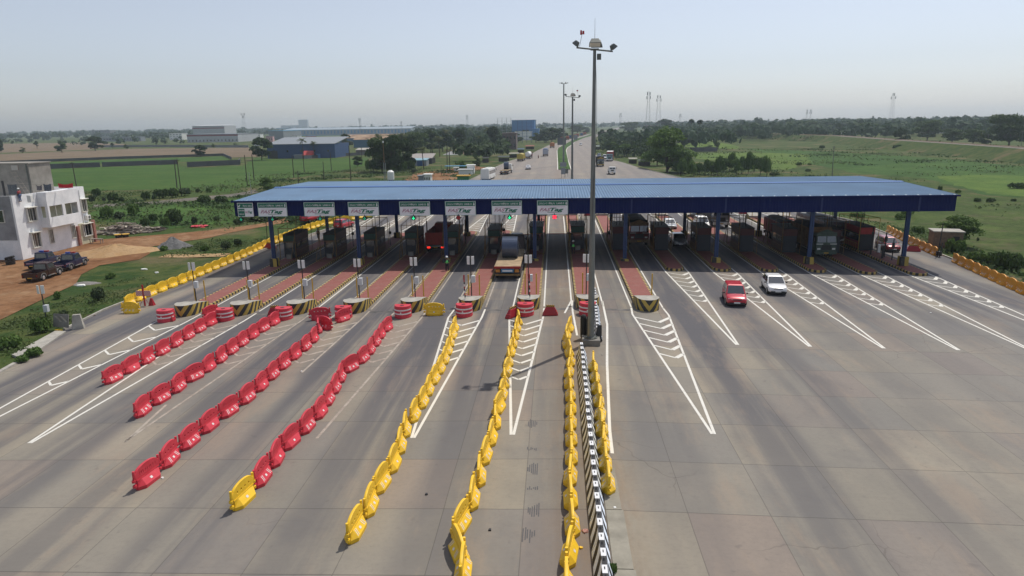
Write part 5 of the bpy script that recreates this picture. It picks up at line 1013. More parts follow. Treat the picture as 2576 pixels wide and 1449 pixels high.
# ================================================================ PEOPLE
def person(lb,loc_,rz,shirt,trouser,hat=None,vest=None,pose='stand',sc=1.0,group=None):
    t=thing('person',lb,'person',loc_,rz,group); skin=M('skin',(.16,.085,.05),.6)
    H=1.0 if pose!='sit' else .55
    J={'pel':(0,0,.93),'ch':(0,.02,1.25),'nk':(0,.01,1.46),'hd':(0,.03,1.6),'top':(0,.02,1.72)}
    J.update({'ls':(-.19,0,1.4),'rs':(.19,0,1.4),'le':(-.25,.02,1.12),'re':(.25,.02,1.12),'lw':(-.24,.14,.9),'rw':(.24,.12,.9),'lh':(-.1,0,.9),'rh':(.1,0,.9),'lk':(-.11,.03,.5),'rk':(.11,.03,.5),'la':(-.12,-.02,.08),'ra':(.12,-.02,.08),'lt':(-.13,.16,.03),'rt':(.13,.16,.03)})
    if pose=='walk': J.update({'lk':(-.11,.2,.5),'la':(-.11,.24,.09),'lt':(-.11,.4,.06),'rk':(.11,-.02,.48),'ra':(.11,-.3,.13),'rt':(.11,-.16,.04),'lw':(-.24,-.1,.9),'rw':(.24,.25,.95)})
    if pose=='sit': 
        for k in J: J[k]=(J[k][0],J[k][1],J[k][2]-.05)
        J.update({'lk':(-.16,.42,.86),'rk':(.16,.42,.86),'la':(-.17,.35,.42),'ra':(.17,.35,.42),'lt':(-.17,.52,.38),'rt':(.17,.52,.38),'le':(-.26,.22,1.12),'re':(.26,.22,1.12),'lw':(-.26,.5,1.05),'rw':(.26,.5,1.05)})
    def skn(nm,chain,rads,mat):
        me=bpy.data.meshes.new(nm); names=[]; 
        for c in chain:
            for q in c:
                if q not in names: names.append(q)
        E=[]
        for c in chain:
            for a,b_ in zip(c,c[1:]): E.append((names.index(a),names.index(b_)))
        me.from_pydata([J[q] if isinstance(q,str) else q for q in names],E,[]); me.materials.append(mat); o=link(nm,me,t); m=o.modifiers.new('s','SKIN'); m.use_smooth_shade=True; 
        for i,q in enumerate(names): r=rads.get(q,.05); me.skin_vertices[0].data[i].radius=(r,r*.9)
        me.skin_vertices[0].data[0].use_root=True; m=o.modifiers.new('u','SUBSURF'); m.levels=m.render_levels=1; return o
    R={'pel':.15,'ch':.17,'nk':.055,'hd':.09,'top':.07,'ls':.07,'rs':.07,'le':.045,'re':.045,'lw':.03,'rw':.03,'lh':.1,'rh':.1,'lk':.062,'rk':.062,'la':.045,'ra':.045,'lt':.035,'rt':.035}
    def hand(w,s):
        x,y,z=J[w]; fs=[]
        palm=(x,y+.03,z-.06); J[w+'p']=palm; R[w+'p']=.035; out=[[w,w+'p']]
        for k in range(5):
            n=f'{w}{k}'; dx=(k-1.5)*.018 if k<4 else s*-.045; J[n+'a']=(palm[0]+dx,palm[1]+.02,palm[2]-(.035 if k<4 else .0)); J[n+'b']=(palm[0]+dx*1.1,palm[1]+.03,palm[2]-(.075-.008*abs(k-1) if k<4 else .03)); R[n+'a']=.009; R[n+'b']=.008; out.append([w+'p',n+'a',n+'b'])
        return out
    skn('body',[['pel','ch','nk','hd','top'],['ch','ls','le','lw'],['ch','rs','re','rw'],['pel','lh','lk','la','lt'],['pel','rh','rk','ra','rt']]+hand('lw',-1)+hand('rw',1),R,skin)
    R2={k:v*1.16 for k,v in R.items()}; J['lse']=tuple((a+b_)/2 for a,b_ in zip(J['ls'],J['le'])); J['rse']=tuple((a+b_)/2 for a,b_ in zip(J['rs'],J['re'])); R2['lse']=R2['rse']=.066; R2['pel']=.17
    J['nb']=(0,.01,1.42 if pose!='sit' else 1.37); R2['nb']=.075; skn('shirt',[['pel','ch','nb'],['ch','ls','lse','le'],['ch','rs','rse','re']],R2,shirt)
    skn('trousers',[['pel','lh','lk','la'],['pel','rh','rk','ra']],{**R2,'la':.065,'ra':.065,'pel':.165},trouser)
    if vest: 
        J['vb']=(0,.01,.98 if pose!='sit' else .93); skn('vest',[['vb','ch','nb']],{'vb':.2,'ch':.215,'nb':.12},vest)
    b=MB(); z=J['top'][2]
    if hat: b.loft([[(r_*math.cos(a),.02+r_*1.12*math.sin(a),z+h_) for a in np.linspace(0,2*math.pi,13)[:-1]] for h_,r_ in ((-.04,.15),(-.02,.125),(.06,.11),(.1,.06))]); b.build('helmet',hat,t,smooth=True)
    else: b.loft([[(r_*math.cos(a),.0+r_*1.1*math.sin(a),z+h_) for a in np.linspace(0,2*math.pi,11)[:-1]] for h_,r_ in ((-.1,.095),(-.02,.1),(.035,.08),(.06,.03))]); b.build('hair',m_black,t,smooth=True)
    t.scale=(sc,sc,sc); return t
v_green=M('vest_green',(.12,.62,.14),.6,emit=0); s_dark=M('cloth_dark',(.02,.02,.03),.9); s_white=M('cloth_white',(.6,.6,.6),.9); s_blue=M('cloth_blue',(.08,.13,.25),.9); s_red=M('cloth_red',(.4,.06,.08),.9)
P=A('z6',1925,732); person('person in green vest and white helmet in the lane left of the coil truck',(P.x,P.y,road_z(P.x,0)),.3,s_dark,s_dark,m_white,v_green)
P=A('z7',615,560); person('person in green vest and white helmet before the middle booth',(P.x,P.y,road_z(P.x,0)),0,s_dark,s_dark,m_white,v_green)
P=A('z6',630,405); person('person in a white shirt walking between the two leftmost booths',(P.x,P.y,G(P.x,P.y)),math.pi,s_white,s_dark,None,None,'walk')
# motorcycles with riders
def moto(lb,loc_,rz,shirt):
    t=thing('motorcycle',lb+', the motorcycle','motorcycle',loc_,rz); b=MB()
    for y in (-.62,.62): b.loft([[(dx,y+rr*math.cos(a),.3+rr*math.sin(a)) for a in np.linspace(0,2*math.pi,17)[:-1]] for dx,rr in ((-.05,.27),(0,.31),(.05,.27))])
    b.build('wheels',m_rubber,t); b=MB(); b.box((0,.12,.78),(.26,.5,.24)); b.box((0,-.35,.8),(.24,.65,.1)); b.box((0,0,.45),(.28,.4,.35)); b.bar((0,.45,.95),(0,.62,.3),.03); b.bar((-.32,.38,1.02),(.32,.38,1.02),.02); b.build('body',c_dred,t,bevel=.03)
    person(lb.replace('motorcycle','bike')+', the rider',(loc_[0],loc_[1],loc_[2]),rz,shirt,s_dark,m_black,None,'sit')
P=A('z3',265,490); moto('dark motorcycle riding away on the far left carriageway',(P.x,P.y,G(P.x,P.y)),0,s_red)
P=A('z8',1565,440); moto('motorcycle waiting beyond the orange barriers',(P.x+1.6,P.y+1,G(P.x+1.6,P.y+1)),math.pi,s_blue)
# ================================================================ WHITE TWO-STOREY BUILDING (left)
c0=A('z5',230,355); c1=A('z5',950,175); BX=c0.x; gz=-1.15
# east face lies in the plane x=BX, y from c0.y to c1.y
Y0,Y1=c0.y,c0.y+(c1-c0).length
def fx(px,py,X=None): p=onX(px,py,BX if X is None else X); return p.y,p.z
def hh(x,y): return x*.125,402.5+y*.125
def ii(x,y): return x*.125,566+y*.125
ztop=fx(*hh(300,715))[1]
m_bw=M('building_white',(.86,.88,.9),.85,var=.2,sc=.5,bump=.2,col2=(.95,.95,.95)); m_bgreyw=M('building_grey',(.3,.3,.31),.9,var=.35,sc=.4,bump=.2); m_raw=M('raw_cement',(.27,.25,.22),.95,var=.25,sc=.8,bump=.3); m_cream=M('cream_wall',(.55,.52,.36),.85,var=.1); m_wframe=M('window_frame_white',(.65,.64,.58),.6)
bd=thing('white_building','two-storey white building with projecting balcony and unfinished stair tower','building',(BX,Y0,gz))
def L(x,y,z): return (x-BX,y-Y0,z-gz)
print('BUILDING',BX,Y0,Y1,ztop)
bay=fx(*hh(940,1000))[0]; b1=fx(*hh(1600,900))[0]
b=MB(); b.bb(-16,0,0,Y1-Y0,-.5,ztop-gz-.9); b.build('wall',m_bw,bd)
b=MB()
for a in ((-.18,.0,0,Y1-Y0),(-16,-.18,0,.18),(-16,-.18,Y1-Y0-.18,Y1-Y0)): b.bb(*a,ztop-gz-.9,ztop-gz)
b.build('parapet',m_bw,bd); b=MB(); b.bb(-16,-.18,-.012,-.002,2.6,ztop-gz); b.build('grey_wall_patch',m_bgreyw,bd)
b=MB(); b.bb(-.03,.12,-.04,.12,0,ztop-gz+.05); b.build('corner_pilaster',m_bw,bd); 
def win(rect,fn,depth=.0,X=None,frame=.12,hood=True,glass=m_glass,par=None,proj=.25):
    (x0,y0),(x1,y1)=rect; ya,za=fx(*fn(x0,y0),X); yb,zb=fx(*fn(x1,y1),X); ya,yb=min(ya,yb),max(ya,yb); zb,za=min(za,zb),max(za,zb); Xl=(X-BX if X else 0)
    b=MB(); f=frame
    b.bb(Xl,Xl+proj,ya-Y0-f,yb-Y0+f,za-gz,za-gz+f); b.bb(Xl,Xl+proj,ya-Y0-f,yb-Y0+f,zb-gz-f,zb-gz)
    b.bb(Xl,Xl+proj,ya-Y0-f,ya-Y0,zb-gz,za-gz); b.bb(Xl,Xl+proj,yb-Y0,yb-Y0+f,zb-gz,za-gz)
    if hood: b.bb(Xl,Xl+proj+.35,ya-Y0-f-.1,yb-Y0+f+.1,za-gz+f,za-gz+f+.08)
    w=b.build('window',m_wframe,bd); b=MB(); b.bb(Xl+.02,Xl+.05,ya-Y0,yb-Y0,zb-gz,za-gz); b.build('pane',glass,w); b=MB(); n=3
    for k in range(1,n): yy=ya-Y0+(yb-ya)*k/n; b.bb(Xl+.05,Xl+.08,yy-.025,yy+.025,zb-gz,za-gz)
    b.build('sash',m_wframe,w)
win(((520,985),(725,1205)),hh); win(((615,180),(815,420)),ii); win(((975,105),(1090,350)),ii,frame=.09,hood=False,proj=.12); win(((1425,20),(1530,245)),ii,frame=.09,hood=False,proj=.12)
win(((1605,805),(1735,1025)),hh,frame=.08); win(((1645,0),(1835,190)),ii,frame=.09)
# projecting balcony on the upper floor
PX=1.25; yA=fx(*hh(905,660),BX+PX)[0]; yB=fx(*hh(1590,800),BX+PX)[0]; zb_=fx(*hh(1010,1365),BX+PX)[1]; zt_=fx(*hh(900,655),BX+PX)[1]
o0y,o0t=fx(*hh(990,930),BX+PX); o1y,o1b=fx(*hh(1285,1110),BX+PX); p0y=fx(*hh(1305,900),BX+PX)[0]; p1y=fx(*hh(1585,1060),BX+PX)[0]
zo_t=fx(*hh(1000,930),BX+PX)[1]-gz; zo_b=fx(*hh(1020,1160),BX+PX)[1]-gz; a,c=yA-Y0,yB-Y0; bb_,tt=zb_-gz,zt_-gz
b=MB()
b.bb(PX-.15,PX,a,c,bb_,zo_b); b.bb(PX-.15,PX,a,c,zo_t,tt)
for u,v in ((a,o0y-Y0),(o1y-Y0,p0y-Y0),(p1y-Y0,c)): b.bb(PX-.15,PX,u,v,zo_b,zo_t)
b.bb(0,PX-.15,a,a+.15,bb_,zo_b); b.bb(0,PX-.15,a,a+.15,zo_t,tt); b.bb(0,.25,a,a+.15,zo_b,zo_t); b.bb(PX-.4,PX-.15,a,a+.15,zo_b,zo_t); b.bb(0,PX-.15,c-.15,c,bb_,tt); b.bb(0,PX-.15,a+.15,c-.15,bb_,bb_+.15)
b.bb(0,PX-.15,a+.15,c-.15,tt-.4,tt-.25); bl=b.build('balcony',m_bw,bd); b=MB(); b.bb(.003,.02,a+.15,c-.15,bb_+.15,tt-.4); b.build('balcony_inner_wall',m_cream,bl)
for u,v in ((o0y-Y0,o1y-Y0),(p0y-Y0,p1y-Y0)): m_=(u+v)/2; b=MB(); b.bb(PX-.1,PX-.05,m_-.03,m_+.03,zo_b,zo_t); b.build('mullion',m_wframe,bl)
# brick columns at the right bay, air conditioner
m_brk,n_,bs,ob=newmat('brickwork'); br=n_.nodes.new('ShaderNodeTexBrick'); br.inputs['Scale'].default_value=4; br.inputs['Color1'].default_value=(.3,.09,.06,1); br.inputs['Color2'].default_value=(.36,.13,.09,1); br.inputs['Mortar'].default_value=(.45,.42,.38,1); n_.links.new(mapped(n_,ob,(1,1,1.2)),br.inputs['Vector']); n_.links.new(br.outputs[0],bs.inputs['Base Color'])
for (x0,x1,yt,yb) in ((1872,1945,1200,0),(1545,1600,1380,0)):
    u=fx(*ii(x0,200))[0]-Y0; v=u+.45; zt=fx(*hh(x0,yt if yt<1300 else 1330))[1]-gz; b=MB(); b.bb(.002,.3,u,v,0,zt); b.build('brick_column',m_brk,bd)
u=fx(*ii(1605,200))[0]-Y0; v=fx(*ii(1870,200))[0]-Y0; b=MB(); b.bb(.001,.05,u,v,0,fx(*hh(1700,1260))[1]-gz); b.build('lower_bay_wall',m_cream,bd)
b=MB(); y_,z_=fx(*hh(1740,1150)); b.bb(.02,.4,y_-Y0-.4,y_-Y0+.4,z_-gz-.3,z_-gz+.3); ac=b.build('air_conditioner',m_white,bd,bevel=.02); b=MB(); b.cyl((.4,y_-Y0+.08,z_-gz),(.415,y_-Y0+.08,z_-gz),.22,.22,14); b.build('fan',m_steel,ac)
b=MB(); b.cyl((.08,Y1-Y0-1.2,1),(.08,Y1-Y0-1.2,ztop-gz-.4),.06,.06,8); b.build('downpipe',m_white,bd)
# camera-facing wall window
for (x0,y0,x1,y1) in ((0,1020,100,1250),): 
    p=onY(x0*.125,402.5+y0*.125,Y0); q=onY(x1*.125,402.5+y1*.125,Y0); b=MB(); b.bb(p.x-BX-1.0,q.x-BX+.1,-.12,0,q.z-gz-.1,p.z-gz+.1); w=b.build('window',m_wframe,bd); b=MB(); b.bb(p.x-BX-.9,q.x-BX,-.135,-.12,q.z-gz,p.z-gz); b.build('pane',m_glass,w)
# stair tower
Yt=Y0+5.5; p=onY(0,413,Yt); q=onY(70,413,Yt); b=MB(); zt=p.z-gz; xl,xr=-16,q.x-BX; b.bb(xl,xr,5.5,9.5,ztop-gz-.9,zt); tw=b.build('stair_tower',m_raw,bd); b=MB(); b.bb(xl,xr+.15,5.4,9.6,zt,zt+.12); b.build('tower_slab',m_raw,tw); p2=onY(3,455,Yt); p3=onY(13,480,Yt); b=MB(); b.bb(p2.x-BX,p3.x-BX,5.45,5.5,ztop-gz-.9,p2.z-gz); b.build('door',m_black,tw); b=MB(); b.bb(xr-.35,xr-.2,5.42,5.5,ztop-gz-.9,zt); b.build('corner_post',m_steel,tw)
pa=onY(28,416,Yt); pb=onY(47,428,Yt); b=MB(); b.bb(pa.x-BX,pb.x-BX,5.44,5.5,pb.z-gz,pa.z-gz); b.build('ventilator_opening',m_brk,tw)
# things on the roof
zr=ztop-.9
t=thing('ladder','rough wooden ladder leaning on the stair tower','ladder',(BX,Y0,zr)); 
pa=onY(31,430,Yt-.3); pb=onY(75,470,Yt-2.0); b=MB(); a_=Vector((pa.x-BX,Yt-.3-Y0,pa.z-zr)); b_=Vector((pb.x-BX,Yt-2-Y0,0)); sd=Vector((.28,0,0)); b.bar(a_-sd,b_-sd,.035); b.bar(a_+sd,b_+sd,.035)
for k in range(8): c_=a_.lerp(b_,(k+.5)/8); b.bar(c_-sd*1.5,c_+sd*1.5,.035)
b.build('ladder_frame',M('old_wood',(.4,.35,.28),.9,var=.3),t)
def cloth(name,lb,px0,px1,py0,py1,Y,mat,sag=.12):
    p=onY(px0,py0,Y); q=onY(px1,py1,Y); n=8; V=[];F=[]
    for k in range(n+1):
        t_=k/n; x=p.x+(q.x-p.x)*t_; s=-sag*4*t_*(1-t_); top=p.z+s
        for j in range(4): V.append((x-p.x,.05*math.sin(k*1.7+j)+.03*random.random(),(top-(top-q.z)*j/3)-p.z+s*.4))
    for k in range(n):
        for j in range(3): a=k*4+j; F.append((a,a+4,a+5,a+1))
    o=link(name,npmesh(name,V,F,mat),None,(p.x,Y,p.z)); return tag(o,lb,'laundry','laundry drying on the roof')
cloth('hung_cloth','bright red cloth hanging on the roof line',145,184,461,472,Y0+6.5,M('cloth_bright_red',(.55,.02,.03),.8,var=.3,sc=4)); cloth('hung_cloth','grey checked cloth hanging on the roof line right of the blanket',108,130,462,480,Y0+4.5,M('cloth_grey',(.12,.14,.17),.9,var=.5,sc=12)); cloth('hung_cloth','dark mixed laundry hanging beside a white piece',90,106,465,478,Y0+4.2,M('cloth_mixed',(.08,.06,.07),.9,var=.9,sc=9,col2=(.3,.28,.3))); cloth('hung_cloth','big dark grey blanket hanging by the stair tower door',17,45,464,489,Y0+3.2,M('blanket_grey',(.08,.09,.1),.9,var=.5,sc=6),.03)
b=MB(); p=onY(17,463,Y0+3.2); q=onY(185,461,Y0+6.5); b.tube([(p.x+(q.x-p.x)*k/10,p.y+(q.y-p.y)*k/10,p.z+(q.z-p.z)*k/10+.02-.15*math.sin(math.pi*k/10)) for k in range(11)],.008,4); tag(b.build('washing_line',m_black),'thin washing line strung across the flat roof','washing line')
b=MB(); p=onY(150,458,Y0+5); 
p=onY(48,487,Y0+1.2); person('person in a red shirt and white cap standing at the roof edge',(p.x,Y0+1.2,zr),math.pi/2,s_red,s_blue,m_white)
p=onY(73,484,Y0+1.0); b=MB(); b.bb(-.25,.25,-.25,.25,0,.9); tag(b.build('roof_tank',m_white,bevel=.04,loc=(p.x,Y0+1,zr)),'small white box standing behind the parapet','box')
# ================================================================ YARD CLUTTER
wood=M('scrap_wood',(.24,.18,.14),.95,var=.4,sc=2,col2=(.36,.31,.27))
def planks(lb,cx,cy,n,sx,sy,hmax):
    b=MB()
    for k in range(n):
        r=random.random()**.6; a=random.uniform(0,6.28); x,y=cx+sx*r*math.cos(a),cy+sy*r*math.sin(a); z=G(x,y)+.1+hmax*(1-r)*random.random(); b.box((x,y,z),(random.uniform(1,2.8),random.uniform(.1,.35),random.uniform(.05,.12)),random.gauss(.3,.9),random.choice([0,0,1,2]),(1,1),random.gauss(0,.4))
    o=b.build('wood_pile',[wood,M('scrap_wood_dark',(.09,.06,.05),.95,var=.3,sc=2),M('scrap_wood_pale',(.42,.37,.3),.95,var=.2,sc=2)]); tag(o,lb,'wood pile','heaps of scrap wood in the yard'); return o
P=A('z5',1180,90); planks('big heap of scrap planks and shuttering boards right of the white building',P.x,P.y+1.5,190,4.2,3.0,1.9); P=A('z5',1480,70); planks('smaller heap of pale poles and boards right of the plank heap',P.x,P.y+1,60,2.2,2,.8)
for k,(x,y,lb) in enumerate([(1195,130,'left'),(1265,125,'right')]): P=A('z5',x,y); b=MB(); b.loft([[(r*math.cos(a),r*math.sin(a),z) for a in np.linspace(0,6.283,17)[:-1]] for z,r in ((0,.42),(.4,.5),(.5,.55))]); b.loft([[(r*math.cos(a),r*math.sin(a),z) for a in np.linspace(0,6.283,17)[:-1]] for z,r in ((.5,.6),(.56,.6))],1); tag(b.build('tub',[m_black,m_ylpaint],loc=P),f'{lb} black tub with yellow rim in front of the plank heap','tub','black tubs with yellow rims')
def heap(name,lb,P,r1,r2,h,mat,rz=0):
    n=24;m=9;V=[(0,0,h)];F=[];b=MB()
    for j in range(1,m+1):
        for i in range(n):
            a=2*math.pi*i/n; t_=j/m; rr=t_*(1+.12*math.sin(a*3+1)+.06*math.sin(a*7)); z=h*(1-t_)**1.15*(1+.15*math.sin(a*4+j))+random.gauss(0,.02)*h; V.append((r1*rr*math.cos(a),r2*rr*math.sin(a),z if j<m else -.1))
    fs=[(0,1+i,1+(i+1)%n) for i in range(n)]+[(1+(j-1)*n+i,1+j*n+i,1+j*n+(i+1)%n,1+(j-1)*n+(i+1)%n) for j in range(1,m) for i in range(n)]
    b.faces(V,fs); o=b.build(name,mat,loc=P,smooth=True); o.rotation_euler=(0,0,rz); return tag(o,lb,'heap')
P=A('z5',1120,290); heap('sand_heap','long low heap of pale sand beside the patrol pickups',P+Vector((0,1,0)),5.6,4.2,1.15,m_field('heap_sand',(.38,.24,.12),(.47,.32,.18),sc=.6),.3)
P=A('z5',1710,235); heap('gravel_heap','pointed heap of dark grey gravel beyond the dirt track',P+Vector((0,.8,0)),2.6,2.3,1.5,m_field('gravel',(.13,.13,.13),(.2,.2,.2),sc=3)); P=A('z5',860,590); heap('rubble_heap','small flat heap of grey rubble on the grass',P,1.6,1.1,.22,m_field('gravel2',(.2,.19,.18),(.3,.28,.26),sc=3))
P=A('z5',110,400); t=thing('tyre_drum','dark drum with an old tyre on top beside the building corner','drum',P); b=MB(); b.cyl((0,0,0),(0,0,.75),.5,.55,16); b.build('drum',m_black,t); b=MB()
for k in range(16):
    a0,a1=2*math.pi*k/16,2*math.pi*(k+1)/16; b.cyl((.42*math.cos(a0),.42*math.sin(a0),.92+.1*math.cos(a0)),(.42*math.cos(a1),.42*math.sin(a1),.92+.1*math.cos(a1)),.14,.14,8)
b.build('tyre',m_rubber,t)
P=A('z5',975,190); t=thing('work_bench','rough wooden bench at the foot of the building wall','bench',P); b=MB(); b.bb(-.9,.9,-.3,.3,.7,.78); b.build('top',wood,t)
for sx in (-.8,.8):
    for sy in (-.25,.25): b=MB(); b.bb(sx-.04,sx+.04,sy-.04,sy+.04,0,.7); b.build('leg',wood,t)
for k,(x,y,cx_,cy_,c_,w_) in enumerate([(1450,450,.5,.2,m_white,'white plastic sheet on the grass near the pickups'),(1580,483,.25,.15,m_white,'small white scrap of plastic on the grass'),(815,612,.6,.25,m_white,'flat white sheet lying beside the rubble heap'),(2000,20,1.8,.9,m_red,'bundle of red plastic sheets beside the dirt track'),(590,1065,.4,.12,m_yellow,'yellow rag on the concrete slab')]):
    P=A('z5',x,y); b=MB(); b.loft([[(cx_*(.6+.4*random.random())*math.cos(a),cy_*1.6*(.6+.4*random.random())*math.sin(a),z) for a in np.linspace(0,6.28,10)[:-1]] for z in (0,.12+.1*(k==3))]); tag(b.build('plastic_sheet',c_,loc=P),w_,'plastic sheet')
P=A('z5',475,990); t=put(PP,(P.x,P.y,G(P.x,P.y)-.2),.1,'black pole with white panel and box on the grass at the left edge','detector poles on the island noses',(1.0,1,1.0)); t['group']='detector poles'
# fallen chevron board
P=A('z5',620,1055); t=thing('chevron_board','weathered grey sign board with white chevron leaning at the road edge','sign',P,rad(-10)); b=MB(); b.box((0,.1,.75),(1.5,.08,1.1),0,0,(1,1),rad(-12)); b.build('board',m_dirtconc,t); b=MB()
for s in (0,.55): 
    b.poly([(-.45+s,-.07,1.2),(-.2+s,-.07,1.2),(.15+s,.03,.75),(-.1+s,.03,.75)]); b.poly([(-.1+s,.03,.75),(.15+s,.03,.75),(-.2+s,.1,.3),(-.45+s,.1,.3)])
b.build('chevron',m_conc,t,norm=False); b=MB(); b.box((1.25,.3,.6),(.9,.5,1.25),.4,0,(.6,.6)); tag(b.build('broken_post',m_conc,loc=P),'broken concrete block standing right of the chevron board','concrete block')
P=A('z5',1350,850); t=thing('chevron_sign','red and white chevron board on a red stand behind the end barrier','sign',(P.x+.3,P.y+1.2,G(P.x,P.y))); b=MB(); b.bb(-.7,.7,-.03,.03,.95,1.45); me=b.mesh('board',stripes('red_chev',(.45,.03,.04),(.6,.58,.58),.2,1.0,sym=True)); ul=me.uv_layers.new(name='uv')
for l_ in me.loops: v=me.vertices[l_.vertex_index].co; ul.data[l_.index].uv=(v.x,v.z)
link('board',me,t); b=MB(); b.bb(-.06,.06,-.05,.05,0,2.0); b.bar((-.5,0,0),(0,0,.9),.03); b.bar((.5,0,0),(0,0,.9),.03); b.build('stand',m_dred,t); b=MB(); b.box((.55,.2,.35),(.5,.4,.7),0,0,(.3,.3)); tag(b.build('road_block',m_dred,loc=t.location),'red stand block right under the chevron sign','cone')
P=A('z5',920,912); b=MB(); b.tube([(.35*math.cos(a),.16*math.sin(a),.03) for a in np.linspace(0,6.0,16)],.03,5); tag(b.build('hose_coil',M('hose_brown',(.12,.05,.04),.8),loc=P),'brown loop of hose lying by the kerb','hose')
# shelter box right + tree guard etc
P=A('z8',1745,500); t=thing('equipment_shelter','small brown brick hut under the tree beyond the right kerb','hut',(P.x+1.2,P.y+1.6,G(P.x,P.y)),-.25); b=MB(); b.bb(-1.6,1.6,-1.2,1.2,0,2.1); b.build('wall',M('hut_brown',(.2,.14,.1),.9,var=.3),t); b=MB(); b.bb(-1.75,1.75,-1.35,1.35,2.1,2.22); b.build('roof',m_conc,t); b=MB(); b.bb(.5,1.2,-1.22,-1.2,.6,1.6); b.build('window',m_black,t)
for k,(x,y) in enumerate([(1705,570),(1725,575)]): P=A('z8',x,y); b=MB(); b.cyl((0,0,0),(.15,0,3.9-k*2.2),.06,.05,6); b.box((0,0,.4),(.3,.3,.5)); tag(b.build('roadside_post',m_black,loc=P),f"{'tall' if k==0 else 'short'} dark post in the gap of the orange barriers",'post')
for k in range(3):
    P=A('z8',[1230,1325,1150][k],[540,575,520][k])
# ================================================================ UTILITY POLES
m_pole=M('pole_rust',(.06,.045,.035),.8); 
def upole(bpx,tpx,lb,r=.13,arm=False,mat=None,base=None):
    P=A(*bpx) if not base else base; H=hgt(P,ov(*tpx)[1]); t=thing('utility_pole',lb,'pole',P,0,'utility poles in the fields'); dx=(onY(*ov(*tpx),P.y).x-P.x)*.5; b=MB(); b.cyl((0,0,-.3),(dx,0,H),r,r*.7,7); b.build('pole',mat or m_pole,t)
    if arm: b=MB(); b.bar((dx-arm,0,H-.35),(dx+arm,0,H-.35),.07); b.bar((dx-arm*.7,0,H-.35),(dx,0,H-1.2),.04); b.bar((dx+arm*.7,0,H-.35),(dx,0,H-1.2),.04); b.build('cross_arm',mat or m_pole,t)
    return t
upole(('z1',790,880),('z1',715,520),'dark pole rising behind the flat roof of the white building',arm=.6)
upole(('z1',1781,785),('z1',1762,512),'left pole of the pair beside the dark thicket',.16)
upole(('z1',1826,862),('z1',1783,490),'right pole of the pair with a cross arm, nearer',.13,arm=.7)
upole(('z1',2490,768),('z1',2463,453),'lone dark pole in the green field left of the canopy',.14); upole(('z1',2558,712),('z1',2537,445),'dark pole at the field, right of the lone one',.16); upole(('z1',2532,852),('z1',2497,625),'thin pale pole leaning beside the grey track',.08,mat=m_galv)
for k,(bx,by,tx,ty,lb) in enumerate([(382,682,365,460,'dark pole in front of the blue sheds, leftmost'),(487,628,465,400,'dark pole in front of the red roofed hut'),(760,612,745,420,'dark pole right of the red roofed hut'),(957,740,938,360,'tall dark pole just above the canopy edge'),(1068,540,1062,380,'far dark pole by the small grey sheds'),(685,702,677,520,'thin pole at the green field edge')]): upole(('z2',bx,by),('z2',tx,ty),lb,.15)
t=upole(('z2',432,800),('z2',425,610),'short dark pole with double cross arms right behind the canopy corner',.14,arm=.9)
for k,x in enumerate((1923,1948)): upole(('z2',x+4,632),('z2',x-3,392),f"{'left' if k==0 else 'right'} leg of the dark H frame pole by the scrap yard",.16,arm=.5)
upole(('z2',1866,650),('z2',1864,558),'short dark post near the brown mound',.1)
for k,x in enumerate((1292,1308)): upole(('z2',x,705),('z2',x-4,530),f"{'left' if k==0 else 'right'} leg of the pale twin mast behind the canopy",.14,mat=m_galv)
P=A('z2',1300,705); t=thing('camera_mast','slender rust coloured mast with white dome on the twin pale legs','mast',(P.x,P.y,P.z+hgt(P,ov('z2',1300,530)[1]))); b=MB(); b.cyl((0,0,0),(0,0,6),.12,.08,6); b.build('pole',m_frame,t); b=MB(); b.cyl((0,0,6),(0,0,6.5),.25,.2,10); b.build('dome',m_white,t)
upole(('z4',642,700),('z4',657,360),'lone pole with insulators in the right hand field',.12,arm=.5,mat=M('pole_grey',(.12,.12,.11),.8))
upole(('z6',117,435),('z6',104,222),'dark post at the left kerb beyond the yellow barriers',.06)
for k,(bx,by,tx,ty) in enumerate([(1757,345,1770,180),(2205,380,2212,240),(2545,400,2552,210)]): upole(('z4',bx,by),('z4',tx,ty),f"railway mast beside the embankment track, {['left','middle','right'][k]}",.12,arm=.8,mat=M('pole_grey',(.12,.12,.11),.8))
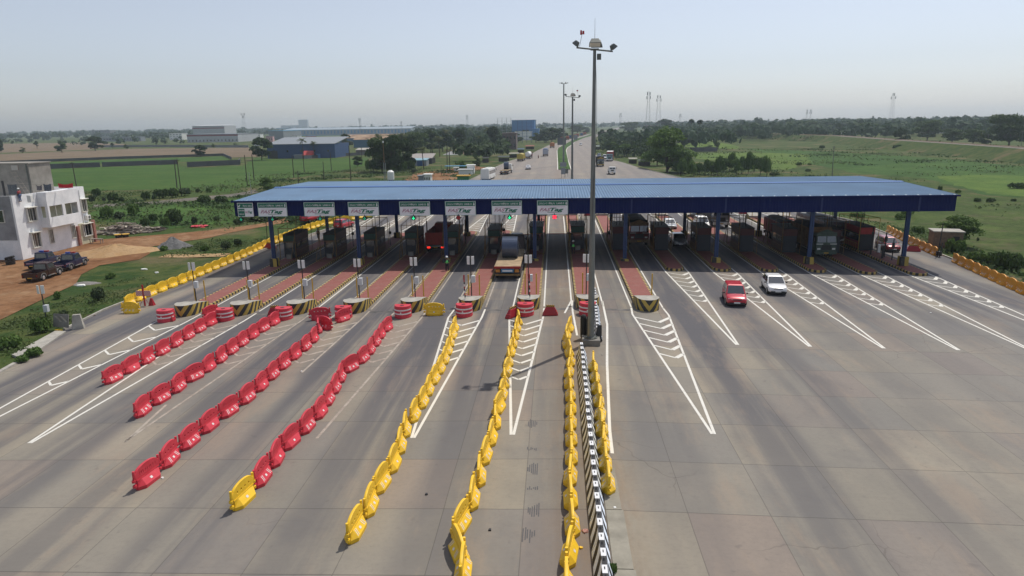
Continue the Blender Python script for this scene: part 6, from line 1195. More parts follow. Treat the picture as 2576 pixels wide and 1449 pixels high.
# ================================================================ BACKGROUND BUILDINGS AND TOWERS
def block(name,lb,r,xl,xr,yb,yt,depth,mat,roof=None,rmat=None,rise=0,win=None,wmat=None,stripe=None,cat='building',ov_=.3,doors=None,wh=.45,wz=(.35,.7)):
    Pl=A(r,xl,yb); Y=Pl.y; 
    q=onY(*ov(r,xr,yb),Y); H=hgt(Pl,ov(r,xl,yt)[1]); wd=q.x-Pl.x; t=thing(name,lb,cat,(Pl.x,Y,Pl.z))
    b=MB(); b.bb(0,wd,0,depth,-.5,H); b.build('wall',mat,t)
    rm=rmat or mat
    if roof=='gable': b=MB(); b.exx([(-ov_,H),(depth/2,H+rise),(depth+ov_,H)],-ov_,wd+ov_); b.build('roof',rm,t)
    elif roof=='shed': b=MB(); b.exx([(-ov_,H),(depth+ov_,H+rise),(depth+ov_,H+rise+.2),(-ov_,H+.2)],-ov_,wd+ov_); b.build('roof',rm,t)
    elif roof=='flat': b=MB(); b.bb(-ov_,wd+ov_,-ov_,depth+ov_,H,H+max(.25,rise)); b.build('roof',rm,t)
    if win:
        n,rows=win
        for j in range(rows):
            for k in range(n):
                w=wd/n; x0=w*(k+.5-wh/2); z0=H*((j+wz[0])/rows); z1=H*((j+wz[1])/rows); b=MB(); b.bb(x0,x0+w*wh,-.06,0,z0,z1); b.build('window',wmat or m_glass,t)
    for (z0,z1,mm_) in (stripe or []): b=MB(); b.bb(-.08,wd+.08,-.09,-.02,H*z0,H*z1); b.build('band',mm_,t)
    for (a,c,z1,mm_) in (doors or []): b=MB(); b.bb(wd*a,wd*c,-.08,0,0,H*z1); b.build('door',mm_,t)
    return t,wd,H
c_fac=M('factory_white',(.42,.43,.44),.7); c_mar2=M('band_maroon',(.2,.04,.05),.7); c_bl=M('factory_blue',(.07,.2,.38),.6); c_bl2=M('shed_blue',(.03,.07,.17),.6,var=.2); c_ltbl=M('panel_grey_blue',(.25,.3,.34),.7); c_rgr=M('sheet_grey',(.22,.24,.26),.6); c_rust=M('rust_roof',(.27,.15,.08),.9,var=.4,sc=.12,col2=(.42,.3,.2)); c_brn=M('brown_block',(.17,.13,.12),.9,var=.2); c_bnd=M('blue_strip',(.1,.35,.55),.6)
block('factory','long white factory with maroon bands, lower hall','z1',1888,2400,328,250,60,c_fac,'flat',c_rgr,.6,stripe=[(.78,.98,c_mar2)],win=(14,1),wh=.35,wz=(.1,.35))
block('factory_hall','upper block of the white factory with a maroon band near its roof','z1',1950,2270,300,163,40,c_fac,'shed',c_fac,1.5,stripe=[(.8,.88,c_mar2)])
block('white_house','small white three storey house left of the maroon banded factory','z1',1708,1835,302,238,18,m_white,'flat',None,.4,win=(4,3))
block('unfinished_building','grey concrete frame building under construction among far trees','z1',930,1112,272,210,25,M('frame_grey',(.15,.15,.15),.9),'flat',None,1.2,win=(7,3))
block('boundary_shed','long low grey building behind the compound wall','z1',950,1420,320,278,12,c_rgr,'flat',None,.5,win=(16,1))
block('white_house','tiny white house at the right of the white factory','z2',0,45,290,245,12,m_white,'flat',None,.4,win=(2,2))
block('long_factory','very long pale factory with blue window strips and a blue roof line','z2',275,1560,262,205,55,c_ltbl,'shed',c_ltbl,4,win=(38,1),wmat=c_bl,stripe=[(.0,.09,c_bnd)],wz=(.28,.85))
block('factory_wing','dark grey end wing of the long factory','z2',132,280,300,212,70,M('wing_grey',(.19,.21,.22),.8),'flat',c_bnd,.6)
block('roof_strip','raised blue trimmed monitor roof of the long factory','z2',205,1555,235,188,20,c_fac,'flat',c_bnd,1.3)
block('concrete_tower','tall grey unfinished tower block behind the long factory','z2',435,520,205,100,25,c_rgr,'flat',None,1,win=(4,6)); block('unfinished_building','long low wing beside the unfinished tower block','z2',252,436,205,158,25,c_rgr,'flat',None,1,win=(10,2))
block('blue_shed','dark blue industrial shed with a grey roof and big doorway','z2',120,800,490,350,26,c_bl2,'shed',c_rgr,3.2,doors=[(.02,.15,.55,m_black),(.72,.78,.3,c_bl)],win=(5,1),wh=.12,wz=(.45,.6))
block('rust_shed','blue walled shed with a rusty orange roof behind the trees','z2',985,1440,380,300,30,M('shed_teal',(.04,.12,.19),.7),'gable',c_rust,3.5); block('rust_shed','farther rust roofed wing joining the blue walled shed','z2',840,1580,330,285,30,M('shed_teal',(.04,.12,.19),.7),'gable',c_rust,3.5)
block('red_roof_hut','small grey hut with a bright red pyramid roof','z2',472,553,490,455,7,c_rgr,'gable',M('roof_red',(.45,.06,.06),.8),2.2); block('grey_shed','long grey garden shed left of the red roofed hut','z2',385,470,490,457,7,c_rgr,'flat',None,.2)
block('grey_hut','small hut with a pale sheet roof before the rust shed','z2',1005,1100,432,405,7,c_brn,'shed',m_conc,1.0); block('grey_hut','second small hut at the right with pale roof','z2',1118,1165,432,395,7,c_brn,'shed',m_conc,.8)
block('tin_shed','grey and blue tin shed beside a young palm','z2',1575,1715,565,510,6,c_rgr,'shed',M('tin_cyan',(.2,.36,.42),.5),.5,doors=[(.34,.72,.95,c_blue)],ov_=.2); block('tin_shed','open sided shed with pale sheet roof behind the blue doored one','z2',1550,1770,545,490,9,m_black,'shed',M('sheet_pale',(.3,.27,.25),.8,var=.3),1.6)
block('ruined_house','brown two storey concrete house left of the road','z2',2480,2620,400,240,14,c_brn,'flat',None,.5,win=(4,2))
block('blue_factory','tall blue factory building behind the scaffold frames','z3',0,228,300,108,55,c_bl,'flat',c_bl,.6,stripe=[(0,.1,m_white)]); block('blue_factory','low blue factory wing at the right of the tall one','z3',175,272,300,195,30,c_bl,'flat',None,.5); block('white_wall_building','low white strip building beside the blue factory','z3',30,200,305,222,6,m_white,'flat',None,.3)
block('white_block','white block building rising behind roadside trees','z3',478,522,262,165,14,m_white,'flat',None,.3,win=(2,2)); block('white_block','white building left part behind the roadside trees','z3',447,500,262,158,14,m_white,'flat',None,.3)
block('brown_house','brown unfinished house with flat roof right of the road','z3',1205,1345,290,235,16,c_brn,'flat',m_conc,.5,win=(6,2)); block('brown_house','taller brown block among the trees right of the road','z3',1340,1490,250,160,18,M('brown2',(.2,.15,.14),.9),'flat',None,.6,win=(5,4)); block('brown_house','low dark brick house in front of the brown ones','z3',1060,1190,320,275,10,c_brn,'flat',None,.3,win=(4,1))
block('portacabin','white portacabin with columns just behind the canopy roof','z2',1690,1757,730,655,3,m_white,'flat',None,.15,win=(4,1),wh=.5); block('portacabin','grey portacabin next to the columned one','z2',1635,1690,730,668,3,c_rgr,'flat',None,.15)
block('white_cabin','tall white cabin box at the roadside yard','z2',2125,2195,655,560,2.6,m_white,'flat',None,.1); block('white_cabin','long white cabin with blue awning in the yard','z2',2040,2170,665,605,3,m_white,'flat',None,.1); block('green_cabin','small green and yellow kiosk below the white cabins','z2',2025,2140,715,668,2.5,M('kiosk_green',(.03,.2,.07),.6),'flat',m_ylpaint,.1); block('small_cabin','small white tank box left of the cabins','z2',1993,2027,620,585,1.6,m_white,'flat',None,.1)
P=A('z2',1360,735); t=thing('water_tank','white round water tank on a stand behind the canopy','water tank',P); b=MB(); hz=hgt(P,ov('z2',1360,700)[1]); b.cyl((0,0,0),(0,0,hz),.7,.7,8); b.build('stand',c_rgr,t); b=MB(); b.cyl((0,0,hz),(0,0,hz+2.2),1.0,1.0,18); b.cyl((0,0,hz+2.2),(0,0,hz+2.7),1.0,.4,18); b.build('tank',m_white,t)
P=A('z2',2010,655); b=MB(); b.box((0,0,0),(7,2.6,.12),-.05); b.bar((-3,-1,-2.6),(-3,-1,0),.05); b.bar((3,-1,-2.6),(3,-1,0),.05); tag(b.build('blue_awning',M('awning_blue',(.06,.25,.42),.6),loc=(P.x,P.y,P.z+3)),'light blue sheet awning on posts in the roadside yard','awning')
# walls across the fields
def wall(lb,pts,h,mat,th=.2):
    P=[A(*p) for p in pts]; b=MB()
    for a,c in zip(P,P[1:]):
        d=(c-a); d.z=0; L_=d.length; m_=(a+c)/2; b.box((m_.x,m_.y,m_.z+h/2),(L_,th,h+.4),math.atan2(d.y,d.x))
    return tag(b.build('boundary_wall',mat),lb,'wall','grey boundary walls in the fields')
m_wl=M('wall_grey',(.1,.1,.105),.9,var=.3,sc=.2)
wall('long dark boundary wall at the near edge of the walled strip',[('z1',-300,625),('z1',285,600),('z1',1010,573)],1.9,m_wl); wall('second stretch of the near boundary wall, right of the gap',[('z1',1030,572),('z1',1785,545)],1.9,m_wl); wall('far thin boundary wall behind the walled strip',[('z1',-300,556),('z1',0,540),('z1',1200,492),('z1',2250,460),('z1',2330,498)],1.2,m_wl)
wall('boundary wall of the bushy plot below the round tree',[('z1',1885,575),('z1',1950,572),('z1',2420,550)],2.0,m_wl); wall('grey wall segment at the right end of the bushy plot',[('z1',2390,550),('z1',2420,520)],1.6,m_wl); wall('low wall behind the blue shed yard',[('z2',560,488),('z2',820,470),('z2',1150,450)],1.5,m_wl)
wall('pale compound fence in front of the far factory',[('z1',1000,375),('z1',1700,372),('z1',2500,378)],1.8,M('fence_pale',(.2,.21,.22),.9)); wall('dark low wall in the right hand fields',[('z3',1790,420),('z3',2066,418)],2.2,m_wl)
# telecom towers
def tower(r,x,yb,yt,lb,w=3.5,X=None,dist=None,dish=True):
    P=A(r,x,yb); 
    if dist:
        d=ray(*ov(r,x,yb)); t_=dist/d.y; P=Vector((d.x*t_,dist,G(d.x*t_,dist)))
    H=hgt(P,ov(r,x,yt)[1]); k=max(1.0,ppm(P)**-1*1.0); th=max(.07,.12/ppm(P)); t=thing('telecom_tower',lb,'tower',P,0,'telecom towers on the skyline'); b=MB(); n=max(5,int(H/5)); f=lambda s,z:(s[0]*w/2*(1-.75*z/H),s[1]*w/2*(1-.75*z/H),z)
    C=[(-1,-1),(1,-1),(1,1),(-1,1)]
    for s in C: b.bar(f(s,0),f(s,H),th)
    for j in range(n):
        z0,z1=H*j/n,H*(j+1)/n
        for q in range(4): b.bar(f(C[q],z0),f(C[(q+1)%4],z1),th*.6); b.bar(f(C[q],z1),f(C[(q+1)%4],z1),th*.6)
    b.build('lattice',c_rgr,t)
    if dish:
        for q,(sx,sy) in enumerate(C): b=MB(); b.box((sx*w*.28,sy*w*.28,H-1.5-q%2*3),(.5,.5,2.4)); b.build('antenna',c_rgr,t)
tower('z3',1365,200,-185,'tallest lattice telecom tower right of the road',4.5,dist=560); tower('z3',1468,190,-150,'slim lattice tower with a dish, right of the tallest',6,dist=650); tower('z3',1690,150,38,'small far tower right of the two big ones',4,dist=1100); tower('z3',1090,160,30,'small far tower left of the big ones',4,dist=1000)
tower('z1',2460,200,30,'lattice tower behind the white factory on the left skyline',5,dist=800); tower('z2',1048,180,82,'thin far mast above the long factory',3,dist=900); tower('z2',2127,155,50,'lattice mast on the middle skyline',4,dist=1000); tower('z2',1463,160,112,'tiny far mast right of the long factory',3,dist=1200)
tower('z4',1240,75,-172,'tall lattice tower on the right skyline above dark trees',5,dist=700); tower('z4',388,80,-5,'left one of two thin far masts on the right',3,dist=1000); tower('z4',425,80,-5,'right one of two thin far masts on the right',3,dist=1000)
# scaffold frame for tanks left of the blue factory
P=A('z3',160,330)
t=thing('scaffold','open steel scaffold frame standing before the blue factory','frame',P); b=MB(); H=hgt(P,ov('z3',160,100)[1])
for x in (-9,-5,-1,3,7):
    for y in (0,5): b.bar((x,y,0),(x,y,H),.14)
for j in range(1,8): z=H*j/7; b.bar((-9,0,z),(7,0,z),.09); b.bar((-9,5,z),(7,5,z),.09)
b.build('frame',c_bl2,t)
P=A('z2',2500,330); t=thing('scaffold','tall grey scaffold frame left of the blue factory roof','frame',P); b=MB(); H=hgt(P,ov('z2',2500,80)[1])
for x in (-6,-2,2,6): b.bar((x,0,0),(x,0,H),.13); b.bar((x,4,0),(x,4,H),.13)
for j in range(4,9): z=H*j/8; b.bar((-6,0,z),(6,0,z),.09)
b.build('frame',c_rgr,t)
# yellow and black chevron wall behind the far yellow row
P=[A('z2',530,1145),A('z2',930,1045)]; d=P[1]-P[0]; d.z=0; L_=d.length; n=int(L_/1.8)
for k in range(n):
    c_=P[0]+d*((k+.5)/n); o=thing('chevron_block',f'yellow and black striped concrete block, {ordn(k)} from the left, behind the far yellow barriers','divider',(c_.x-1.2,c_.y+1.2,G(c_.x-1.2,c_.y+1.2)),math.atan2(d.y,d.x),'yellow and black blocks beyond the canopy')
    b=MB(); w=.88; b.poly([(-w,-.25,0),(w,-.25,0),(w,-.1,.95),(-w,-.1,.95)],0,[(k*1.76,0),(k*1.76+1.76,0),(k*1.76+1.76,.95),(k*1.76,.95)]); b.poly([(-w,-.1,.95),(w,-.1,.95),(w,.1,.95),(-w,.1,.95)],0,[(k*1.76,.95),(k*1.76+1.76,.95),(k*1.76+1.76,1),(k*1.76,1)]); b.poly([(-w,.1,.95),(w,.1,.95),(w,.25,0),(-w,.25,0)],0,[(0,0),(1.76,0),(1.76,1),(0,1)]); b.build('body',stripes('yb_chev',(.5,.34,.06),(.03,.03,.03),.7,-.7,wear=.3),o)
# small things by the road beyond the canopy
for k,(r,x,y,w_,h_,lb,mm_) in enumerate([('z3',515,600,2.2,2.4,'grey sign board standing at the tip of the median',c_rgr),('z3',515,690,1.2,3.0,'tall narrow sign board behind the canopy by the mast',c_rgr),('z3',548,670,1.0,2.2,'small board right of the narrow sign',m_steel),('z3',500,400,5,7,'large dark hoarding on the median',M('hoarding',(.1,.11,.12),.8)),('z3',640,330,3,6,'grey gantry sign board beyond the median bend',c_rgr)]):
    P=A(r,x,y); t=thing('sign_board',lb,'sign',P); b=MB(); b.bb(-w_/2,w_/2,-.06,.06,h_*.4,h_); b.build('board',mm_,t); b=MB(); b.bar((-w_*.4,.1,0),(-w_*.4,.1,h_*.9),.06); b.bar((w_*.4,.1,0),(w_*.4,.1,h_*.9),.06); b.build('posts',m_steel,t)
for k,(r,x,y,w_,lb) in enumerate([('z3',20,480,5,'row stall with tarpaulin at the left roadside, nearest'),('z3',90,430,4,'roadside stall with blue cover behind the yellow tipper'),('z3',180,395,6,'roadside stall with a red roof left of the far road'),('z3',1215,540,3.5,'roadside stall with pale roof at the right kerb'),('z3',1330,560,5,'low dark stalls beside the big tree'),('z3',860,400,3,'small stall far up the right roadside'),('z2',2495,520,5,'dark scrap stall at the left roadside behind the canopy'),('z2',2310,530,3,'dark hut left of the scrap stall')]):
    P=A(r,x,y); t=thing('roadside_stall',lb,'stall',P,0,'stalls along the far roadsides'); b=MB(); b.box((0,0,2.2),(w_,3,.1),0,0,(1,1),.1); b.build('roof',[M('stall_pale',(.35,.33,.28),.8),c_blue,M('stall_red',(.33,.07,.07),.8),M('stall_pale',(.3,.3,.3),.8),m_black,c_rgr,m_black,m_black][k],t); b=MB(); b.bb(-w_*.45,w_*.45,-.2,1.2,0,1.6); b.build('counter',M('stall_dark',(.07,.06,.055),.9,var=.5,sc=2),t)
    for sx in (-1,1): b=MB(); b.bar((sx*w_*.45,-1.2,0),(sx*w_*.45,-1.2,2.2),.04); b.build('post',wood,t)
for k,(x,y,lb) in enumerate([(1960,450,'heap of white scrap beside the H frame pole'),(2110,440,'sandy heap in the scrap yard'),(2300,445,'row of pale blocks in the scrap yard')]): P=A('z2',x,y); heap('scrap_heap',lb,P,5,3,1.8,M('scrap%d'%k,[(.3,.3,.3),(.4,.28,.2),(.33,.33,.32)][k],.9,var=.6,sc=1.5))
P=A('z2',1820,700); heap('earth_mound','brown earth mound behind the canopy',P,12,5,1.2,f_dirt)
# railway on its embankment
R=[A('z4',x,y,4.5) for x,y in [(-500,232),(100,240),(700,258),(1400,305),(2000,342),(2576,380),(3300,430)]]; b=MB()
for a,c_ in zip(R,R[1:]):
    d=(c_-a); d.z=0; d.normalize(); q=Vector((-d.y,d.x,0)); za=a.z; zc=c_.z; sec=[(-16,-4.7),(-5,0),(5,0),(16,-4.7)]; fa=[a+q*s+Vector((0,0,z)) for s,z in sec]; fc=[c_+q*s+Vector((0,0,z)) for s,z in sec]
    for k in range(3): b.poly([fa[k],fa[k+1],fc[k+1],fc[k]],1 if k==1 else 0)
struct(b.build('embankment',[MC['embk'] if 'embk' in MC else m_ground(),M('ballast',(.2,.17,.16),.95,var=.3,sc=.5)]))
b=MB()
for off in (-2.8,-1.2,1.2,2.8):
    for a,c_ in zip(R,R[1:]): d=(c_-a); d.z=0; d.normalize(); q=Vector((-d.y,d.x,0)); b.bar(a+q*off+Vector((0,0,.12)),c_+q*off+Vector((0,0,.12)),.07)
struct(b.build('railway_track',m_frame))
# ================================================================ TREES AND PLANTS
def leafmat(name,c1,c2,c3=None):
    m,n,b,o=newmat(name); oi=n.nodes.new('ShaderNodeObjectInfo'); g=mixc(n,ramp(n,noise(n,o,.45,4,.7),.35,.65),c1,c2); g=mixc(n,mth(n,'MULTIPLY',oi.outputs['Random'],.45),g,c3 or tuple(x*.6 for x in c1)); g=mixc(n,ramp(n,noise(n,o,3.5,3,.7),.5,.8),g,tuple(min(1,x*1.45) for x in c2))
    n.links.new(g,b.inputs['Base Color']); b.inputs['Roughness'].default_value=.75; b.inputs['Specular IOR Level'].default_value=.2
    tr=n.nodes.new('ShaderNodeBsdfTranslucent'); n.links.new(g,tr.inputs[0]); mx=n.nodes.new('ShaderNodeMixShader'); mx.inputs[0].default_value=.28; n.links.new(b.outputs[0],mx.inputs[1]); n.links.new(tr.outputs[0],mx.inputs[2]); n.links.new(mx.outputs[0],n.nodes['Material Output'].inputs[0]); MC[name]=m; return m
L_dark=leafmat('leaf_dark',(.034,.062,.022),(.055,.092,.03)); L_mid=leafmat('leaf_mid',(.05,.09,.026),(.08,.125,.036)); L_br=leafmat('leaf_bright',(.085,.15,.035),(.125,.2,.05)); L_palm=leafmat('leaf_palm',(.055,.085,.028),(.1,.12,.045),(.1,.09,.04)); L_sage=leafmat('leaf_sage',(.05,.075,.035),(.08,.11,.05))
m_trunk=M('bark',(.07,.055,.04),.95,var=.3,sc=2,bump=.5)
def quads(C,N_,S,asp=.7):
    n=len(C); N_=N_/np.linalg.norm(N_,axis=1,keepdims=True); a=rng.normal(size=(n,3)); U=np.cross(N_,a); U/=np.linalg.norm(U,axis=1,keepdims=True); Vv=np.cross(N_,U); S=S[:,None]
    P=np.stack([C-U*S-Vv*S*asp,C+U*S*.6-Vv*S*asp,C+U*S+Vv*S*asp,C-U*S*.6+Vv*S*asp],1).reshape(-1,3); return P,np.arange(4*n).reshape(-1,4)
def crown_pts(n,blobs,ra=.16):
    k=rng.integers(0,len(blobs),n); B=np.array([b[:3] for b in blobs]); R=np.array([b[3:] for b in blobs]); d=rng.normal(size=(n,3)); d/=np.linalg.norm(d,axis=1,keepdims=True); d[:,2]=np.where(d[:,2]<-.35,-d[:,2]*.6,d[:,2])
    r=1-np.abs(rng.normal(size=(n,1)))*ra*1.3; C=B[k]+d*R[k]*r; return C,d+rng.normal(size=(n,3))*.55
def blobs_tree(W,H,z0,nb,seed,flat=1.0,lean=0):
    r=random.Random(seed); out=[]
    for i in range(nb):
        a=r.uniform(0,6.28); q=r.random()**.6; z=z0+(H-z0)*(.08+.74*r.random()); env=math.sin(math.pi*min(.95,max(.12,(z-z0)/(H-z0)*.9+.08)))**.6; s=W*.5*r.uniform(.26,.46)
        out.append((q*env*(W*.5-s*.8)*math.cos(a)+lean*(z-z0),q*env*(W*.5-s*.8)*math.sin(a),z,s,s,s*r.uniform(.55,.85)*flat))
    out.append((0,0,H-W*.16,W*.2,W*.2,W*.15)); return out
def tree_proto(W,H,z0,nb,seed,mat,n=2600,ls=.34,trunk=True,flat=1.0,tr=.22,name='tree'):
    t=thing(name,'x','tree'); bl=blobs_tree(W,H,z0,nb,seed,flat); C,N_=crown_pts(n,bl); P,F=quads(C,N_,rng.uniform(.6,1.25,n)*ls); link('crown',npmesh('crown',P,F,mat),t)
    b=MB(); b.cyl((0,0,-.3),(0,0,z0+ (H-z0)*.35),tr,tr*.55,8)
    for x,y,z,s,_,__ in bl[:7]: b.cyl((0,0,z0*.75+random.random()*z0*.3),(x*.85,y*.85,z),tr*.42,tr*.12,5)
    b.build('trunk',m_trunk,t); return t
def palm_proto(H,n=16,Lf=2.6,seed=1,kind='coco'):
    t=thing('palm_tree','x','palm'); r=random.Random(seed); b=MB(); pts=[Vector((.35*math.sin(k*.25)*(k/10),.1*k/10,H*k/10)) for k in range(11)]
    for a,c in zip(pts,pts[1:]): b.cyl(a,c,.17-.006*a.z/H*10,.16-.006*a.z/H*10,7)
    b.build('trunk',m_trunk,t); V=[];F=[]; top=pts[-1]
    if kind=='coco':
        for i in range(n):
            az=6.283*i/n+r.uniform(-.2,.2); el=r.uniform(-.25,1.1); Lx=Lf*r.uniform(.8,1.1); P=[]; p=Vector(top); d=Vector((math.cos(az)*math.cos(el),math.sin(az)*math.cos(el),math.sin(el)))
            for k in range(7): P.append(p.copy()); p=p+d*Lx/6; d=(d+Vector((0,0,-.22))).normalized()
            for k in range(6):
                a,c=P[k],P[k+1]; dr=(c-a).normalized(); s=dr.cross(Vector((0,0,1))).normalized(); w=.55*math.sin(math.pi*(k+1)/7.5)+.08
                for sg in (-1,1):
                    for j in range(3):
                        q=a.lerp(c,j/3); q2=a.lerp(c,(j+.7)/3); e=s*sg*w+dr*.25+Vector((0,0,-.3*w)); i0=len(V); V+=[tuple(q),tuple(q2),tuple(q2+e),tuple(q+e)]; F.append((i0,i0+1,i0+2,i0+3))
    else:
        C=[];N_=[]
        for i in range(260): d=Vector((r.gauss(0,1),r.gauss(0,1),r.gauss(.2,.8))).normalized(); C.append(top+d*r.uniform(.5,1.25)); N_.append(d.cross(Vector((r.gauss(0,1),r.gauss(0,1),r.gauss(0,1)))))
        V,F=quads(np.array(C),np.array(N_),rng.uniform(.2,.5,260))
    link('crown',npmesh('crown',V,F,L_palm if kind=='coco' else L_dark),t); return t
def bush_proto(mat,seed,n=900,tall=1.0):
    r=random.Random(seed); bl=[(r.uniform(-1,1),r.uniform(-.6,.6),.45*tall,r.uniform(.5,.8),r.uniform(.5,.8),r.uniform(.4,.6)*tall) for _ in range(6)]; C,N_=crown_pts(n,bl,.2); C[:,2]=np.maximum(C[:,2],.02); P,F=quads(C,N_,rng.uniform(.08,.2,n)); t=thing('bush','x','bush'); link('foliage',npmesh('foliage',P,F,mat),t); b=MB()
    for k in range(4): b.cyl((0,0,-.1),(r.uniform(-.8,.8),r.uniform(-.4,.4),.6*tall),.03,.015,5)
    b.build('stem',m_trunk,t); return t
TP={'A':tree_proto(10,10,1.2,16,1,L_dark,n=3400),'B':tree_proto(9,10,1.0,14,2,L_mid,n=3000),'C':tree_proto(12,10,1.4,19,3,L_mid,flat=.85,n=4200),'D':tree_proto(6,10,2.2,9,4,L_dark,n=1800),'E':tree_proto(9,8,1.2,12,5,L_br,n=2600),'F':tree_proto(10.5,10,.2,30,6,L_br,n=8000,ls=.2),'G':tree_proto(8,8,1.6,10,8,L_sage,n=2000),
 'P':palm_proto(9,seed=3),'Q':palm_proto(8,14,2.4,seed=5),'Y':palm_proto(11,kind='pal'),'b':bush_proto(L_mid,11),'c':bush_proto(L_br,12),'s':bush_proto(L_sage,13,tall=1.3),'d':bush_proto(L_br,14,tall=1.2)}
TS={'A':(10,10),'B':(9,10),'C':(12,10),'D':(6,10),'E':(9,8),'F':(9.5,10),'G':(8,8),'P':(5.2,10.2),'Q':(4.8,9.2),'Y':(2.5,12),'b':(3,1),'c':(3,1),'s':(3,1.3),'d':(3,1.2)}
for k,t in TP.items():
    if k in 'bcsd': t['category']='bush'
def plant(kind,r,x,y,w,h,lb,grp=None,P=None):   # w,h: size in zoomed-photo pixels (4 per photo pixel)
    P=P or A(r,x,y); s=ppm(P); Wm=w*.25/s; Hm=h*.25/s; a,c=TS[kind]; return put(TP[kind],(P.x,P.y,P.z-.05),random.uniform(0,6.28),lb,grp,(Wm/a,Wm/a,Hm/c))
# left fields
for q in [('A','z1',960,412,190,150,'broad dark tree standing alone before the pale compound fence'),('B','z1',625,430,125,115,'round tree in the far brown field left of the broad one'),('D','z1',375,388,65,75,'small tree far left in the brown field'),('B','z1',228,436,60,62,'small round bushy tree at the far left field edge'),('A','z1',15,436,70,150,'dark tree cut by the left edge of the photo'),('A','z1',2020,470,160,120,'round dark tree at the corner of the thin boundary wall'),('B','z1',1270,396,58,50,'small round tree before the compound fence'),('D','z1',1580,368,45,75,'thin tree before the compound fence'),('D','z1',1135,392,45,62,'small thin tree right of the broad dark tree'),('B','z1',2145,382,40,45,'tiny tree below the white factory'),('B','z1',2375,372,50,42,'tiny round tree right below the white factory'),
 ('A','z2',60,505,250,235,'big dark tree left of the dark blue shed'),('E','z2',865,450,150,110,'bright green rounded tree right of the dark blue shed'),('G','z2',900,400,190,160,'greyish tree behind the bright rounded one'),('A','z2',1020,572,120,110,'small dense tree in the green field by the thicket'),
 ('C','z2',1270,625,330,350,'big dark tree at the left of the grove behind the canopy'),('A','z2',1400,628,300,380,'big dark tree in the middle of the grove'),('A','z2',1520,605,230,310,'dark tree at the right of the grove next to the tin shed'),('B','z2',1350,520,240,220,'mid green tree inside the grove'),('C','z2',1620,450,300,230,'broad crown behind the tin shed'),('C','z2',1480,440,260,200,'broad crown before the rust roofed shed'),('A','z2',1760,430,200,230,'dark tree beyond the tin shed, right'),('B','z2',1880,420,190,210,'hazy green tree right of the grove'),('A','z2',2045,415,190,225,'tall dense dark tree near the scrap yard'),('B','z2',1960,420,150,170,'lower tree beside the tall dense dark one'),('A','z2',2290,410,150,160,'dark tree left of the brown concrete house'),('A','z2',2390,405,170,240,'tall dark tree next to the brown concrete house'),('E','z2',2520,430,150,110,'bushy green tree below the brown concrete house'),('E','z2',2075,625,160,120,'green bushy tree behind the white cabins'),('B','z2',2220,585,95,115,'small tree at the left roadside behind the cabins'),('F','z2',115,815,150,150,'loose young tree at the left behind the canopy corner'),('G','z2',1590,645,110,60,'low greyish tree in front of the tin shed'),
 ('A','z3',400,325,220,150,'dark tree by the left roadside before the blue factory'),('A','z3',330,330,170,130,'dark tree under the blue factory wing'),('A','z3',480,310,140,130,'dark roadside tree left of the masts'),('B','z3',240,330,140,100,'green tree at the foot of the scaffold'),('C','z3',660,235,200,90,'broad dark crown beyond the far bend'),('A','z3',740,240,120,70,'dark crown right at the far bend'),('B','z3',60,330,120,90,'green tree left of the scaffold'),
 ('D','z3',905,322,95,125,'dark tree at the right roadside, left of the brown houses'),('A','z3',985,322,120,135,'dense tree right of the roadside dark tree'),('B','z3',1050,350,120,90,'green tree in front of the low brick house'),('C','z3',1180,230,220,110,'broad tree behind the brown house with flat roof'),('A','z3',1530,240,220,150,'dark tree right of the taller brown block'),
 ('F','z3',1560,630,520,470,'big bright tree by the right kerb, the largest behind the canopy'),('F','z3',1460,560,260,330,'left shoulder of the big bright tree, slightly lower'),('F','z3',1700,640,230,260,'right neighbour of the big bright tree'),('E','z3',1130,470,230,130,'bushy bright tree behind the red container lorry'),('E','z3',1010,430,180,110,'low bushy tree far up the right roadside'),('B','z3',2055,395,70,110,'slender small tree in the pale paddy'),('B','z3',1980,392,80,45,'low round bush tree left of the slender paddy tree'),('D','z3',1880,325,95,140,'dark columnar tree below the palmyra'),('A','z3',1780,325,130,110,'dark tree at the edge of the pale paddy'),('A','z3',2100,265,230,110,'wide dark tree at the far end of the right fields'),('A','z3',2330,275,120,120,'dark tree on the skyline right of the wide one'),('A','z3',2410,275,100,95,'round dark tree next to the skyline one'),('B','z3',2545,300,120,90,'hazy tree at the far right fields'),
 ('C','z4',330,245,320,140,'broad low tree left of the railway masts'),('D','z4',705,262,75,130,'narrow dark tree behind the railway'),('C','z4',1000,285,260,160,'broad dark tree behind the railway, left of the lone one'),('A','z4',1322,372,180,190,'lone umbrella tree on the near side of the railway embankment'),('C','z4',1600,310,320,210,'broad dark tree behind the railway, right of the lone one'),('C','z4',1850,335,260,150,'hazy broad tree in the line behind the railway'),('C','z4',2060,350,230,160,'broad tree left of the tallest one behind the railway'),('C','z4',2420,370,480,330,'huge dark tree at the right edge behind the railway'),('A','z4',2180,360,160,130,'smaller tree at the foot of the huge right one'),('A','z4',2640,380,300,280,'dark tree cut by the right edge of the photo'),('B','z4',1060,345,60,60,'small bushy tree on the embankment slope'),('A','z4',560,262,110,70,'low tree left of the narrow dark tree'),('A','z4',850,268,120,90,'low dark tree right of the narrow one'),
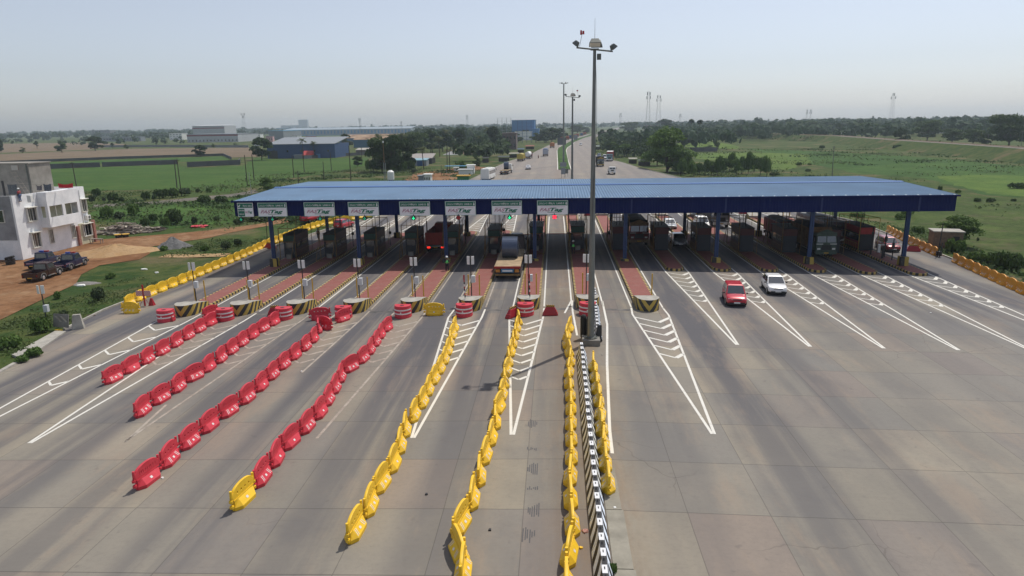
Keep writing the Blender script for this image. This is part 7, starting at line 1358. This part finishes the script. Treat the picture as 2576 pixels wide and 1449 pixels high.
 ('P','z2',480,490,110,200,'palm before the dark blue shed'),('P','z2',592,485,90,165,'second palm before the dark blue shed, right'),('Q','z2',365,475,80,70,'low palm at the left of the blue shed'),('Q','z2',710,478,90,75,'low palm at the right end of the blue shed'),('Q','z2',1690,600,150,225,'young palm in front of the tin shed'),('P','z2',1250,500,150,250,'tall palm over the left of the grove'),('P','z2',1360,470,150,220,'tall palm at the middle of the grove'),('P','z2',1480,480,150,240,'tall palm over the right part of the grove'),('Q','z2',1180,620,140,330,'leaning palm at the left end of the grove'),('P','z2',1850,470,150,200,'palm with brown fronds right of the grove'),('P','z2',1780,480,150,150,'low palm left of the brown fronded one'),('P','z2',1925,420,130,215,'palm before the tall dense dark tree'),('P','z2',2340,405,120,230,'palm left of the scaffold'),('P','z2',2250,410,110,150,'palm at the far edge of the scrap yard'),('Y','z3',1800,300,50,195,'palmyra palm on the right skyline, left one'),('Y','z3',1888,300,55,190,'palmyra palm on the right skyline, right one')]: plant(*q,grp='palms around the plaza' if q[0] in 'PQY' else 'trees around the plaza')
for k,x in enumerate(range(1160,1600,55)): plant('b' if k%2 else 'c','z2',x,628-abs(k-4)*3,110,110,f'shrub under the grove behind the canopy, {ordn(k)} from the left','shrubs under the grove')
P=A('z8',1780,470); P.x+=2.5; P.y+=2; plant('F','z8',0,0,420,310,'young spreading tree with open crown above the brown brick hut','trees around the plaza',P)
# right verge thicket of banana-like shrubs behind the canopy
k=0
for x in np.linspace(1700,2560,15): k+=1; plant('d' if k%2 else 'E','z3',x,650+random.uniform(-30,20),140,170+random.uniform(-50,60),f'leafy shrub in the thicket right behind the canopy roof, {ordn(k-1)} from the left','shrubs in the thicket behind the canopy')
k=0
for (x,y,w,h) in [(970,870,110,80),(930,935,70,80),(1170,925,150,95),(1050,925,40,50),(1215,925,70,50),(1470,905,110,85),(1545,910,60,60),(1640,885,150,90),(1740,880,170,95),(1860,865,150,80),(1560,1130,90,90),(1660,1180,120,110),(1790,1150,230,150),(1960,1150,70,80),(1450,1180,110,90),(1060,1090,150,120),(1350,1060,160,120),(1210,1100,120,80),(2080,940,180,80),(2250,930,150,70),(2400,1150,120,60),(1990,830,50,40),(2110,830,60,50),(2180,1120,70,50)]: k+=1; plant(random.choice('bbcs'),'z1',x,y,w,h,f'dark bush in the scrub between building and canopy, {ordn(k-1)} of the scattered clump' if False else f'dark bush in the left scrub, about {["behind the roof corner","by the building corner","in the front clump","small one in front","right of the front clump","round one before the track","small one before the track","left end of the long thicket","middle of the long thicket","right end of the long thicket","beside the plank heap","above the plank heap","largest dark one","small one right of the largest","left of the dark pair","nearest the building","middle of the lower slope","between heap and building","on the bank by the track","right part of the bank","near the canopy corner","tiny one by the pole pair","tiny one right of the pole pair","by the red plastic bundle"][k-1]}','bushes in the left scrub')
for k,(r,x,y,w,h,kd) in enumerate([('z5',590,740,100,80,'c'),('z5',450,1070,220,150,'c'),('z5',70,1240,260,130,'c'),('z5',320,1320,230,100,'d'),('z5',640,960,120,110,'s'),('z5',990,770,160,150,'s'),('z5',1100,540,120,60,'c'),('z5',200,1380,180,80,'d'),('g',1010,1400,110,110,'c'),('z5',2270,250,130,90,'s'),('z5',2400,215,90,80,'s'),('z5',2050,260,110,60,'c'),('z5',1640,260,110,50,'c')]): plant(kd,r,x,y,w,h,['small leafy weed clump on the dirt edge','bush around the foot of the box pole','leafy bush at the lower left photo edge','weeds growing over the concrete slab','tall weeds behind the chevron board','tall pale grass clump behind the kerb','low weeds right of the pickups','weeds at the end of the concrete slab','small weed growing beside the striped divider','tall grass near the gravel heap, left','tall grass near the gravel heap, right','low weeds at the sandy path','low weeds in front of the gravel heap'][k],'weeds on the near verges')
for k,(r,x,y,w,h,kd) in enumerate([('z4',300,560,80,35,'b'),('z4',420,555,50,20,'c'),('z4',410,620,80,28,'b'),('z4',1735,820,50,60,'c'),('z4',1900,840,70,40,'c'),('z4',2120,925,90,40,'b'),('z4',2235,930,100,45,'b'),('z4',2475,920,60,30,'b'),('z4',2520,790,180,60,'b'),('z4',1390,1060,170,60,'c'),('z4',930,1080,200,60,'d'),('z8',2250,650,330,130,'b'),('z8',2450,720,300,200,'b'),('z8',2080,620,220,110,'c'),('z8',1900,540,220,150,'c'),('z8',1500,330,160,70,'c'),('z8',1330,190,160,60,'d'),('z4',50,665,110,40,'b'),('z4',550,390,60,35,'b'),('z4',1290,400,120,50,'b'),('z4',2110,1320,30,40,'b')]): plant(kd,r,x,y,w,h,f"dark bush in the right hand field, {['upper left pair','small one of the pair','below the pair','near the canopy end','right of the canopy end','left of two in the grass','right of two in the grass','at the far right edge','dark mass at the right edge','behind the canopy fascia','low one under the fascia','right of the orange row','darkest one right of the orange row','left end of the roadside hedge','beside the brick hut','under the young tree','left of the young tree','just above the canopy','on the embankment foot','under the umbrella tree','small one in open grass'][k]}",'bushes in the right field')
# ---- uncountable ground cover and the far woods
def scatter(name,lb,zones,mat,size,asp=1.6,cl=40,spread=1.2):
    C=[];S=[]
    for (x0,x1,y0,y1,n,sz,inside) in zones:
        m_=max(1,n//cl); cx=rng.uniform(x0,x1,m_); cy=rng.uniform(y0,y1,m_); kk=rng.integers(0,m_,n); X=cx[kk]+rng.normal(size=n)*spread*sz*3; Y=cy[kk]+rng.normal(size=n)*spread*sz*3
        for x,y in zip(X,Y):
            if inside and not inside(x,y): continue
            s=sz*rng.uniform(.5,1.3); C.append((x,y,G(x,y)+s*.4+.03)); S.append(s*.5)
    C=np.array(C); N_=rng.normal(size=(len(C),3))*.7; N_[:,2]=np.abs(N_[:,2])+.35; P,F=quads(C,N_,np.array(S),.6); o=link(name,npmesh(name,P,F,mat)); o['kind']='stuff'; return o
offL=lambda x,y: x<ip(LB,y)-.6 and not (x<-52 and y<90 and x>-75) and not(x<-48 and 60<y<80) and not (x<-62)
offR=lambda x,y: x>ip(RB,y)+.8
L_grass=leafmat('leaf_grass',(.06,.105,.03),(.095,.14,.045),(.1,.1,.05)); L_dk2=leafmat('leaf_scrub_dark',(.035,.07,.022),(.06,.1,.03))
scatter('grass','',[(-62,-37,34,62,9000,.2,lambda x,y:offL(x,y) and x>-46-(y-40)*.15),(-60,-40,60,72,2500,.18,lambda x,y:offL(x,y) and x>-48),(-70,-38,84,97,6000,.22,lambda x,y:x<ip(LB,y)-.6 and x>-52)],L_grass,.3)
scatter('undergrowth','',[(-130,-34,108,175,9000,.4,lambda x,y:x<ip(LB,y)-2 and not(x>-52 and y<108)),(-100,-28,175,260,5000,.45,lambda x,y:x<ip(LB,y)-3)],L_grass,.5,cl=90,spread=2.6)
scatter('undergrowth','',[(-120,-36,112,160,2600,.55,lambda x,y:x<ip(LB,y)-3),(-90,-30,175,250,1600,.6,lambda x,y:x<ip(LB,y)-4)],L_dk2,.5,cl=80,spread=1.1)
scatter('weeds','',[(44,60,40,115,5000,.28,lambda x,y:offR(x,y) and x<ip(RB,y)+9),(46,60,150,260,3000,.5,offR)],L_grass,.4,cl=60,spread=1.8)
scatter('weeds','',[(44,56,40,90,1800,.5,lambda x,y:offR(x,y) and x<ip(RB,y)+8)],L_dk2,.4,cl=80,spread=1)
scatter('scrub','',[(90,420,230,430,9000,.55,lambda x,y:offR(x,y)),(55,200,130,420,5000,.42,lambda x,y:offR(x,y) and x>ip(RB,y)+15),(25,90,330,520,2500,.8,lambda x,y:offR(x,y))],L_grass,.8,cl=110,spread=4)
scatter('scrub','',[(110,420,250,420,2600,.8,lambda x,y:offR(x,y)),(60,200,200,420,1300,.6,lambda x,y:offR(x,y) and x>ip(RB,y)+15)],L_dk2,.8,cl=60,spread=1.6)
C=[];S=[]
for a_,c_ in zip(R,R[1:]):
    d=(c_-a_); d.z=0; L_=d.length; d.normalize(); q=Vector((d.y,-d.x,0)); 
    if q.y>0: q=-q
    for _ in range(int(L_*5)):
        t_=rng.random(); o_=rng.uniform(5.5,19); cl=math.sin(t_*L_*.11)+math.sin(t_*L_*.043+2)+math.sin(o_*.7)+.9
        if cl<rng.normal()*.6: continue
        p=a_+(c_-a_)*t_+q*o_; z=a_.z+(c_.z-a_.z)*t_-4.7*min(1,max(0,(o_-5)/11)); s_=rng.uniform(.35,1.2); C.append((p.x,p.y,z+s_*.5)); S.append(s_*.5)
C=np.array(C); N_=rng.normal(size=(len(C),3))*.7; N_[:,2]=np.abs(N_[:,2])+.3; Pq,Fq=quads(C,N_,np.array(S),.7); o=link('embankment_scrub',npmesh('embankment_scrub',Pq,Fq,L_dk2)); o['kind']='stuff'
def blocked(x,y):
    d=Vector((x,y,-CH)); px=1288+FPX*d.dot(RT)/d.dot(FW)
    for a,c,ym in ((465,605,960),(570,1045,1420),(720,780,1500),(1280,1365,720),(1395,1420,700)):
        if a<px<c and y<ym: return True
    return False
def forest(name,zones,mat):
    Ps=[];Fs=[];o_=0; C=[];N_=[];S=[]
    for (x0,x1,y0,y1,n,h0,h1,ins) in zones:
        for _ in range(n):
            x=rng.uniform(x0,x1); y=rng.uniform(y0,y1)
            if ins and not ins(x,y): continue
            if ip(LB,y)-8<x<ip(RB,y)+6: continue
            if blocked(x,y): continue
            h=rng.uniform(h0,h1); w=h*rng.uniform(.6,1.1); m_=34; d=rng.normal(size=(m_,3)); d/=np.linalg.norm(d,axis=1,keepdims=True); d[:,2]=np.abs(d[:,2])*1.1-.25; z=G(x,y)
            lob=rng.normal(size=(3,3))*[w*.22,w*.22,h*.1]; C.append(np.array([x,y,z+h*.52])+lob[rng.integers(0,3,m_)]+d*[w*.42,w*.42,h*.4]); N_.append(d+rng.normal(size=(m_,3))*.3); S.append(rng.uniform(.1,.2,m_)*w)
    C=np.vstack(C);N_=np.vstack(N_);S=np.hstack(S); P,F=quads(C,N_,S,.8); o=link(name,npmesh(name,P,F,mat)); o['kind']='stuff'; return o
forest('far_woods',[(-1700,-380,1150,1900,420,9,15,None),(-2400,900,1900,3300,900,12,20,None),(-750,-280,1080,1500,260,9,14,None),(-330,-10,560,1150,430,8,14,lambda x,y:True),(-120,20,420,600,70,7,12,None),(60,700,560,1100,700,8,15,lambda x,y: x>70+(y-560)*.15),(200,1500,900,2000,900,12,19,None),(30,130,430,620,60,7,12,lambda x,y:x>ip(RB,y)+12),(330,900,420,900,600,11,18,lambda x,y: y>-.75*(x-240)+640 if x<600 else True),(-560,-330,640,760,16,5,8,None),(-900,-420,780,1050,50,6,10,None)],leafmat('leaf_far',(.035,.07,.036),(.06,.1,.045)))
forest('roadside_trees',[(-45,-14,300,560,60,5,8.5,lambda x,y:x<ip(LB,y)-10),(24,48,330,620,55,5,8,lambda x,y:x>ip(RB,y)+5),(-20,20,560,760,30,6,9,lambda x,y:x<ip(LB,y)-10)],L_dark)
# far villages: pale specks of houses among the trees are separate small houses
for k in range(26):
    x=random.choice([random.uniform(120,620),random.uniform(-330,-60)]); y=random.uniform(620,1050)
    if ip(LB,y)-15<x<ip(RB,y)+12: continue
    w=random.uniform(7,14); b=MB(); h=random.uniform(4,7.5); b.bb(-w/2,w/2,-4,4,-.5,h); t=thing('village_house','x','house',(x,y,G(x,y)),random.uniform(-.4,.4),'small far houses among the trees'); t['label']='tiny far house half hidden among the distant trees'; b.build('wall',m_white if k%3 else M('house_pink',(.5,.3,.3),.8),t); b=MB(); b.bb(-w/2-.3,w/2+.3,-4.3,4.3,h,h+.3); b.build('roof',c_rgr,t)
    for j in range(3): b=MB(); b.bb(-w/2+w*(j+.3)/3,-w/2+w*(j+.7)/3,-4.06,-4,h*.4,h*.7); b.build('window',m_glass,t)
for k,(r,x,y,lb) in enumerate([('z8',1637,1138,'white scrap of paper on the right lanes'),('f',960,630,'small dark pebble cluster in the second lane from the divider'),('g',1035,768,'white scrap beside the old concrete strip'),('f',1600,990,'black twig on the road near the bottom centre'),('g',735,1000,'crumpled brown litter at the foot of the divider'),('g',695,1170,'crumpled yellow wrapper left of the divider'),('c',905,680,'pale stone right of the lamp mast'),('b',458,848,'white scrap between the red rows'),('e',630,465,'white pebble right of the third red row')]):
    P=A(r,x,y); q=MB(); m_=.07 if k!=4 else .14; q.loft([[(m_*random.uniform(.6,1.2)*math.cos(a),m_*random.uniform(.6,1.2)*math.sin(a),z) for a in np.linspace(0,6.28,8)[:-1]] for z in (0,.05)]); tag(q.build(['paper_scrap','pebble','paper_scrap','twig','wrapper','wrapper','stone','paper_scrap','pebble'][k],[m_white,m_black,m_white,m_black,m_brk,m_yellow,m_conc,m_white,m_white][k],loc=(P.x,P.y,P.z+.005)),lb,'litter')
finish_used()
# ================================================================ HAZE
def haze():
    b=MB(); b.bb(-2600,2600,-60,3900,-4.5,62); o=b.build('haze',None) if False else link('haze',b.mesh('haze',[]))
    m=bpy.data.materials.new('haze'); m.use_nodes=True; n=m.node_tree; n.nodes.remove(n.nodes['Principled BSDF']); v=n.nodes.new('ShaderNodeVolumePrincipled')
    v.inputs['Color'].default_value=(.76,.87,1,1); v.inputs['Density'].default_value=.00017; v.inputs['Anisotropy'].default_value=.3
    n.links.new(v.outputs[0],n.nodes['Material Output'].inputs['Volume']); o.data.materials.clear(); o.data.materials.append(m); o['kind']='stuff'; return o
haze()
